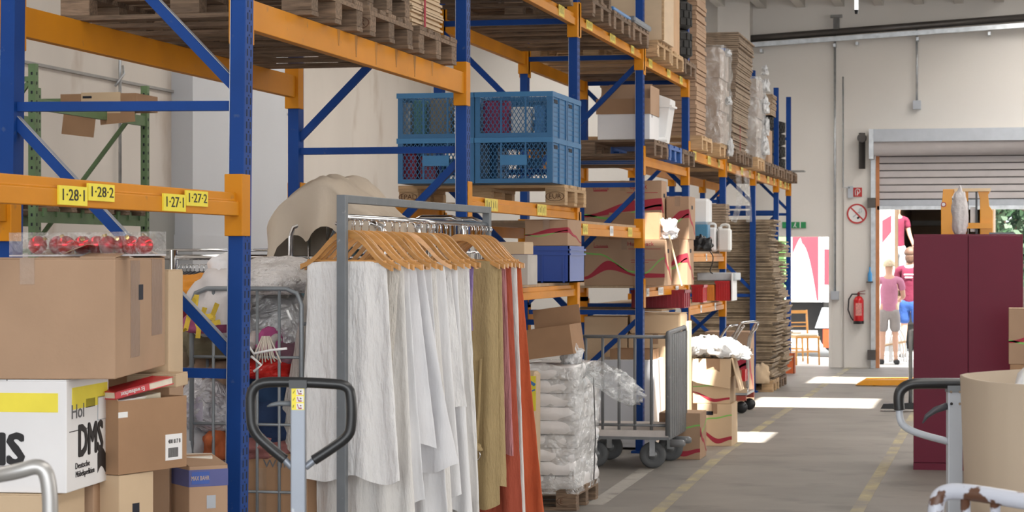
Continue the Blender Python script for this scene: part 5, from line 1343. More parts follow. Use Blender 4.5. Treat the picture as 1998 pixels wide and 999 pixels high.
MB().tube([Lj2(1848, 792), Lj2(1825, 800), Lj2(1808, 812), Lj2(1800, 826)], [0.011, 0.010, 0.007, 0.002], 8).build('release_lever', mat('dark_lever', (0.06, 0.06, 0.07), 0.5), tj2)
for q in ((1853, 764), (1870, 764), (1870, 787)): 
    p = Lj2(*q); MB().lathe([(0.004, -0.003), (0.004, 0.0)], (p.x, -0.019, p.z), 8, 'y').build('rivet', CHROME, tj2)
p = Lj2(1854, 787); MB().lathe([(0.0045, -0.003), (0.0045, 0.0)], (p.x, -0.019, p.z), 8, 'y').build('rivet', BLACK, tj2)
MB().box(xj2 - 0.002, xj2 + wj2 + 0.002, -0.021, 0.021, Lj2(0, 765).z, Lj2(0, 752).z).build('grip_clamp', GREYP, tj2)
def smooth(pts, it=2):
    for _ in range(it):
        q = [pts[0]]
        for a, b in zip(pts, pts[1:]): q += [a.lerp(b, 0.25), a.lerp(b, 0.75)]
        pts = q + [pts[-1]]
    return pts
# silver handrail at near left
c_ = 4.3
t = thing('hand_cart', 'satin silver tube handle of a cart in front of the white moving box', 'cart', (0, 0, 0))
hp = smooth([at(-140, 1060, c_ + 0.1), at(-140, 945, c_ + 0.1), at(-60, 935, c_ + .05), at(30, 922, c_), at(82, 905, c_), at(98, 945, c_), at(98, 1060, c_)], 3)
g0 = at(98, 1060, c_); g1 = at(-140, 1060, c_ + 0.1)
MB().tube(hp + [Vector((g0.x, g0.y, 0.16))], 0.0155, 16).build('handle', mat('satin_silver', (0.42, 0.41, 0.40), 0.38, 0.6, 0.04, 8), t)
MB().tube([g1, Vector((g1.x, g1.y, 0.16))], 0.0155, 12).build('upright', mat('satin_silver', (0.42, 0.41, 0.4)), t)
ux = (g0 - g1).xy.to_3d().normalized(); 
pl = MB().bar(Vector((g1.x, g1.y, 0.15)) + Vector((0, .35, 0)), Vector((g0.x, g0.y, 0.15)) + Vector((0, .35, 0)), 0.75, 0.03); pl.build('platform', SILVER, t)
for gg in (g0, g1):
    for dy in (0.08, 0.62): MB().lathe([(0.01, -0.015), (0.06, -0.015), (0.06, 0.015), (0.01, 0.015)], (gg.x, gg.y + dy, 0.062), 16, 'x').build('wheel', RUBBER, t)
# peeling white rail at near right
PEEL = mat('peeling_white_paint', (0.46, 0.48, 0.55), 0.4, 0, 0.04, 6, dirt=((0.10, 0.045, 0.026), 15, 0.49, 0.02))
c_ = 4.7
t = thing('trolley', 'trolley handrail with white paint peeling off brown tube at the near right', 'trolley', (0, 0, 0))
rp_ = smooth([at(1826, 1080, c_), at(1824, 985, c_), at(1838, 960, c_), at(1880, 958, c_ - .03), at(1998, 978, c_ - .12), at(2140, 1000, c_ - .2)], 3)
f0 = at(1826, 1080, c_)
MB().tube([Vector((f0.x, f0.y, 0.15))] + rp_, 0.0175, 16).build('handrail', PEEL, t)
for px in (1884, 1942):
    p = at(px, 965, c_ - 0.03 - 0.09 * (px - 1880) / 118); MB().tube([p, Vector((p.x, p.y, 0.15))], 0.011, 12).build('upright', PEEL, t)
p2 = at(2140, 1000, c_ - .2); MB().tube([p2, Vector((p2.x, p2.y, 0.15))], 0.0175, 12).build('upright', PEEL, t)
MB().bar(Vector((f0.x, f0.y, 0.14)), Vector((p2.x, p2.y, 0.14)), 0.5, 0.03).build('platform', PEEL, t)
for gg in (f0, p2):
    for dy in (-0.18, 0.18): MB().lathe([(0.01, -0.015), (0.06, -0.015), (0.06, 0.015), (0.01, 0.015)], (gg.x, gg.y + dy, 0.062), 16, 'x').build('wheel', RUBBER, t)
MB().box(-0.01, 0.02, -0.001, 0.001, -0.04, 0.0).build('tag', WHITE, t, loc=at(1865, 985, c_ - 0.05)) if 0 else None

# ------------------------------------------------------------------ octagonal bulk carton
OC = mat('octabin_board', (0.44, 0.355, 0.27), 0.75, 0, 0.05, 3, (1, 1, 0.3), bump=0.06, bscale=20)
zo = 1.362
pL_ = at(1877, 738, (1.7 - zo) * FPX / 236)
Ro = 0.60
cO = pL_ + RT * (Ro - 0.005)
t = thing('bulk_carton', 'big open bulk carton with thick curved walls holding a white sack', 'box', (cO.x, cO.y, 0.15), TH)
mb = MB(); n = 40; vs_ = []
def octr(a, r):
    k = (a + PI / 8) % (PI / 4) - PI / 8
    return r * (0.55 + 0.45 * math.cos(PI / 8) / math.cos(k)) 
rows = [(0.93, 0.0), (0.955, 0.4), (0.975, 0.8), (1.0, zo - 0.15)]
for rr_, z in rows:
    for k in range(n): a = 2 * PI * k / n; r = octr(a, Ro * rr_); vs_.append((r * math.cos(a), r * math.sin(a), z))
for rr_, z in rows[::-1]:
    for k in range(n): a = 2 * PI * k / n; r = octr(a, Ro * rr_) - 0.012; vs_.append((r * math.cos(a), r * math.sin(a), max(z, 0.01)))
fs = [(i * n + k, i * n + (k + 1) % n, (i + 1) * n + (k + 1) % n, (i + 1) * n + k) for i in range(7) for k in range(n)] + [tuple(range(7 * n, 8 * n))[::-1], tuple(range(n))[::-1]]
mb.add(vs_, fs, True).build('wall', OC, t)
for a in (PI * 1.0, PI * 1.125, PI * 1.25): MB().bar((Ro * 0.932 * math.cos(a), Ro * 0.932 * math.sin(a), 0.01), (Ro * 0.998 * math.cos(a), Ro * 0.998 * math.sin(a), zo - 0.17), 0.006, 0.002).build('crease', OC, t) if 0 else None
tag(blob(0.40, 0.32, 0.55, 41, 0.15).build('white_sack', cloth('sack_white', (0.72, 0.73, 0.76), 0.35, 0.8, 12), loc=(cO.x - 0.13, cO.y - 0.03, 0.565)), 'crumpled white sack inside the big bulk carton', 'bag')
tag(blob(0.46, 0.42, 0.26, 42, 0.1).build('brown_sack', cloth('sack_brown', (0.35, 0.28, 0.2)), loc=(cO.x, cO.y, 0.18)), 'brown sack at the bottom of the big bulk carton', 'bag')
pallet(cO.x + 0.02, cO.y, 0, 'wooden pallet under the big bulk carton', WOOD_OLD, TH, group='wooden pallets on the floor')

# ------------------------------------------------------------------ maroon cabinet
MAR = mat('maroon_enamel', (0.15, 0.006, 0.028), 0.42, 0.0, 0.05, 3, spec=0.25, bump=0.02, bscale=6)
YM = onZ(1850, 918, 0).y
a = onZ(1781, 919, 0); xr_ = onY(1996, 600, YM).x; zt_ = onY(1850, 457, YM).z
t = thing('locker_cabinet', 'tall maroon steel cabinet with two doors at the aisle edge', 'cabinet', (a.x, YM, 0), 0)
Wm = xr_ - a.x
MB().box(0, Wm, 0.02, 0.5, 0.0, zt_).build('body', MAR, t, bevel=0.004)
xs = onY(1889, 600, YM).x - a.x
MB().box(0.002, xs - 0.003, 0, 0.019, 0.06, zt_ - 0.012).build('door', MAR, t, bevel=0.003)
MB().box(xs + 0.003, Wm - 0.002, 0, 0.019, 0.06, zt_ - 0.012).build('door', MAR, t, bevel=0.003)
MB().box(0, Wm, 0.005, 0.02, 0, 0.055).build('plinth', MAR, t)
# cartons at the right of the cabinet
Yk = YM - 1.0
a = onY(1968, 720, Yk)
carton(0.5, 0.4, onY(1968, 602, Yk).z - 0.9, 'brown logo carton with red swoosh beside the maroon cabinet', (a.x, Yk, 0.9), 0, CARD, tape=False)
tq = [o for o in C.objects if o.get('label') == 'brown logo carton with red swoosh beside the maroon cabinet'][0]
wave(tq, 0.5, onY(1968, 602, Yk).z - 0.9, ph=0.3)
carton(0.5, 0.4, 0.899, 'tall plain carton under the logo carton beside the maroon cabinet', (a.x + 0.01, Yk, 0.0), 0, CARD_D, tape=False)

# yellow stacker mast behind the cabinet
STY = mat('stacker_orange', (0.78, 0.33, 0.01), 0.35, 0, 0.05, 6)
Ys = YM + 1.25
PX = lambda px, py: onY(px, py, Ys)
o = PX(1835, 500)
t = thing('stacker_truck', 'orange stacker truck mast rising behind the maroon cabinet', 'stacker', (o.x, Ys, 0), 0)
X_ = lambda px: PX(px, 500).x - o.x
Z_ = lambda py: PX(1850, py).z
MB().prism([(X_(1836), 0.2), (X_(1862), 0.2), (X_(1862), Z_(420)), (X_(1858), Z_(405)), (X_(1857), Z_(385)), (X_(1866), Z_(369)), (X_(1840), Z_(369)), (X_(1838), Z_(395)), (X_(1836), Z_(400))], 0.10).build('mast_column', STY, t, bevel=0.004)
MB().prism([(X_(1912), 0.2), (X_(1937), 0.2), (X_(1937), Z_(412)), (X_(1930), Z_(402)), (X_(1928), Z_(380)), (X_(1932), Z_(374)), (X_(1908), Z_(374)), (X_(1912), Z_(390))], 0.10).build('mast_column', STY, t, bevel=0.004)
MB().box(X_(1862), X_(1933), -0.03, 0.05, Z_(374), Z_(368)).build('top_crossbar', mat('stacker_cream', (0.75, 0.55, 0.32), 0.4), t)
MB().box(X_(1860), X_(1935), -0.02, 0.03, Z_(446), Z_(435)).build('lower_crossbar', STY, t)
MB().lathe([(0.025, Z_(460)), (0.025, Z_(392))], (X_(1884), 0.05, 0), 14).build('lift_cylinder', CHROME, t)
MB().box(X_(1880), X_(1889), 0.02, 0.09, Z_(392), Z_(374)).build('cylinder_head', STY, t)
MB().box(X_(1903), X_(1907), 0.05, 0.08, 0.3, Z_(374)).build('lift_chain', RUBBER, t)
MB().box(X_(1893), X_(1903), 0.07, 0.09, Z_(452), Z_(404)).build('guard', WHITE, t)
MB().lathe([(0.022, -0.004), (0.022, 0)], (X_(1841), 0, Z_(399)), 18, 'y').build('warning_disc', REDB, t)
MB().lathe([(0.015, -0.006), (0.015, -0.004)], (X_(1841), 0, Z_(399)), 18, 'y').build('warning_disc', WHITE, t)
MB().box(X_(1836), X_(1937), -0.05, 0.4, 0.05, 0.6).build('motor_housing', STY, t)
for x in (X_(1845), X_(1928)): MB().lathe([(0.01, -0.04), (0.07, -0.04), (0.07, 0.04), (0.01, 0.04)], (x, 0.1, 0.07), 16, 'x').build('wheel', RUBBER, t); MB().box(x - 0.06, x + 0.06, 0.4, 1.3, 0.05, 0.1).build('fork', STY, t)
pz_ = onY(1873, 457, YM + 0.12)
tag(blob(0.062, 0.05, 0.21, 43, 0.2, flat=0.7).build('paper_bag', cloth('paper_bag_white', (0.66, 0.62, 0.62), 0.6, 0.8, 20), loc=(pz_.x, YM + 0.12, zt_)), 'small crumpled white bag standing on the maroon cabinet', 'bag')
tag(MB().box(0, 0.20, 0, 0.12, 0, 0.014).build('strap_tool', GREYP, loc=(onY(1930, 455, YM + 0.2).x, YM + 0.2, zt_ + 0.001)), 'flat grey tool lying on the cabinet top', 'tool')

# fork tips and pallet truck foot beyond the cabinet
Zf = 0.0
a0 = onZ(1667, 748, 0.04); a1 = onZ(1790, 752, 0.04)
t = thing('stacker_truck', 'low orange truck whose forks reach out from behind the cabinet', 'stacker', (a0.x, a0.y, 0), 0)
for dy in (0.0, 0.42):
    MB().prism([(0, 0.0), (0.12, 0.07), (1.3, 0.09), (1.3, 0.02), (0.35, 0.0)], 0.17, Matrix.Translation((0, dy + 0.1, 0.01))).build('fork', STY, t)
MB().box(1.3, 1.6, 0.0, 0.8, 0.05, 0.9).build('body', STY, t)
for y in (0.18, 0.62): MB().lathe([(0.01, -0.04), (0.03, -0.04), (0.03, 0.04), (0.01, 0.04)], (0.25, y, 0.031), 12, 'y').build('roller', RUBBER, t)
a0 = onZ(1718, 803, 0.0)
t = thing('pallet_truck', 'black footed pallet truck with chrome upright half behind the cabinet', 'pallet truck', (a0.x, a0.y, 0), 0)
MB().prism([(0, 0.03), (0.03, 0.085), (0.30, 0.10), (0.9, 0.10), (0.9, 0.03)], 0.15).build('foot', RUBBER, t)
MB().lathe([(0.01, -0.03), (0.035, -0.03), (0.035, 0.03), (0.01, 0.03)], (0.2, 0.07, 0.036), 12, 'y').build('roller', RUBBER, t)
px_ = onY(1776, 700, a0.y).x - a0.x
MB().tube([(px_, 0.08, 0.10), (px_, 0.08, onY(1776, 645, a0.y).z), (px_ + 0.1, 0.08, onY(1776, 640, a0.y).z)], 0.022, 10).build('upright', STEEL, t)

def crumple_box(w, d, h, seed, amp=0.02, nx=26, ny=16, nz_=34, fr=7):
    mb = MB(); vs_ = []; per = []
    for k in range(nx): per.append((w * k / nx, 0))
    for k in range(ny): per.append((w, d * k / ny))
    for k in range(nx): per.append((w - w * k / nx, d))
    for k in range(ny): per.append((0, d - d * k / ny))
    n = len(per)
    for i in range(nz_ + 1):
        z = h * i / nz_
        for (x, y) in per:
            q = Vector((x, y, z)); f = amp * (0.5 - abs(nz(q + Vector((seed, 0, 0)), fr)) * 2.2) + amp * nz(q, 3)
            dx, dy = x - w / 2, y - d / 2
            l = max(abs(dx) / (w / 2), abs(dy) / (d / 2))
            vs_.append((x + dx / (w / 2) * f, y + dy / (d / 2) * f, z + amp * nz(q, 5) * (i == nz_)))
    fs = [(i * n + k, i * n + (k + 1) % n, (i + 1) * n + (k + 1) % n, (i + 1) * n + k) for i in range(nz_) for k in range(n)]
    return mb.add(vs_, fs, True)
# ------------------------------------------------------------------ film wrapped stack and tilted box
cw = 14.55
pc_ = onZ(1124, 998, 0)
tw = pallet(pc_.x - 0.6, pc_.y + 0.42, 0, 'old pallet with burnt EUR mark under the film wrapped white stack', WOOD_OLD, 0, group='wooden pallets on the floor', marks=[(0.53, 'EUR')])
t = thing('wrapped_stack', 'stack of white packs wrapped in crinkled clear film on a pallet', 'stack', (pc_.x - 1.15, pc_.y + 0.03, 0.1445))
PACK = cloth('white_foil_pack', (0.82, 0.80, 0.80), 0.35, 0.6, 10)
hN = 9; ztp = onY(1080, 712, pc_.y).z - 0.15; lh = ztp / hN
for i in range(hN):
    for j in range(3):
        w_ = 1.13 / 3; r_ = random.Random(i * 7 + j)
        ob = crumple_box(w_ * 0.99, 0.775, lh * 0.985, i * 3 + j + 0.5, 0.007, 9, 12, 5, fr=11)
        o_ = len(ob.v); ob.f.append(tuple(range(o_ - 42, o_))); ob.sm.append(False)
        bulge = [(x + (x - w_ / 2) * 0.05 * math.sin(PI * z / lh), y + (y - 0.39) * 0.05 * math.sin(PI * z / lh), z) for x, y, z in ob.v]; ob.v = bulge
        ob.build('pack', PACK, t, loc=(w_ * j + 0.005 + r_.uniform(-.012, .012), r_.uniform(-.015, .015), i * lh)); continue
        # squarish packs
        vv = []
        for (x, y, z) in ob.v:
            a_ = math.atan2(y / 0.40, x / (w_ / 1.86)); e = (abs(math.cos(a_)) ** 7 + abs(math.sin(a_)) ** 7) ** (-1 / 7)
            vv.append((x * e, y * e, min(z, lh * 1.08)))
        ob.v = vv
        ob.build('pack', PACK, t, loc=(w_ * (j + 0.5) + r_.uniform(-.015, .015), 0.39 + r_.uniform(-.02, .02), i * lh))
crumple_box(1.17, 0.80, ztp + 0.03, 2.0, 0.03).build('film', film('pallet_film', (0.90, 0.90, 0.91), 0.55, 1.0, 14, 0.45), t, loc=(-0.02, -0.01, -0.03))
blob(0.07, 0.10, 0.09, 51, 0.3, fold=0.15).build('film_knot', FILM_W, t, loc=(1.06, 0.25, ztp))
MB().tube([(1.185, 0.42, ztp - 0.1), (1.195, 0.44, ztp * 0.4), (1.18, 0.46, 0.02)], 0.004, 6).build('strap', RUBBER, t)
pq = onY(1190, 752, pc_.y + 0.4)
blob(0.19, 0.09, 0.085, 52, 0.35, fold=0.2, flat=0.9).build('film_tail', FILM, t, loc=(pq.x - t.location.x - 0.03, 0.40, pq.z - 0.20), rot=(0, 0.55, 0))
zz = 0.1445 + ztp + 0.03
# tilted tray carton on the stack
a = onY(1026, 707, pc_.y + 0.12); b = onY(1118, 690, pc_.y + 0.12)
t2 = carton((b - a).length * 1.0, 0.42, 0.20, 'shallow brown carton standing tilted on the film wrapped stack', (a.x, pc_.y + 0.12, zz), 0, CARD_D, lid='bare', ry=-0.14)
MB().box(0, (b - a).length, 0, 0.004, 0, 0.13, Matrix.Translation((0, 0.42, 0.2)) @ Matrix.Rotation(-0.1, 4, 'X')).build('flap', CARD_D, t2)
MB().lathe([(0.013, -0.001), (0.013, 0)], ((b - a).length * 0.45, 0.414, 0.14), 14, 'y').build('blue_dot', BPL, t2)
carton(0.06, 0.2, 0.17, 'small striped carton at the left of the tilted one', (a.x - 0.085, pc_.y + 0.1, zz), 0, CARD_L, tape=False)
pk_ = onY(1033, 850, pc_.y - 0.22)
yb_ = thing('printed_sack', 'yellow and blue printed sack squeezed behind the red skirt', 'sack', (onY(1012, 850, pc_.y - .2).x, pc_.y - 0.20, 0))
w_ = onY(1047, 850, pc_.y - .2).x - yb_.location.x
MB().box(0, w_, 0, 0.14, 0, onY(1040, 725, pc_.y - .2).z, ch=0.02).build('body', CARD_L, yb_)
zt5 = onY(1040, 725, pc_.y - .2).z
MB().box(0.01, w_ - 0.005, -0.002, 0.0, zt5 - 0.26, zt5 - 0.03).build('yellow_print', YELLOW, yb_)
MB().bar((0.02, -0.003, zt5 - 0.03), (w_ - 0.01, -0.003, zt5 - 0.09), 0.02, 0.002, (0, 1, 0)).bar((0.03, -0.003, zt5 - 0.15), (w_ - 0.01, -0.003, zt5 - 0.12), 0.01, 0.002, (0, 1, 0)).build('blue_print', BPL, yb_)

# ------------------------------------------------------------------ railed platform cart
yq = onZ(1265, 916, 0).y
x0_ = onY(1128, 850, yq).x; x1_ = onY(1303, 850, yq).x; Wc_ = x1_ - x0_
t = thing('platform_cart', 'grey platform cart with barred side and ribbed end panel beside the wrapped stack', 'cart', (x0_, yq, 0))
zdk = onY(1290, 850, yq).z; zrl = onY(1200, 657, yq).z; zlo = onY(1200, 829, yq).z
Dc = 0.95
CG = mat('cart_grey', (0.20, 0.205, 0.215), 0.5, 0.2, 0.1, 12, dirt=((0.40, 0.38, 0.36), 20, 0.66, 0.06))
DKT = mat('cart_deck_board', (0.62, 0.57, 0.54), 0.6, 0, 0.08, 10)
MB().box(0, Wc_, 0, Dc, zdk - 0.012, zdk + 0.04).build('deck', DKT, t)
MB().box(-0.01, Wc_ + 0.01, -0.012, Dc + 0.012, zdk - 0.035, zdk - 0.012).build('deck_frame', CG, t)
MB().tube([(-0.0, 0.02, zrl), (Wc_, 0.02, zrl)], 0.014, 8).build('top_rail', CG, t)
MB().tube([(0, 0.02, zlo), (Wc_, 0.02, zlo)], 0.012, 8).build('lower_rail', CG, t)
for px in (1142, 1175, 1207, 1238, 1270): 
    x = onY(px, 750, yq).x - x0_; MB().tube([(x, 0.02, zdk + 0.04), (x, 0.02, zrl)], 0.0125, 8).build('rail_bar', CG, t)
MB().tube([(Wc_, 0.0, zdk), (Wc_, 0.0, zrl), (Wc_, 0.02, zrl + 0.03), (Wc_, Dc - 0.02, zrl + 0.05), (Wc_, Dc, zrl + 0.02), (Wc_, Dc, zdk)], 0.02, 10).build('end_frame', CG, t)
for i in range(9):
    y = 0.03 + (Dc - 0.06) * i / 8
    MB().box(Wc_ - 0.014, Wc_ + 0.016, y, y + (Dc - 0.06) / 8 * 0.72, zdk - 0.02, zrl + 0.02).build('panel_slat', CG, t)
MB().box(Wc_ - 0.006, Wc_ + 0.004, 0.01, Dc - 0.01, zdk, zrl + 0.01).build('panel_sheet', CG, t)
WHG = mat('wheel_grey_rubber', (0.10, 0.105, 0.11), 0.6)
for (x, y) in ((Wc_ - 0.14, 0.12), (Wc_ - 0.10, Dc - 0.15), (0.12, 0.12), (0.12, Dc - 0.15)):
    wh = MB().lathe([(0.055, -0.022), (0.095, -0.024), (0.107, -0.012), (0.107, 0.012), (0.095, 0.024), (0.055, 0.022)], (x, y, 0.107), 26, 'y').build('wheel', WHG, t)
    MB().lathe([(0.01, -0.028), (0.058, -0.018), (0.058, 0.018), (0.01, 0.028)], (x, y, 0.107), 20, 'y').build('hub', STEEL, wh)
    MB().box(x - 0.022, x + 0.022, y - 0.036, y - 0.028, 0.10, zdk - 0.035).box(x - 0.022, x + 0.022, y + 0.028, y + 0.036, 0.10, zdk - 0.035).box(x - 0.05, x + 0.05, y - 0.05, y + 0.05, zdk - 0.045, zdk - 0.035).build('fork', STEEL, wh)
for yy_ in (0.0, 0.35): MB().lathe([(0.005, 0), (0.03, 0), (0.03, 0.10), (0.018, 0.12)], (Wc_ + 0.02, yy_, zdk - 0.06), 12, 'x').build('bumper', CG, t)

# white metal appliance behind the cart
YA = UY[4] + 0.28
a = onY(1150, 878, YA); b = onY(1276, 703, YA)
t = thing('white_appliance', 'plain white metal appliance cabinet standing behind the barred cart', 'appliance', (a.x, YA, 0))
APW = mat('appliance_white', (0.66, 0.67, 0.70), 0.4, 0, 0.02, 3)
MB().box(0, b.x - a.x, 0, 0.55, 0.02, b.z).build('body', APW, t, bevel=0.006)
MB().box(0.01, b.x - a.x - 0.01, -0.004, 0, 0.06, b.z - 0.02).build('front_panel', APW, t)
for x in (0.05, b.x - a.x - 0.05): MB().lathe([(0.02, 0), (0.02, 0.022)], (x, 0.06, 0), 10).build('foot', RUBBER, t)
# cartons behind it, in the bottom bay
YB = YA + 0.66
a = onY(1160, 700, YB); b = onY(1243, 618, YB); 
carton(0.40, 0.5, onY(1180, 618, YB).z, 'tall beige carton behind the white appliance at the inner side', (onY(1140, 700, YB).x, YB, 0), 0, CARD_L, tape=False)
x_ = onY(1140, 700, YB).x + 0.41
carton(onY(1332, 700, YB).x - x_, 0.5, onY(1250, 652, YB).z, 'wide beige carton with taped front behind the white appliance', (x_, YB, 0), 0, CARD_L, tape=True)
zq_ = onY(1250, 652, YB).z
t = carton(onY(1330, 700, YB).x - x_ - 0.02, 0.45, onY(1250, 611, YB).z - zq_ - 0.001, 'rounded edge beige carton lying on the wide taped one', (x_ + 0.01, YB, zq_ + 0.001), 0, CARD_L, tape=False, bevel=0.02)
# small dark tray boxes on the appliance
a = onY(1190, 708, YA + 0.1)
carton(onY(1275, 700, YA + .1).x - a.x, 0.3, 0.09, 'low open brown tray on the white appliance', (a.x, YA + 0.1, onY(1276, 703, YA).z + 0.001), 0, CARD_D, lid='bare')
# upright board and dark panel at the aisle corner
tag(MB().box(0, 0.03, 0, 0.16, 0, onY(1345, 627, YA + 0.2).z).build('wooden_board', CARD_L, loc=(onY(1338, 700, YA + .2).x, YA + 0.2, 0)), 'pale upright board leaning at the rack corner behind the ribbed cart end', 'board')
tag(MB().box(0, 0.10, 0, 0.02, 0, 0.16).build('dark_board', mat('grey_board', (0.25, 0.25, 0.25)), loc=(onY(1330, 640, YA + 0.66).x + 0.0, YB + 0.05, zq_ + 0.001 + 0.22), rot=(0, 0.0, 0)), 'dark grey panel end on the rounded beige carton', 'board') if 0 else None

# cartons at the aisle edge with the sunlit fabrics
YF = onZ(1365, 897, 0).y
a = onZ(1283, 897, 0); b = onY(1366, 800, YF)
t = carton(b.x - a.x, 0.40, onY(1340, 806, YF).z, 'brown logo carton on the floor right behind the cart wheel', (a.x, YF, 0), 0, CARD, 'removal cartons with red swoosh')
wave(t, b.x - a.x, b.z * 0.97 if 0 else onY(1340, 806, YF).z, ph=0.45); wave(t, 0.40, onY(1340, 806, YF).z, M=SM(b.x - a.x), ph=0.2, z0=0.1, amp=0.8, green=True)
YG = onZ(1420, 871, 0).y
a = onY(1360, 871, YG); b = onY(1428, 790, YG); w_ = b.x - a.x
h1 = onY(1400, 788, YG).z
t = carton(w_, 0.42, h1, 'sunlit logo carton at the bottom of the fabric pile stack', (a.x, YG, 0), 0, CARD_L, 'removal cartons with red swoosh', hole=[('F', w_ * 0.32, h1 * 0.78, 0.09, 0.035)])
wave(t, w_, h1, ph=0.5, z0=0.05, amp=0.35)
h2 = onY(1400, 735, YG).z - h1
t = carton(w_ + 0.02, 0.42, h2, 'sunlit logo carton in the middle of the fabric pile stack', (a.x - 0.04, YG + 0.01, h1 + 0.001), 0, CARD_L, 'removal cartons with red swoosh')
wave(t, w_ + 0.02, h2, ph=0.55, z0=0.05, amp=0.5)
zt3 = h1 + h2 + 0.002
h3 = onY(1400, 700, YG).z - zt3
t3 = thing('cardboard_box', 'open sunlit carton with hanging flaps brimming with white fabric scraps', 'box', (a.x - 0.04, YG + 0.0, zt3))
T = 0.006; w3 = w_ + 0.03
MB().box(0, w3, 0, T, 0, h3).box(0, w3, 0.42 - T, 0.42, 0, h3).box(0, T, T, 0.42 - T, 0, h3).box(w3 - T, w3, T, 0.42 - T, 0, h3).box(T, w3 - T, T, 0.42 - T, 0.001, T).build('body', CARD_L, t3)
fl = MB().prism([(0.0, 0.0), (w3 * 0.36, 0), (w3 * 0.36, -0.10), (w3 * 0.62, -0.10), (w3 * 0.72, -.12), (w3 * 0.72, 0), (w3, 0.0), (w3, -0.27), (0.05, -0.22), (0.0, -0.20)], 0.005, Matrix.Translation((0, -0.006, h3)) @ Matrix.Rotation(math.radians(-9), 4, 'X')); fl.build('hanging_flap', CARD_L, t3)
MB().box(w3 * 0.36, w3 * 0.72, 0.0, 0.004, -0.11, 0, Matrix.Translation((0, -0.004, h3)) @ Matrix.Rotation(math.radians(-5), 4, 'X')).build('hanging_flap', CARD, t3)
MB().box(0, 0.005, 0.02, 0.38, -0.30, 0.0, Matrix.Translation((w3, 0, h3)) @ Matrix.Rotation(math.radians(-14), 4, 'Y')).build('hanging_flap', CARD_L, t3)
FAB = cloth('white_fabric_scrap', (0.80, 0.80, 0.79), 0.9, 0.5, 20)
fr_ = random.Random(5)
# crumpled scraps heaped in the open box: each a folded scrap of its own
for i in range(26):
    u_, v_ = fr_.uniform(-0.10, 1.16), fr_.uniform(-0.05, 1.0)
    hgt = 0.12 * (1 - (u_ - 0.35) ** 2) + fr_.uniform(-0.02, 0.02)
    o = blob(0.10, 0.09, 0.055, 60 + i, 0.5, fold=0.25, ff=5, n=16, m=9, flat=0.8).build('fabric_scrap', FAB, loc=(t3.location.x + w3 * u_, t3.location.y + 0.42 * v_, zt3 + h3 - 0.05 + max(0, hgt)), rot=(fr_.uniform(-.4, .4), fr_.uniform(-.4, .4), fr_.uniform(0, 6)))
    tag(o, 'crumpled white fabric scrap in the sunlit heap', 'fabric', 'white fabric scraps heaped in the open carton')
# leaning brown carton at its left
tag(MB().box(0, 0.30, 0, 0.02, 0, 0.78).build('carton_sheet', CARD, loc=(onY(1300, 800, YG + .1).x, YG + 0.15, 0)), 'brown carton sheet standing upright left of the sunlit stack', 'cardboard')
# chrome trolley
yT = onZ(1446, 807, 0).y
t = thing('chrome_trolley', 'chrome tube trolley with twin bent handles and red wheel brackets', 'trolley', (onY(1395, 700, yT).x, yT, 0))
x_ = lambda px: onY(px, 700, yT).x - t.location.x
z_ = lambda py: onY(1440, py, yT).z
for k, (pa, pb, pc2, yt_) in enumerate(((1394, 1414, 1427, 638), (1427, 1450, 1473, 629))):
    for dx in (0, 1):
        y_ = 0.0 if k else 0.35
        xb = pa + dx * 25
        MB().tube(smooth([Vector((x_(xb), y_ + 0.3 * dx, 0.22)), Vector((x_(xb), y_ + .3 * dx, z_(668))), Vector((x_(xb + 12), y_ + .3 * dx, z_(yt_ + 10))), Vector((x_(xb + 20), y_ + .3 * dx, z_(yt_)))]), 0.013, 8).build('upright', CHROME, t)
    MB().tube(smooth([Vector((x_(pa + 18), y_, z_(yt_ + 1))), Vector((x_(pa + 24), y_, z_(yt_))), Vector((x_(pc2), y_ + 0.3, z_(yt_ - 1))), Vector((x_(pc2), y_ + 0.3, z_(yt_ + 8))), Vector((x_(pc2 - 18), y_ + 0.3, z_(yt_ + 30))), Vector((x_(pc2 - 20), y_ + 0.3, 0.25))]), 0.014, 8).build('handle', CHROME, t)
MB().box(x_(1400), x_(1458), 0.0, 0.7, 0.20, 0.225).build('platform', STEEL, t)
MB().box(x_(1405), x_(1458), -0.01, 0.0, 0.225, 0.28).build('platform_edge', CARD_L, t)
MB().box(x_(1445), x_(1452), 0.1, 0.3, z_(745), z_(722)).build('red_part', RED, t)
for (px, y_) in ((1446, 0.04), (1410, 0.04), (1450, 0.62), (1412, 0.62)):
    wh = MB().lathe([(0.012, -0.018), (0.062, -0.018), (0.066, 0), (0.062, 0.018), (0.012, 0.018)], (x_(px), y_, 0.066), 20, 'y').build('wheel', RUBBER, t)
    MB().box(x_(px) - 0.05, x_(px) + 0.05, y_ - 0.04, y_ + 0.04, 0.14, 0.195).build('wheel_bracket', mat('bracket_red', (0.35, 0.06, 0.04)), wh)
# logo carton behind the trolley
yc2 = UY[6] + 0.35
a = onY(1385, 790, yc2); b = onY(1462, 648, yc2)
removal_carton(1375, 1462, 648, 790, yc2, 0.5, 'large pale logo carton behind the chrome trolley', 0.0, ph=0.3, z0=0.55, amp=0.3, m=CARD)
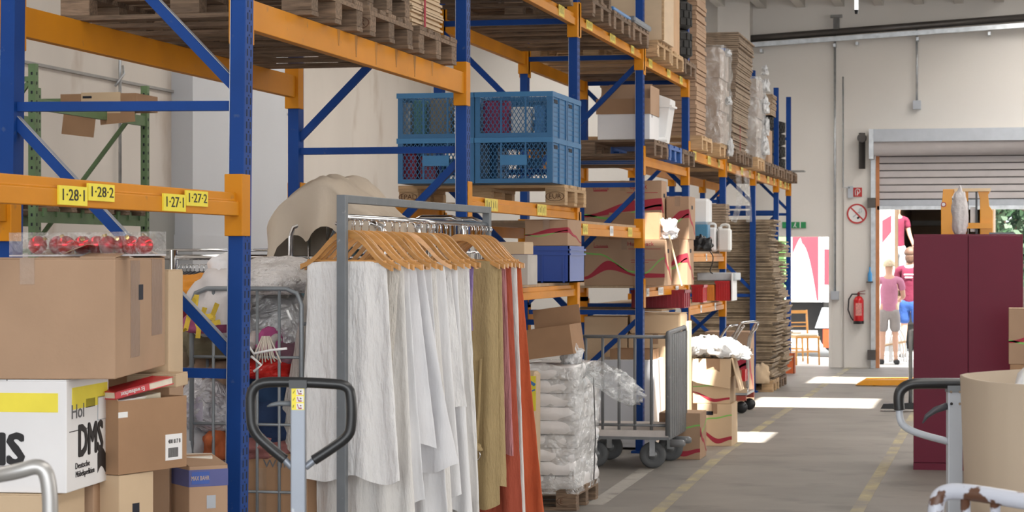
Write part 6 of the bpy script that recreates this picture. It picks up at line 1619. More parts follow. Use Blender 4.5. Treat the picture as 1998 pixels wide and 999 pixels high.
# ------------------------------------------------------------------ loads of the upper levels
def layered(lab, x0, x1, y0, y1, z0, z1, th, m, seed=0, jit=0.012, lean=0.0, name='folded_cartons', strap=None, cat='cardboard', group=None, film_=None, wavy=0.0, cols=1):
    r_ = random.Random(seed)
    t = thing(name, lab, cat, (x0, y0, z0), 0, group)
    n = max(1, int(round((z1 - z0) / th))); hh_ = (z1 - z0) / n; W, D = x1 - x0, y1 - y0
    mb = MB()
    for i in range(n):
        z = i * hh_; u_ = i / max(1, n - 1)
        ox = lean * u_ + wavy * math.sin(u_ * 7 + seed) + r_.uniform(-jit, jit); oy = r_.uniform(-jit, jit)
        k = hh_ * r_.uniform(0.72, 0.95)
        mb.box(ox + r_.uniform(0, jit), W + ox - r_.uniform(0, jit), oy, D + oy, z, z + k)
    mb.box(0.02 - abs(wavy), W - 0.02, 0.02, D - 0.02, 0, z1 - z0 - 0.02) if not wavy else None
    mb.build('sheets', m, t, kind='stuff')
    if strap:
        for (mx, my) in strap:
            MB().box(W * mx - 0.012, W * mx + 0.012, -0.006 - jit, -0.002 - jit, 0.0, z1 - z0).build('red_strap', REDB, t) if my is None else MB().box(W + jit + 0.002, W + jit + 0.006, D * my - 0.014, D * my + 0.014, 0.0, z1 - z0, None).build('red_strap', REDB, t)
    if film_: crumple_box(W + 0.05, D + 0.05, z1 - z0 + 0.02, seed, 0.02).build('film', film_, t, loc=(-0.025, -0.025, -0.01))
    return t
XE = -3.0
# bay 1, on the far pallet: sheaf of folded cartons with a red strap
ya = Y1 + 0.98
layered('sheaf of folded cartons with a red strap on the broad beam pallet', -3.95, -3.06, ya, ya + 0.66, z1t + 0.145, z1t + 0.9, 0.014, CARD_L, 3, 0.01, strap=((0, 0.35),))
# bay 2 top loads (mostly above the frame)
layered('low load of brown cartons on the pallets over the blue crates', -4.1, -3.05, UY[2] + 0.3, UY[2] + 1.0, LVT + 0.145, LVT + 0.5, 0.1, CARD, 4, 0.01)
# bay 4 top: plywood crate, upright panels, wheels
PLY = mat('pale_plywood', (0.62, 0.46, 0.30), 0.6, 0, 0.05, 3, (1, 1, 4))
a = onY(1263, 70, UY[4] + 0.18); b = onY(1291, 0, UY[4] + 0.18)
t = thing('plywood_crate', 'pale plywood crate with bolts on the first top pallet past the blue post', 'crate', (a.x - 0.35, UY[4] + 0.18, LVT - 0.03 + 0.145))
wq = b.x - a.x + 0.35
MB().box(0, wq, 0, 0.72, 0, 0.75).build('body', PLY, t, bevel=0.004)
for (x, z) in ((0.16, 0.16), (0.16, 0.10), (0.18, 0.28), (0.13, 0.05), (0.20, 0.05)):
    MB().lathe([(0.012, -0.006), (0.012, 0)], (wq - x, 0, z), 10, 'y').build('bolt', CHROME if z < 0.2 else BLACK, t)
MB().box(wq, wq + 0.02, 0.0, 0.03, 0, 0.75).build('corner_batten', WOOD_NEW, t)
layered('upright orange brown panel beside pale boards on the second top pallet', -4.0, -3.0, UY[4] + 1.05, UY[4] + 1.75, LVT + 0.115, LVT + 0.95, 0.8, mat('warm_board', (0.55, 0.33, 0.17), 0.6, 0, 0.06), 5, 0.0, name='panel_bundle')
TYR = mat('tyre_rubber', (0.022, 0.021, 0.02), 0.75, 0, 0.25, 20)
def tyre(lab, loc, R, w, rx=0, ry=0, rz=0, group='tyres on the rack', name='tyre', blocks=28):
    t = thing(name, lab, 'tyre', loc, rz, group, rx, ry)
    r0 = R * 0.58
    MB().lathe([(r0, -w * 0.40), (r0 + 0.01, -w * 0.48), (R * 0.82, -w * 0.52), (R * 0.96, -w * 0.42), (R * 0.97, 0), (R * 0.96, w * 0.42), (R * 0.82, w * 0.52), (r0 + 0.01, w * 0.48), (r0, w * 0.40), (r0, -w * 0.40)], n=32, cap=False).build('carcass', TYR, t)
    mb = MB()
    for k in range(blocks):
        a_ = 2 * PI * k / blocks
        for zz_ in (-0.28, 0.0, 0.28):
            M = Matrix.Rotation(a_ + (0.5 if zz_ == 0 else 0) * 2 * PI / blocks, 4, 'Z')
            mb.box(R * 0.95, R, -R * PI / blocks * 0.72, R * PI / blocks * 0.72, w * (zz_ - 0.12), w * (zz_ + 0.12), M)
    mb.build('tread', TYR, t, kind='stuff')
    MB().lathe([(r0 * 0.98, -w * 0.25), (r0 * 0.98, w * 0.25)], n=24).build('rim', GREYP, t)
    return t
px_w = 1338
for i, lab in enumerate(('lower knobbly black wheel standing beyond the upright panel', 'middle knobbly black wheel above the lower one', 'top knobbly black wheel at the upper picture edge')):
    pz = onY(1337, 75, UY[4] + 2.15)
    tyre(lab, (-3.20, UY[4] + 2.32, LVT + 0.118 + 0.20 + i * 0.40), 0.20, 0.17, rx=PI / 2, rz=PI / 2 * 0.92, blocks=22) if 0 else tyre(lab, (-3.21, 21.17, LVT + 0.118 + 0.145 + i * 0.285), 0.26, 0.26, blocks=18)
# tall carton column on the last part of bay 4 to bay 5, pale
xa = onY(1345, 150, UY[5] - 0.25)
layered('tall column of pale folded cartons rising past the tyres', -4.0, -3.02, 22.02, 22.74, LV5 + 0.145, LV5 + 1.95, 0.045, CARD, 8, 0.008)
# film wrapped tower
ya = 23.45
zt7 = onX(1400, 92, XE).z
t = layered('tall carton tower wrapped in shiny clear film', -4.05, -2.96, ya, ya + 0.76, LV5 + 0.145, onY(1390, 88, ya).z, 0.30, mat('taupe_carton', (0.42, 0.33, 0.27), 0.7, 0, 0.05), 9, 0.004, film_=film('tower_film', (0.8, 0.8, 0.82), 0.74, 1.0, 6, 0.3))
blob(0.03, 0.10, 0.05, 71, 0.4, fold=0.2).build('film_end', FILM_W, t, loc=(1.12, 0.5, onY(1390, 88, ya).z - LV5 - 0.75))
blob(0.03, 0.06, 0.05, 72, 0.4, fold=0.2).build('film_end', FILM_W, t, loc=(1.10, 0.55, onY(1390, 88, ya).z - LV5 - 0.22))
blob(0.03, 0.06, 0.10, 73, 0.5, fold=0.3).build('film_end', FILM_W, t, loc=(1.12, 0.6, -0.12))
# brown carton column with red straps, taller
ya = 24.90
layered('tallest grey brown column of folded cartons with a row of red straps', -4.1, -3.02, ya, ya + 1.45, LV5 + 0.145, onY(1410, 62, ya).z, 0.022, CARD_G, 10, 0.012, lean=0.10, strap=((0, 0.5),))
tag(MB().box(0, 0.95, 0, 0.60, 0, 0.12).build('folded_cartons', CARD_G, loc=(-5.0, ya, LV5 + 0.146)), 'low brown cartons hidden behind the tall columns', 'cardboard') if 0 else None
# narrow wrapped stack
ya = 26.86
zt8 = onX(1470, 150, XE).z
t = layered('narrow carton stack in white torn film below the third rack top', -4.0, -2.95, ya, ya + 0.74, LV5 + 0.145, onY(1465, 150, ya).z, 0.25, mat('taupe_carton', (0.42, 0.33, 0.27)), 12, 0.004, film_=film('thick_film', (0.82, 0.82, 0.84), 0.62, 1.0, 8, 0.5))
for i, (y_, z_q, r_) in enumerate(((0.6, 0.1, 0.10), (0.75, 0.35, 0.09), (0.7, 0.62, 0.09), (0.8, 0.9, 0.07), (0.68, 1.1, 0.05))):
    blob(0.03 + 0.2 * r_, 0.12, r_ * 1.4, 80 + i, 0.35, fold=0.2).build('torn_film', FILM_W, t, loc=(1.08, y_, z_q - 0.05))
# single upright carton, far low carton column, tyres
ya = 29.0
carton(0.95, 0.5, onY(1500, 252, ya).z - LV5 - 0.145, 'single upright brown carton between torn film and tyres', (-3.98, ya, LV5 + 0.145), 0, CARD, tape=False)
ya = PY5[6] - 0.3
nT = 4
for i in range(nT):
    tyre(('bottom', 'second', 'third', 'top')[i] + ' tyre of the far stack near the last post', (-3.36, 31.2, LV5 + 0.145 + 0.09 + i * 0.172), 0.34, 0.165, group='far tyre stack', blocks=30)
for i in range(4):
    tyre(('bottom', 'second', 'third', 'top')[i] + ' tyre of the inner far stack behind the single carton', (-3.40, 29.98, LV5 + 0.145 + 0.09 + i * 0.172), 0.34, 0.165, group='far tyre stack', blocks=30)
layered('short bundle of folded cartons lying on the far tyres', -3.75, -3.05, 29.68, 30.28, LV5 + 0.145 + 0.69, LV5 + 0.145 + 0.98, 0.03, CARD_G, 14, 0.01)
# thin boards poking out at the last pallet
tag(MB().box(0, 0.55, 0, 0.25, 0, 0.02).build('thin_board', mat('grey_board', (0.25, 0.25, 0.25)), loc=(-3.35, UY[9] - 0.75, LV5 + 0.146 + 0.0)), 'thin grey boards sticking out at the last pallet', 'board')
# goods on shelves of bay 5
zs1 = zof(5, 494) + 0.0215; zs2 = zof(5, 599) + 0.0215
WC = mat('canister_white', (0.80, 0.81, 0.82), 0.3, 0, 0.02); MILK = mat('milky_canister', (0.70, 0.69, 0.66), 0.35, 0, 0.03)
Yk = UY[5] + 0.45
def shelf_box(px0, px1, pyt, pyb, Y, d, m, lab, name, cat, ch=0.01, z=None, cap=None, handle=False):
    Y = max(Y, min(onX(px1, 500, -3.10).y, UY[6] - 0.80)); a = onY(px0, pyb, Y); b = onY(px1, pyt, Y); z0 = a.z if z is None else z
    t = thing(name, lab, cat, (a.x, Y, z0))
    w_, h_ = b.x - a.x, b.z - z0
    MB().box(0, w_, 0, d, 0, h_ * (0.86 if handle else 1), ch=min(ch, w_ / 4)).build('body', m, t)
    if handle:
        MB().tube(smooth([Vector((w_ * 0.2, d / 2, h_ * 0.84)), Vector((w_ * 0.2, d / 2, h_)), Vector((w_ * 0.85, d / 2, h_)), Vector((w_ * 0.85, d / 2, h_ * 0.84))]), 0.014, 8).build('handle', m, t)
        MB().lathe([(0.022, h_ * 0.84), (0.022, h_ * 0.92)], (w_ * 0.12, d / 2, 0), 12).build('screw_cap', cap or RED, t)
    return t, w_, h_
tc_, w_, h_ = shelf_box(1346, 1381, 438, 494, Yk, 0.2, mat('blue_canister', (0.06, 0.22, 0.38), 0.3), 'blue canister underneath the white upturned tub', 'canister', 'canister', z=zs1)
shelf_box(1347, 1383, 387, 438, Yk - 0.01, 0.28, WC, 'white upturned plastic tub on the blue canister', 'plastic_tub', 'tub', 0.03, z=zs1 + h_ + 0.001)
shelf_box(1373, 1385, 462, 490, Yk - 0.25, 0.15, RED, 'small red bucket on the shelf between the canisters', 'bucket', 'bucket', z=zs1)
shelf_box(1376, 1397, 436, 492, Yk + 0.25, 0.2, WC, 'white canister with red cap on the shelf', 'canister', 'canister', 0.02, z=zs1, handle=True)
shelf_box(1400, 1424, 438, 492, Yk - 0.15, 0.2, MILK, 'milky white canister with moulded handle at the shelf edge', 'canister', 'canister', 0.02, z=zs1, handle=True, cap=WC)
tag(blob(0.09, 0.08, 0.09, 90, 0.4).build('power_drill', RUBBER, loc=(onY(1371, 480, Yk - 0.45).x, Yk - 0.45, zs1)), 'black power tool lying in front of the blue canister', 'tool')
t = thing('power_cable', 'black cable dangling from the canister shelf', 'cable', (0, 0, 0))
MB().tube(smooth([onY(1385, 490, Yk - .6), onY(1392, 500, Yk - .62), onY(1390, 515, Yk - .62), onY(1384, 530, Yk - .62), onY(1391, 534, Yk - .62)]), 0.006, 6).build('cable', RUBBER, t)
layered('small pile of folded cartons behind the canisters', onY(1382, 450, 24.2).x, onY(1417, 450, 24.2).x, 24.2, 24.55, zs1, onY(1400, 397, 24.2).z, 0.03, CARD_G, 20, 0.008)
MBX = mat('grey_tub_plastic', (0.33, 0.36, 0.40), 0.5)
def crate_open(px0, px1, pyt, pyb, Y, d, m, lab, z, ribs=6):
    Y = max(Y, min(onX(px1, 500, -3.08).y, UY[6] - 0.85)) if px0 > 1300 else Y; a = onY(px0, pyb, Y); b = onY(px1, pyt, Y); w_, h_ = b.x - a.x, b.z - z
    t = thing('plastic_crate', lab, 'crate', (a.x, Y, z))
    MB().box(0, w_, 0, 0.012, 0, h_).box(0, w_, d - 0.012, d, 0, h_).box(0, 0.012, 0.012, d - 0.012, 0, h_).box(w_ - 0.012, w_, 0.012, d - 0.012, 0, h_).box(0.012, w_ - 0.012, 0.012, d - 0.012, 0, 0.012).build('body', m, t)
    MB().box(-0.008, w_ + 0.008, -0.008, 0.0, h_ - 0.025, h_).box(w_, w_ + 0.008, -0.008, d + 0.008, h_ - 0.025, h_).build('rim', m, t)
    for i in range(ribs): MB().box(w_ * (i + 0.5) / ribs - 0.005, w_ * (i + 0.5) / ribs + 0.005, -0.007, 0, 0.01, h_ - 0.03).build('rib', m, t)
    for i in range(3): MB().box(w_, w_ + 0.007, d * (i + 0.5) / 3 - 0.005, d * (i + 0.5) / 3 + 0.005, 0.01, h_ - 0.03).build('rib', m, t)
    return t, w_, h_
ORC = mat('orange_crate_plastic', (0.75, 0.26, 0.03), 0.4)
crate_open(1350, 1372, 556, 592, Yk - 0.30, 0.3, RED, 'small red crate at the near end of the lower shelf', zs2)
crate_open(1373, 1394, 556, 592, Yk - 0.20, 0.3, ORC, 'orange crate between the two red crates', zs2)
_, w_, h_ = crate_open(1396, 1424, 548, 592, Yk - 0.15, 0.55, RED, 'deep red crate at the aisle end of the lower shelf', zs2)
tag(MB().box(0, 0.42, 0, 0.5, 0, 0.085, ch=0.008).build('styrofoam_lid', mat('pale_grey_foam', (0.52, 0.55, 0.58), 0.6), loc=(onY(1360, 540, UY[6] - 0.8).x, UY[6] - 0.8, zs2 + h_ + 0.002)), 'pale grey flat box lying above the red crates', 'box')
tag(MB().box(0, 0.012, 0, 0.42, 0, 0.30).build('white_board', WHITE, loc=(onY(1427, 560, UY[6] - 0.85).x, UY[6] - 0.86, zs2)), 'white board standing at the end of the red crate', 'board')
crate_open(1232, 1335, 566, 600, UY[4] + 1.7, 0.4, mat('dark_red_crate', (0.28, 0.015, 0.03), 0.5), 'long dark red crate under the logo carton shelf', 1.22, 14)
beam(4, 1.215, 0.07, False, 'rear bottom beam under the dark red crate')
tag(MB().box(XB + 0.05, XF - 0.055, UY[4] + 1.4, UY[4] + 2.3, 1.195, 1.215).build('shelf_board', CHIP), 'chipboard under the long dark red crate', 'shelf board')
# crumpled paper bits at the logo cartons
tag(blob(0.07, 0.10, 0.10, 95, 0.5, fold=0.3).build('crumpled_paper', WH_C, loc=(onY(1296, 470, Ya + 0.2).x + 0.03, Ya + 0.2, onY(1299, 467, Ya + 0.55).z)), 'crumpled white paper between the logo cartons', 'paper')

# ------------------------------------------------------------------ big flattened cardboard stacks on the floor
yS = UY[7] + 0.10
xr = onZ(1498, 771, 0).x
for i, (dy, lab) in enumerate(((0.0, 'pallet under the tall stack of flattened cartons'), (1.0, 'rear pallet under the second flattened carton stack'))):
    pallet(xr - 0.6, yS + 0.4 + dy, 0, lab, WOOD_NEW if i == 0 else WOOD_OLD, group='wooden pallets on the floor')
layered('tall bulging stack of flattened cartons between the last rack posts', xr - 1.2, xr + 0.02, yS + 0.02, yS + 0.86, 0.145, onY(1460, 428, yS).z, 0.021, mat('flattened_cartons', (0.34, 0.255, 0.17), 0.85, 0, 0.3, 12, rnd_var=0.1), 30, 0.035, wavy=0.035)
layered('second stack of flattened cartons behind the bulging one', xr - 1.2, xr + 0.04, yS + 1.02, yS + 1.86, 0.145, onY(1500, 470, yS + 1).z, 0.021, mat('flattened_cartons', (0.34, 0.255, 0.17)), 31, 0.04, wavy=0.03)
tag(blob(0.12, 0.05, 0.16, 97, 0.25).build('paper_scrap', CARD_L, loc=(xr - 0.15, yS - 0.05, 0.11)), 'pale torn cardboard lump at the foot of the bulging stack', 'cardboard')
t = thing('hanging_film', 'clear film strips hanging from the upper beam near the flattened cartons', 'film', (0, 0, 0))
p = onY(1440, 375, UY[6] + 1.0)
for dx_ in (0, 0.09): ribbon(MB(), smooth([p + Vector((dx_, 0, .25)), p + Vector((0.03 + dx_, 0, -0.1)), p + Vector((-0.05 + 2 * dx_, 0, -0.35))]), 0.07).build('strip', CLEAR, t)

# ------------------------------------------------------------------ green rack far left
XG = -7.55
gy0, gy1 = onX(65, 400, XG).y, onX(283, 400, XG).y
t = thing('rack_frame', 'green slotted rack frame standing by the stained wall with diagonal brace', 'rack', (0, 0, 0), 0, 'green rack frames'); 
def gframe(t, y, zt_, dirn=1):
    for x in (XG, XG - 1.05):
        p = MB().box(x - 0.03, x + 0.03, y - 0.03, y + 0.03, 0, zt_).build('post', GREEN, t)
        mb = MB(); z = 0.3
        while z < zt_ - 0.05: mb.box(x - 0.008, x + 0.008, y - 0.0315, y - 0.029, z, z + 0.025).box(x + 0.029, x + 0.0315, y - 0.008, y + 0.008, z, z + 0.025); z += 0.075
        mb.build('slots', HOLE, p, kind='stuff')
    for z in (0.3, 1.75, zt_ - 0.12): MB().box(XG - 1.02, XG - 0.03, y - 0.015, y + 0.015, z - 0.02, z + 0.02).build('cross_brace', GREEN, t)
    MB().bar((XG - 0.04, y, zt_ - 0.15), (XG - 1.0, y, 1.9), 0.03, 0.035).build('diagonal_brace', GREEN, t)
    MB().bar((XG - 0.04, y, 0.4), (XG - 1.0, y, 1.65), 0.03, 0.035).build('diagonal_brace', GREEN, t)
zg = onX(283, 168, XG).z
gframe(t, gy1, zg)
t = thing('rack_frame', 'nearer green rack frame at the left end of the stained wall', 'rack', (0, 0, 0), 0, 'green rack frames')
gframe(t, gy0, zg)
zg1 = onX(200, 416, XG).z
for x, lab in ((XG, 'front'), (XG - 1.05, 'rear')):
    t = thing('shelf_beam', lab + ' green beam with welded lugs under the stacked boards', 'beam', (x, gy0, zg1 - 0.10), 0, 'green shelf beams')
    MB().box(-0.02, 0.02, 0.03, gy1 - gy0 - 0.03, 0, 0.09).build('beam', GREEN, t)
    for i in range(9): MB().box(0.02, 0.035, (gy1 - gy0) * (i + 0.6) / 9.3 - 0.03, (gy1 - gy0) * (i + 0.6) / 9.3 + 0.03, 0.05, 0.12).build('lug', GREEN, t)
pallet(XG - 0.52, gy0 + 0.62, zg1 - 0.009, 'near old pallet on the green rack', WOOD_OLD, group='pallets on the green rack')
pallet(XG - 0.52, gy0 + 1.75, zg1 - 0.009, 'middle old pallet on the green rack', WOOD_OLD, group='pallets on the green rack')
pallet(XG - 0.52, gy0 + 2.9, zg1 - 0.009, 'far old pallet on the green rack', WOOD_OLD, group='pallets on the green rack') if gy1 - gy0 > 3.5 else None
# open cartons hanging over the green frame
YO = gy1 - 0.9
a = onY(118, 180, YO); b = onY(265, 178, YO)
zob = onY(150, 215, YO).z
t = thing('cardboard_box', 'flattened open carton with hanging flaps laid over the green rack', 'box', (a.x, YO, zob))
w_ = b.x - a.x
MB().box(0, w_, 0, 0.5, 0, 0.14).build('body', CARD_D, t)
MB().box(w_ * 0.05, w_ * 0.48, 0, 0.005, -0.20, 0.0, Matrix.Translation((0, -0.005, 0)) @ Matrix.Rotation(0.12, 4, 'Y')).build('flap', CARD_D, t)
MB().box(w_ * 0.52, w_ * 0.98, 0, 0.005, -0.16, 0.0, Matrix.Translation((0, -0.005, 0)) @ Matrix.Rotation(-0.08, 4, 'Y')).build('flap', CARD_D, t)
MB().box(w_ * 0.28, w_ * 0.80, -0.006, -0.001, -0.03, 0.15).build('flap', CARD_L, t)
MB().box(w_ * 0.3, w_ * 0.42, -0.008, -0.006, 0.10, 0.12).build('handle_hole', HOLE, t)
tz = zob - 0.03
t = thing('shelf_beam', 'upper green beam carrying the flattened open carton', 'beam', (XG, gy0, 0), 0, 'green shelf beams')
MB().box(-0.02, 0.02, 0.03, gy1 - gy0 - 0.03, zob - 0.09, zob).build('beam', GREEN, t)
t = thing('shelf_beam', 'upper rear green beam at the stained wall', 'beam', (XG - 1.05, gy0, 0), 0, 'green shelf beams')
MB().box(-0.02, 0.02, 0.03, gy1 - gy0 - 0.03, zob - 0.09, zob).build('beam', GREEN, t)
for i, (px, h_) in enumerate(((76, 0.12), (105, 0.09), (125, 0.10))):
    q = onX(px, 470, XG - 0.4)
    carton(0.3, 0.28, 0.3 + h_, ('first', 'second', 'third')[i] + ' open brown carton under the green shelf seen above the baubles', (q.x - 0.1, q.y + 0.35 * i, 1.35), 0, CARD_D, lid='bare')
t = thing('shelf_beam', 'lower green beam under the open brown cartons', 'beam', (XG, gy0, 1.25), 0, 'green shelf beams')
MB().box(-0.02, 0.02, 0.03, gy1 - gy0 - 0.03, 0, 0.09).build('beam', GREEN, t)
tag(MB().box(XG - 1.03, XG + 0.02, gy0 + 0.05, gy1 - 0.05, 1.34, 1.35).build('shelf_board', CHIP), 'chipboard on the lower green beam', 'shelf board')
# ------------------------------------------------------------------ outside the far wall
YARD = mat('yard_concrete', (0.55, 0.53, 0.50), 0.8, 0, 0.08, 2)
g = struct('ground_outside', MB().box(-30, 40, YW + 0.25, 90, -0.15, -0.005), YARD)
TW = mat('truck_white', (0.82, 0.82, 0.83), 0.35, 0, 0.02)
TR = mat('truck_red_print', (0.40, 0.05, 0.075), 0.4, 0, 0.03); TG = mat('truck_green_print', (0.22, 0.60, 0.16), 0.4, 0, 0.03)
DK = mat('dark_chassis', (0.03, 0.03, 0.032), 0.7)
# delivery truck seen through the left doorway
Yt_ = 37.6
o = onY(1440, 590, Yt_)
t = thing('delivery_truck', 'white truck box with red and green swooshes parked beyond the left doorway', 'truck', (o.x, Yt_, 0), 0)
tx = lambda px: onY(px, 500, Yt_).x - o.x
tz = lambda py: onY(1560, py, Yt_).z
Wt = 6.0
MB().box(-1.5, tx(1601), 0, 2.4, tz(590), 3.6).build('box_body', TW, t, bevel=0.02)
MB().box(tx(1604), tx(1604) + 0.75, 0.02, 2.4, tz(590), 3.3).build('cab', TW, t, bevel=0.03)
MB().box(tx(1600), tx(1605), 0.05, 2.3, tz(590), 3.3).build('gap', LGREY, t)
MB().prism([(tx(1518), tz(588)), (tx(1530), tz(588)), (tx(1541), tz(520)), (tx(1540), tz(440)), (tx(1518), tz(440))], -0.006).build('green_print', TG, t)
hi = [(tx(1547 + 49 * (i / 12) ** 1.3), tz(500 - 60 * 1)) for i in range(13)]
# red panel with a white ellipse cut by a curved lower edge
mb = MB()
for i in range(16):
    u0, u1 = i / 16, (i + 1) / 16
    x0, x1 = 1546 + 51 * u0, 1546 + 51 * u1
    f = lambda u: 478 + 10 * math.cos(u * 5) - 24 * math.sin(PI * min(1, u * 1.4)) if u < 0.35 else 466 + 135 * ((u - 0.35) / 0.65) ** 1.9
    mb.prism([(tx(x0), tz(440)), (tx(x1), tz(440)), (tx(x1), tz(min(586, f(u1) + 8))), (tx(x0), tz(min(586, f(u0) + 8)))], -0.006)
mb.build('red_print', TR, t)
MB().prism([(tx(1608), tz(555)), (tx(1640), tz(555)), (tx(1640), tz(488)), (tx(1608), tz(486))], -0.006, Matrix.Translation((0, 0.02, 0))).build('red_print', TR, t)
MB().box(-1.0, tx(1603), 0.3, 2.1, 0.45, tz(592)).build('chassis', DK, t)
MB().prism([(tx(1590), tz(640)), (tx(1604), tz(600)), (tx(1650), tz(600)), (tx(1650), tz(640)), (tx(1612), tz(640))], 0.4, Matrix.Translation((0, -0.02, 0))).build('fender', LGREY, t)
MB().box(tx(1606), tx(1650), -0.04, 0.3, tz(678), tz(642)).build('lamp_bar', mat('lamp_red_plastic', (0.65, 0.08, 0.03), 0.3), t)
for x in (tx(1612) + 0.3, 0.2, -0.8):
    MB().lathe([(0.2, -0.14), (0.46, -0.14), (0.48, 0), (0.46, 0.14), (0.2, 0.14)], (x, 0.35, 0.48), 24, 'y').build('wheel', DK, t)
# wooden chair before the doorway
def wood_chair(lab, pos, rz, m):
    t = thing('wooden_chair', lab, 'chair', pos, rz)
    for x in (-0.2, 0.2):
        MB().tube([(x, -0.2, 0), (x * 0.95, -0.19, 0.44)], [0.013, 0.02], 8).build('leg', m, t)
        MB().tube([(x * 1.05, 0.22, 0), (x * 0.95, 0.19, 0.45), (x * 0.98, 0.24, 0.86)], [0.014, 0.02, 0.016], 8).build('leg', m, t)
    MB().box(-0.21, 0.21, -0.21, 0.20, 0.42, 0.455, ch=0.006).build('seat_frame', m, t)
    MB().box(-0.19, 0.19, -0.19, 0.18, 0.455, 0.485, ch=0.012).build('seat', mat('cream_seat', (0.75, 0.68, 0.50), 0.7), t)
    for z, h_ in ((0.83, 0.05), (0.66, 0.018), (0.60, 0.018)):
        MB().box(-0.19, 0.19, 0.215, 0.235, z - h_ / 2, z + h_ / 2).build('back_rail', m, t)
    MB().box(-0.19, 0.19, -0.19, -0.17, 0.2, 0.22).box(-0.19, -0.17, -0.17, 0.18, 0.2, 0.22).box(0.17, 0.19, -0.17, 0.18, 0.2, 0.22).build('stretcher', m, t)
    return t
CHW = mat('orange_beech', (0.72, 0.33, 0.08), 0.4, 0, 0.08, 8)
q = onZ(1564, 712, 0)
wood_chair('orange beech chair with cream seat standing in the left doorway', (q.x, q.y + 0.1, 0), 0.55, CHW)
q2 = onZ(1536, 708, 0)
wood_chair('second orange beech chair turned away behind the last rack post', (q2.x - 0.08, q2.y + 0.55, 0), 2.4, CHW)
# orange guard at the foot of the last post
tg_ = thing('post_guard', 'orange red steel guard around the foot of the last rack post', 'guard', (XF + 0.03, UY[9] - 0.10, 0), 0)
GD = mat('guard_red', (0.60, 0.12, 0.03), 0.5)
MB().prism([(-0.13, 0), (0.03, 0), (0.03, 0.30), (-0.04, 0.30), (-0.13, 0.22)], 0.008).build('face_plate', GD, tg_)
MB().box(0.02, 0.03, 0, 0.2, 0, 0.30).build('side_plate', GD, tg_)
# box truck with open rear beyond the roller gate
Yv = 40.0
o = onY(1746, 578, Yv)
t = thing('delivery_truck', 'box truck backed up to the gate with dark open loading space', 'truck', (o.x, Yv, 0), 0)
Wv = onY(1940, 500, Yv).x - o.x; Zf, Zc = 1.0, 3.5
PLYD = mat('dark_ply_lining', (0.13, 0.085, 0.05), 0.7, 0, 0.15, 3)
MB().box(0, Wv, 0, 6, Zf - 0.1, Zf).build('load_floor', PLYD, t)
MB().box(0, 0.05, 0, 6, Zf, Zc).build('side_wall', PLYD, t); MB().box(Wv - 0.05, Wv, 0, 6, Zf, Zc).build('side_wall', PLYD, t)
MB().box(0, Wv, 5.95, 6, Zf, Zc).build('front_wall', PLYD, t); MB().box(-0.02, Wv + 0.02, 0, 6, Zc, Zc + 0.1).build('roof', TW, t)
for k, z in enumerate((1.9, 2.35)): MB().box(0.06, Wv - 0.06, 5.85, 5.93, z, z + 0.1).build('lashing_rail', mat('rail_grey', (0.2, 0.2, 0.19)), t)
MB().box(-0.0, Wv, -0.03, 0.1, Zf - 0.28, Zf - 0.08).build('rear_bumper', mat('bumper_brown', (0.28, 0.20, 0.13)), t)
MB().box(0.1, Wv - 0.1, 0.1, 5.8, 0.5, Zf - 0.1).build('chassis', DK, t)
for x in (0.25, Wv - 0.25):
    for y in (1.2, 4.6): MB().lathe([(0.2, -0.14), (0.44, -0.14), (0.46, 0), (0.44, 0.14), (0.2, 0.14)], (x, y, 0.46), 22, 'x').build('wheel', DK, t)
# swung open white door with printed fields
dl = onY(1718, 500, Yv - 0.6).x - o.x; dr = onY(1745, 500, Yv - 0.2).x - o.x
dv = Vector((dr - dl, 0.35, 0)); da = math.atan2(0.35, dr - dl); dlen = dv.length
M = Matrix.Translation((dl, -0.45, 0)) @ Matrix.Rotation(da, 4, 'Z')
dd = MB().box(0, dlen, 0, 0.04, Zf - 0.15, Zc, M).build('open_door', TW, t)
MB().prism([(dlen * 0.08, 1.95), (dlen * 0.75, 2.15), (dlen * 0.75, 2.45), (dlen * 0.08, 2.35)], -0.004, M).build('red_print', TR, dd)
MB().prism([(dlen * 0.08, 1.50), (dlen * 0.78, 1.50), (dlen * 0.78, 1.98), (dlen * 0.08, 1.85)], -0.004, M).build('green_print', mat('pale_green_print', (0.50, 0.80, 0.35), 0.4), dd)
# load inside
for i, (x, w_, h_) in enumerate(((0.15, 0.3, 0.35), (0.5, 0.45, 0.3), (1.0, 0.5, 0.5))):
    carton(w_, 0.4, h_, ('small', 'middle', 'large')[i] + ' carton in the dark truck loading space', (o.x + x, Yv + 0.5, Zf + 0.001), 0, CARD_D, tape=False)

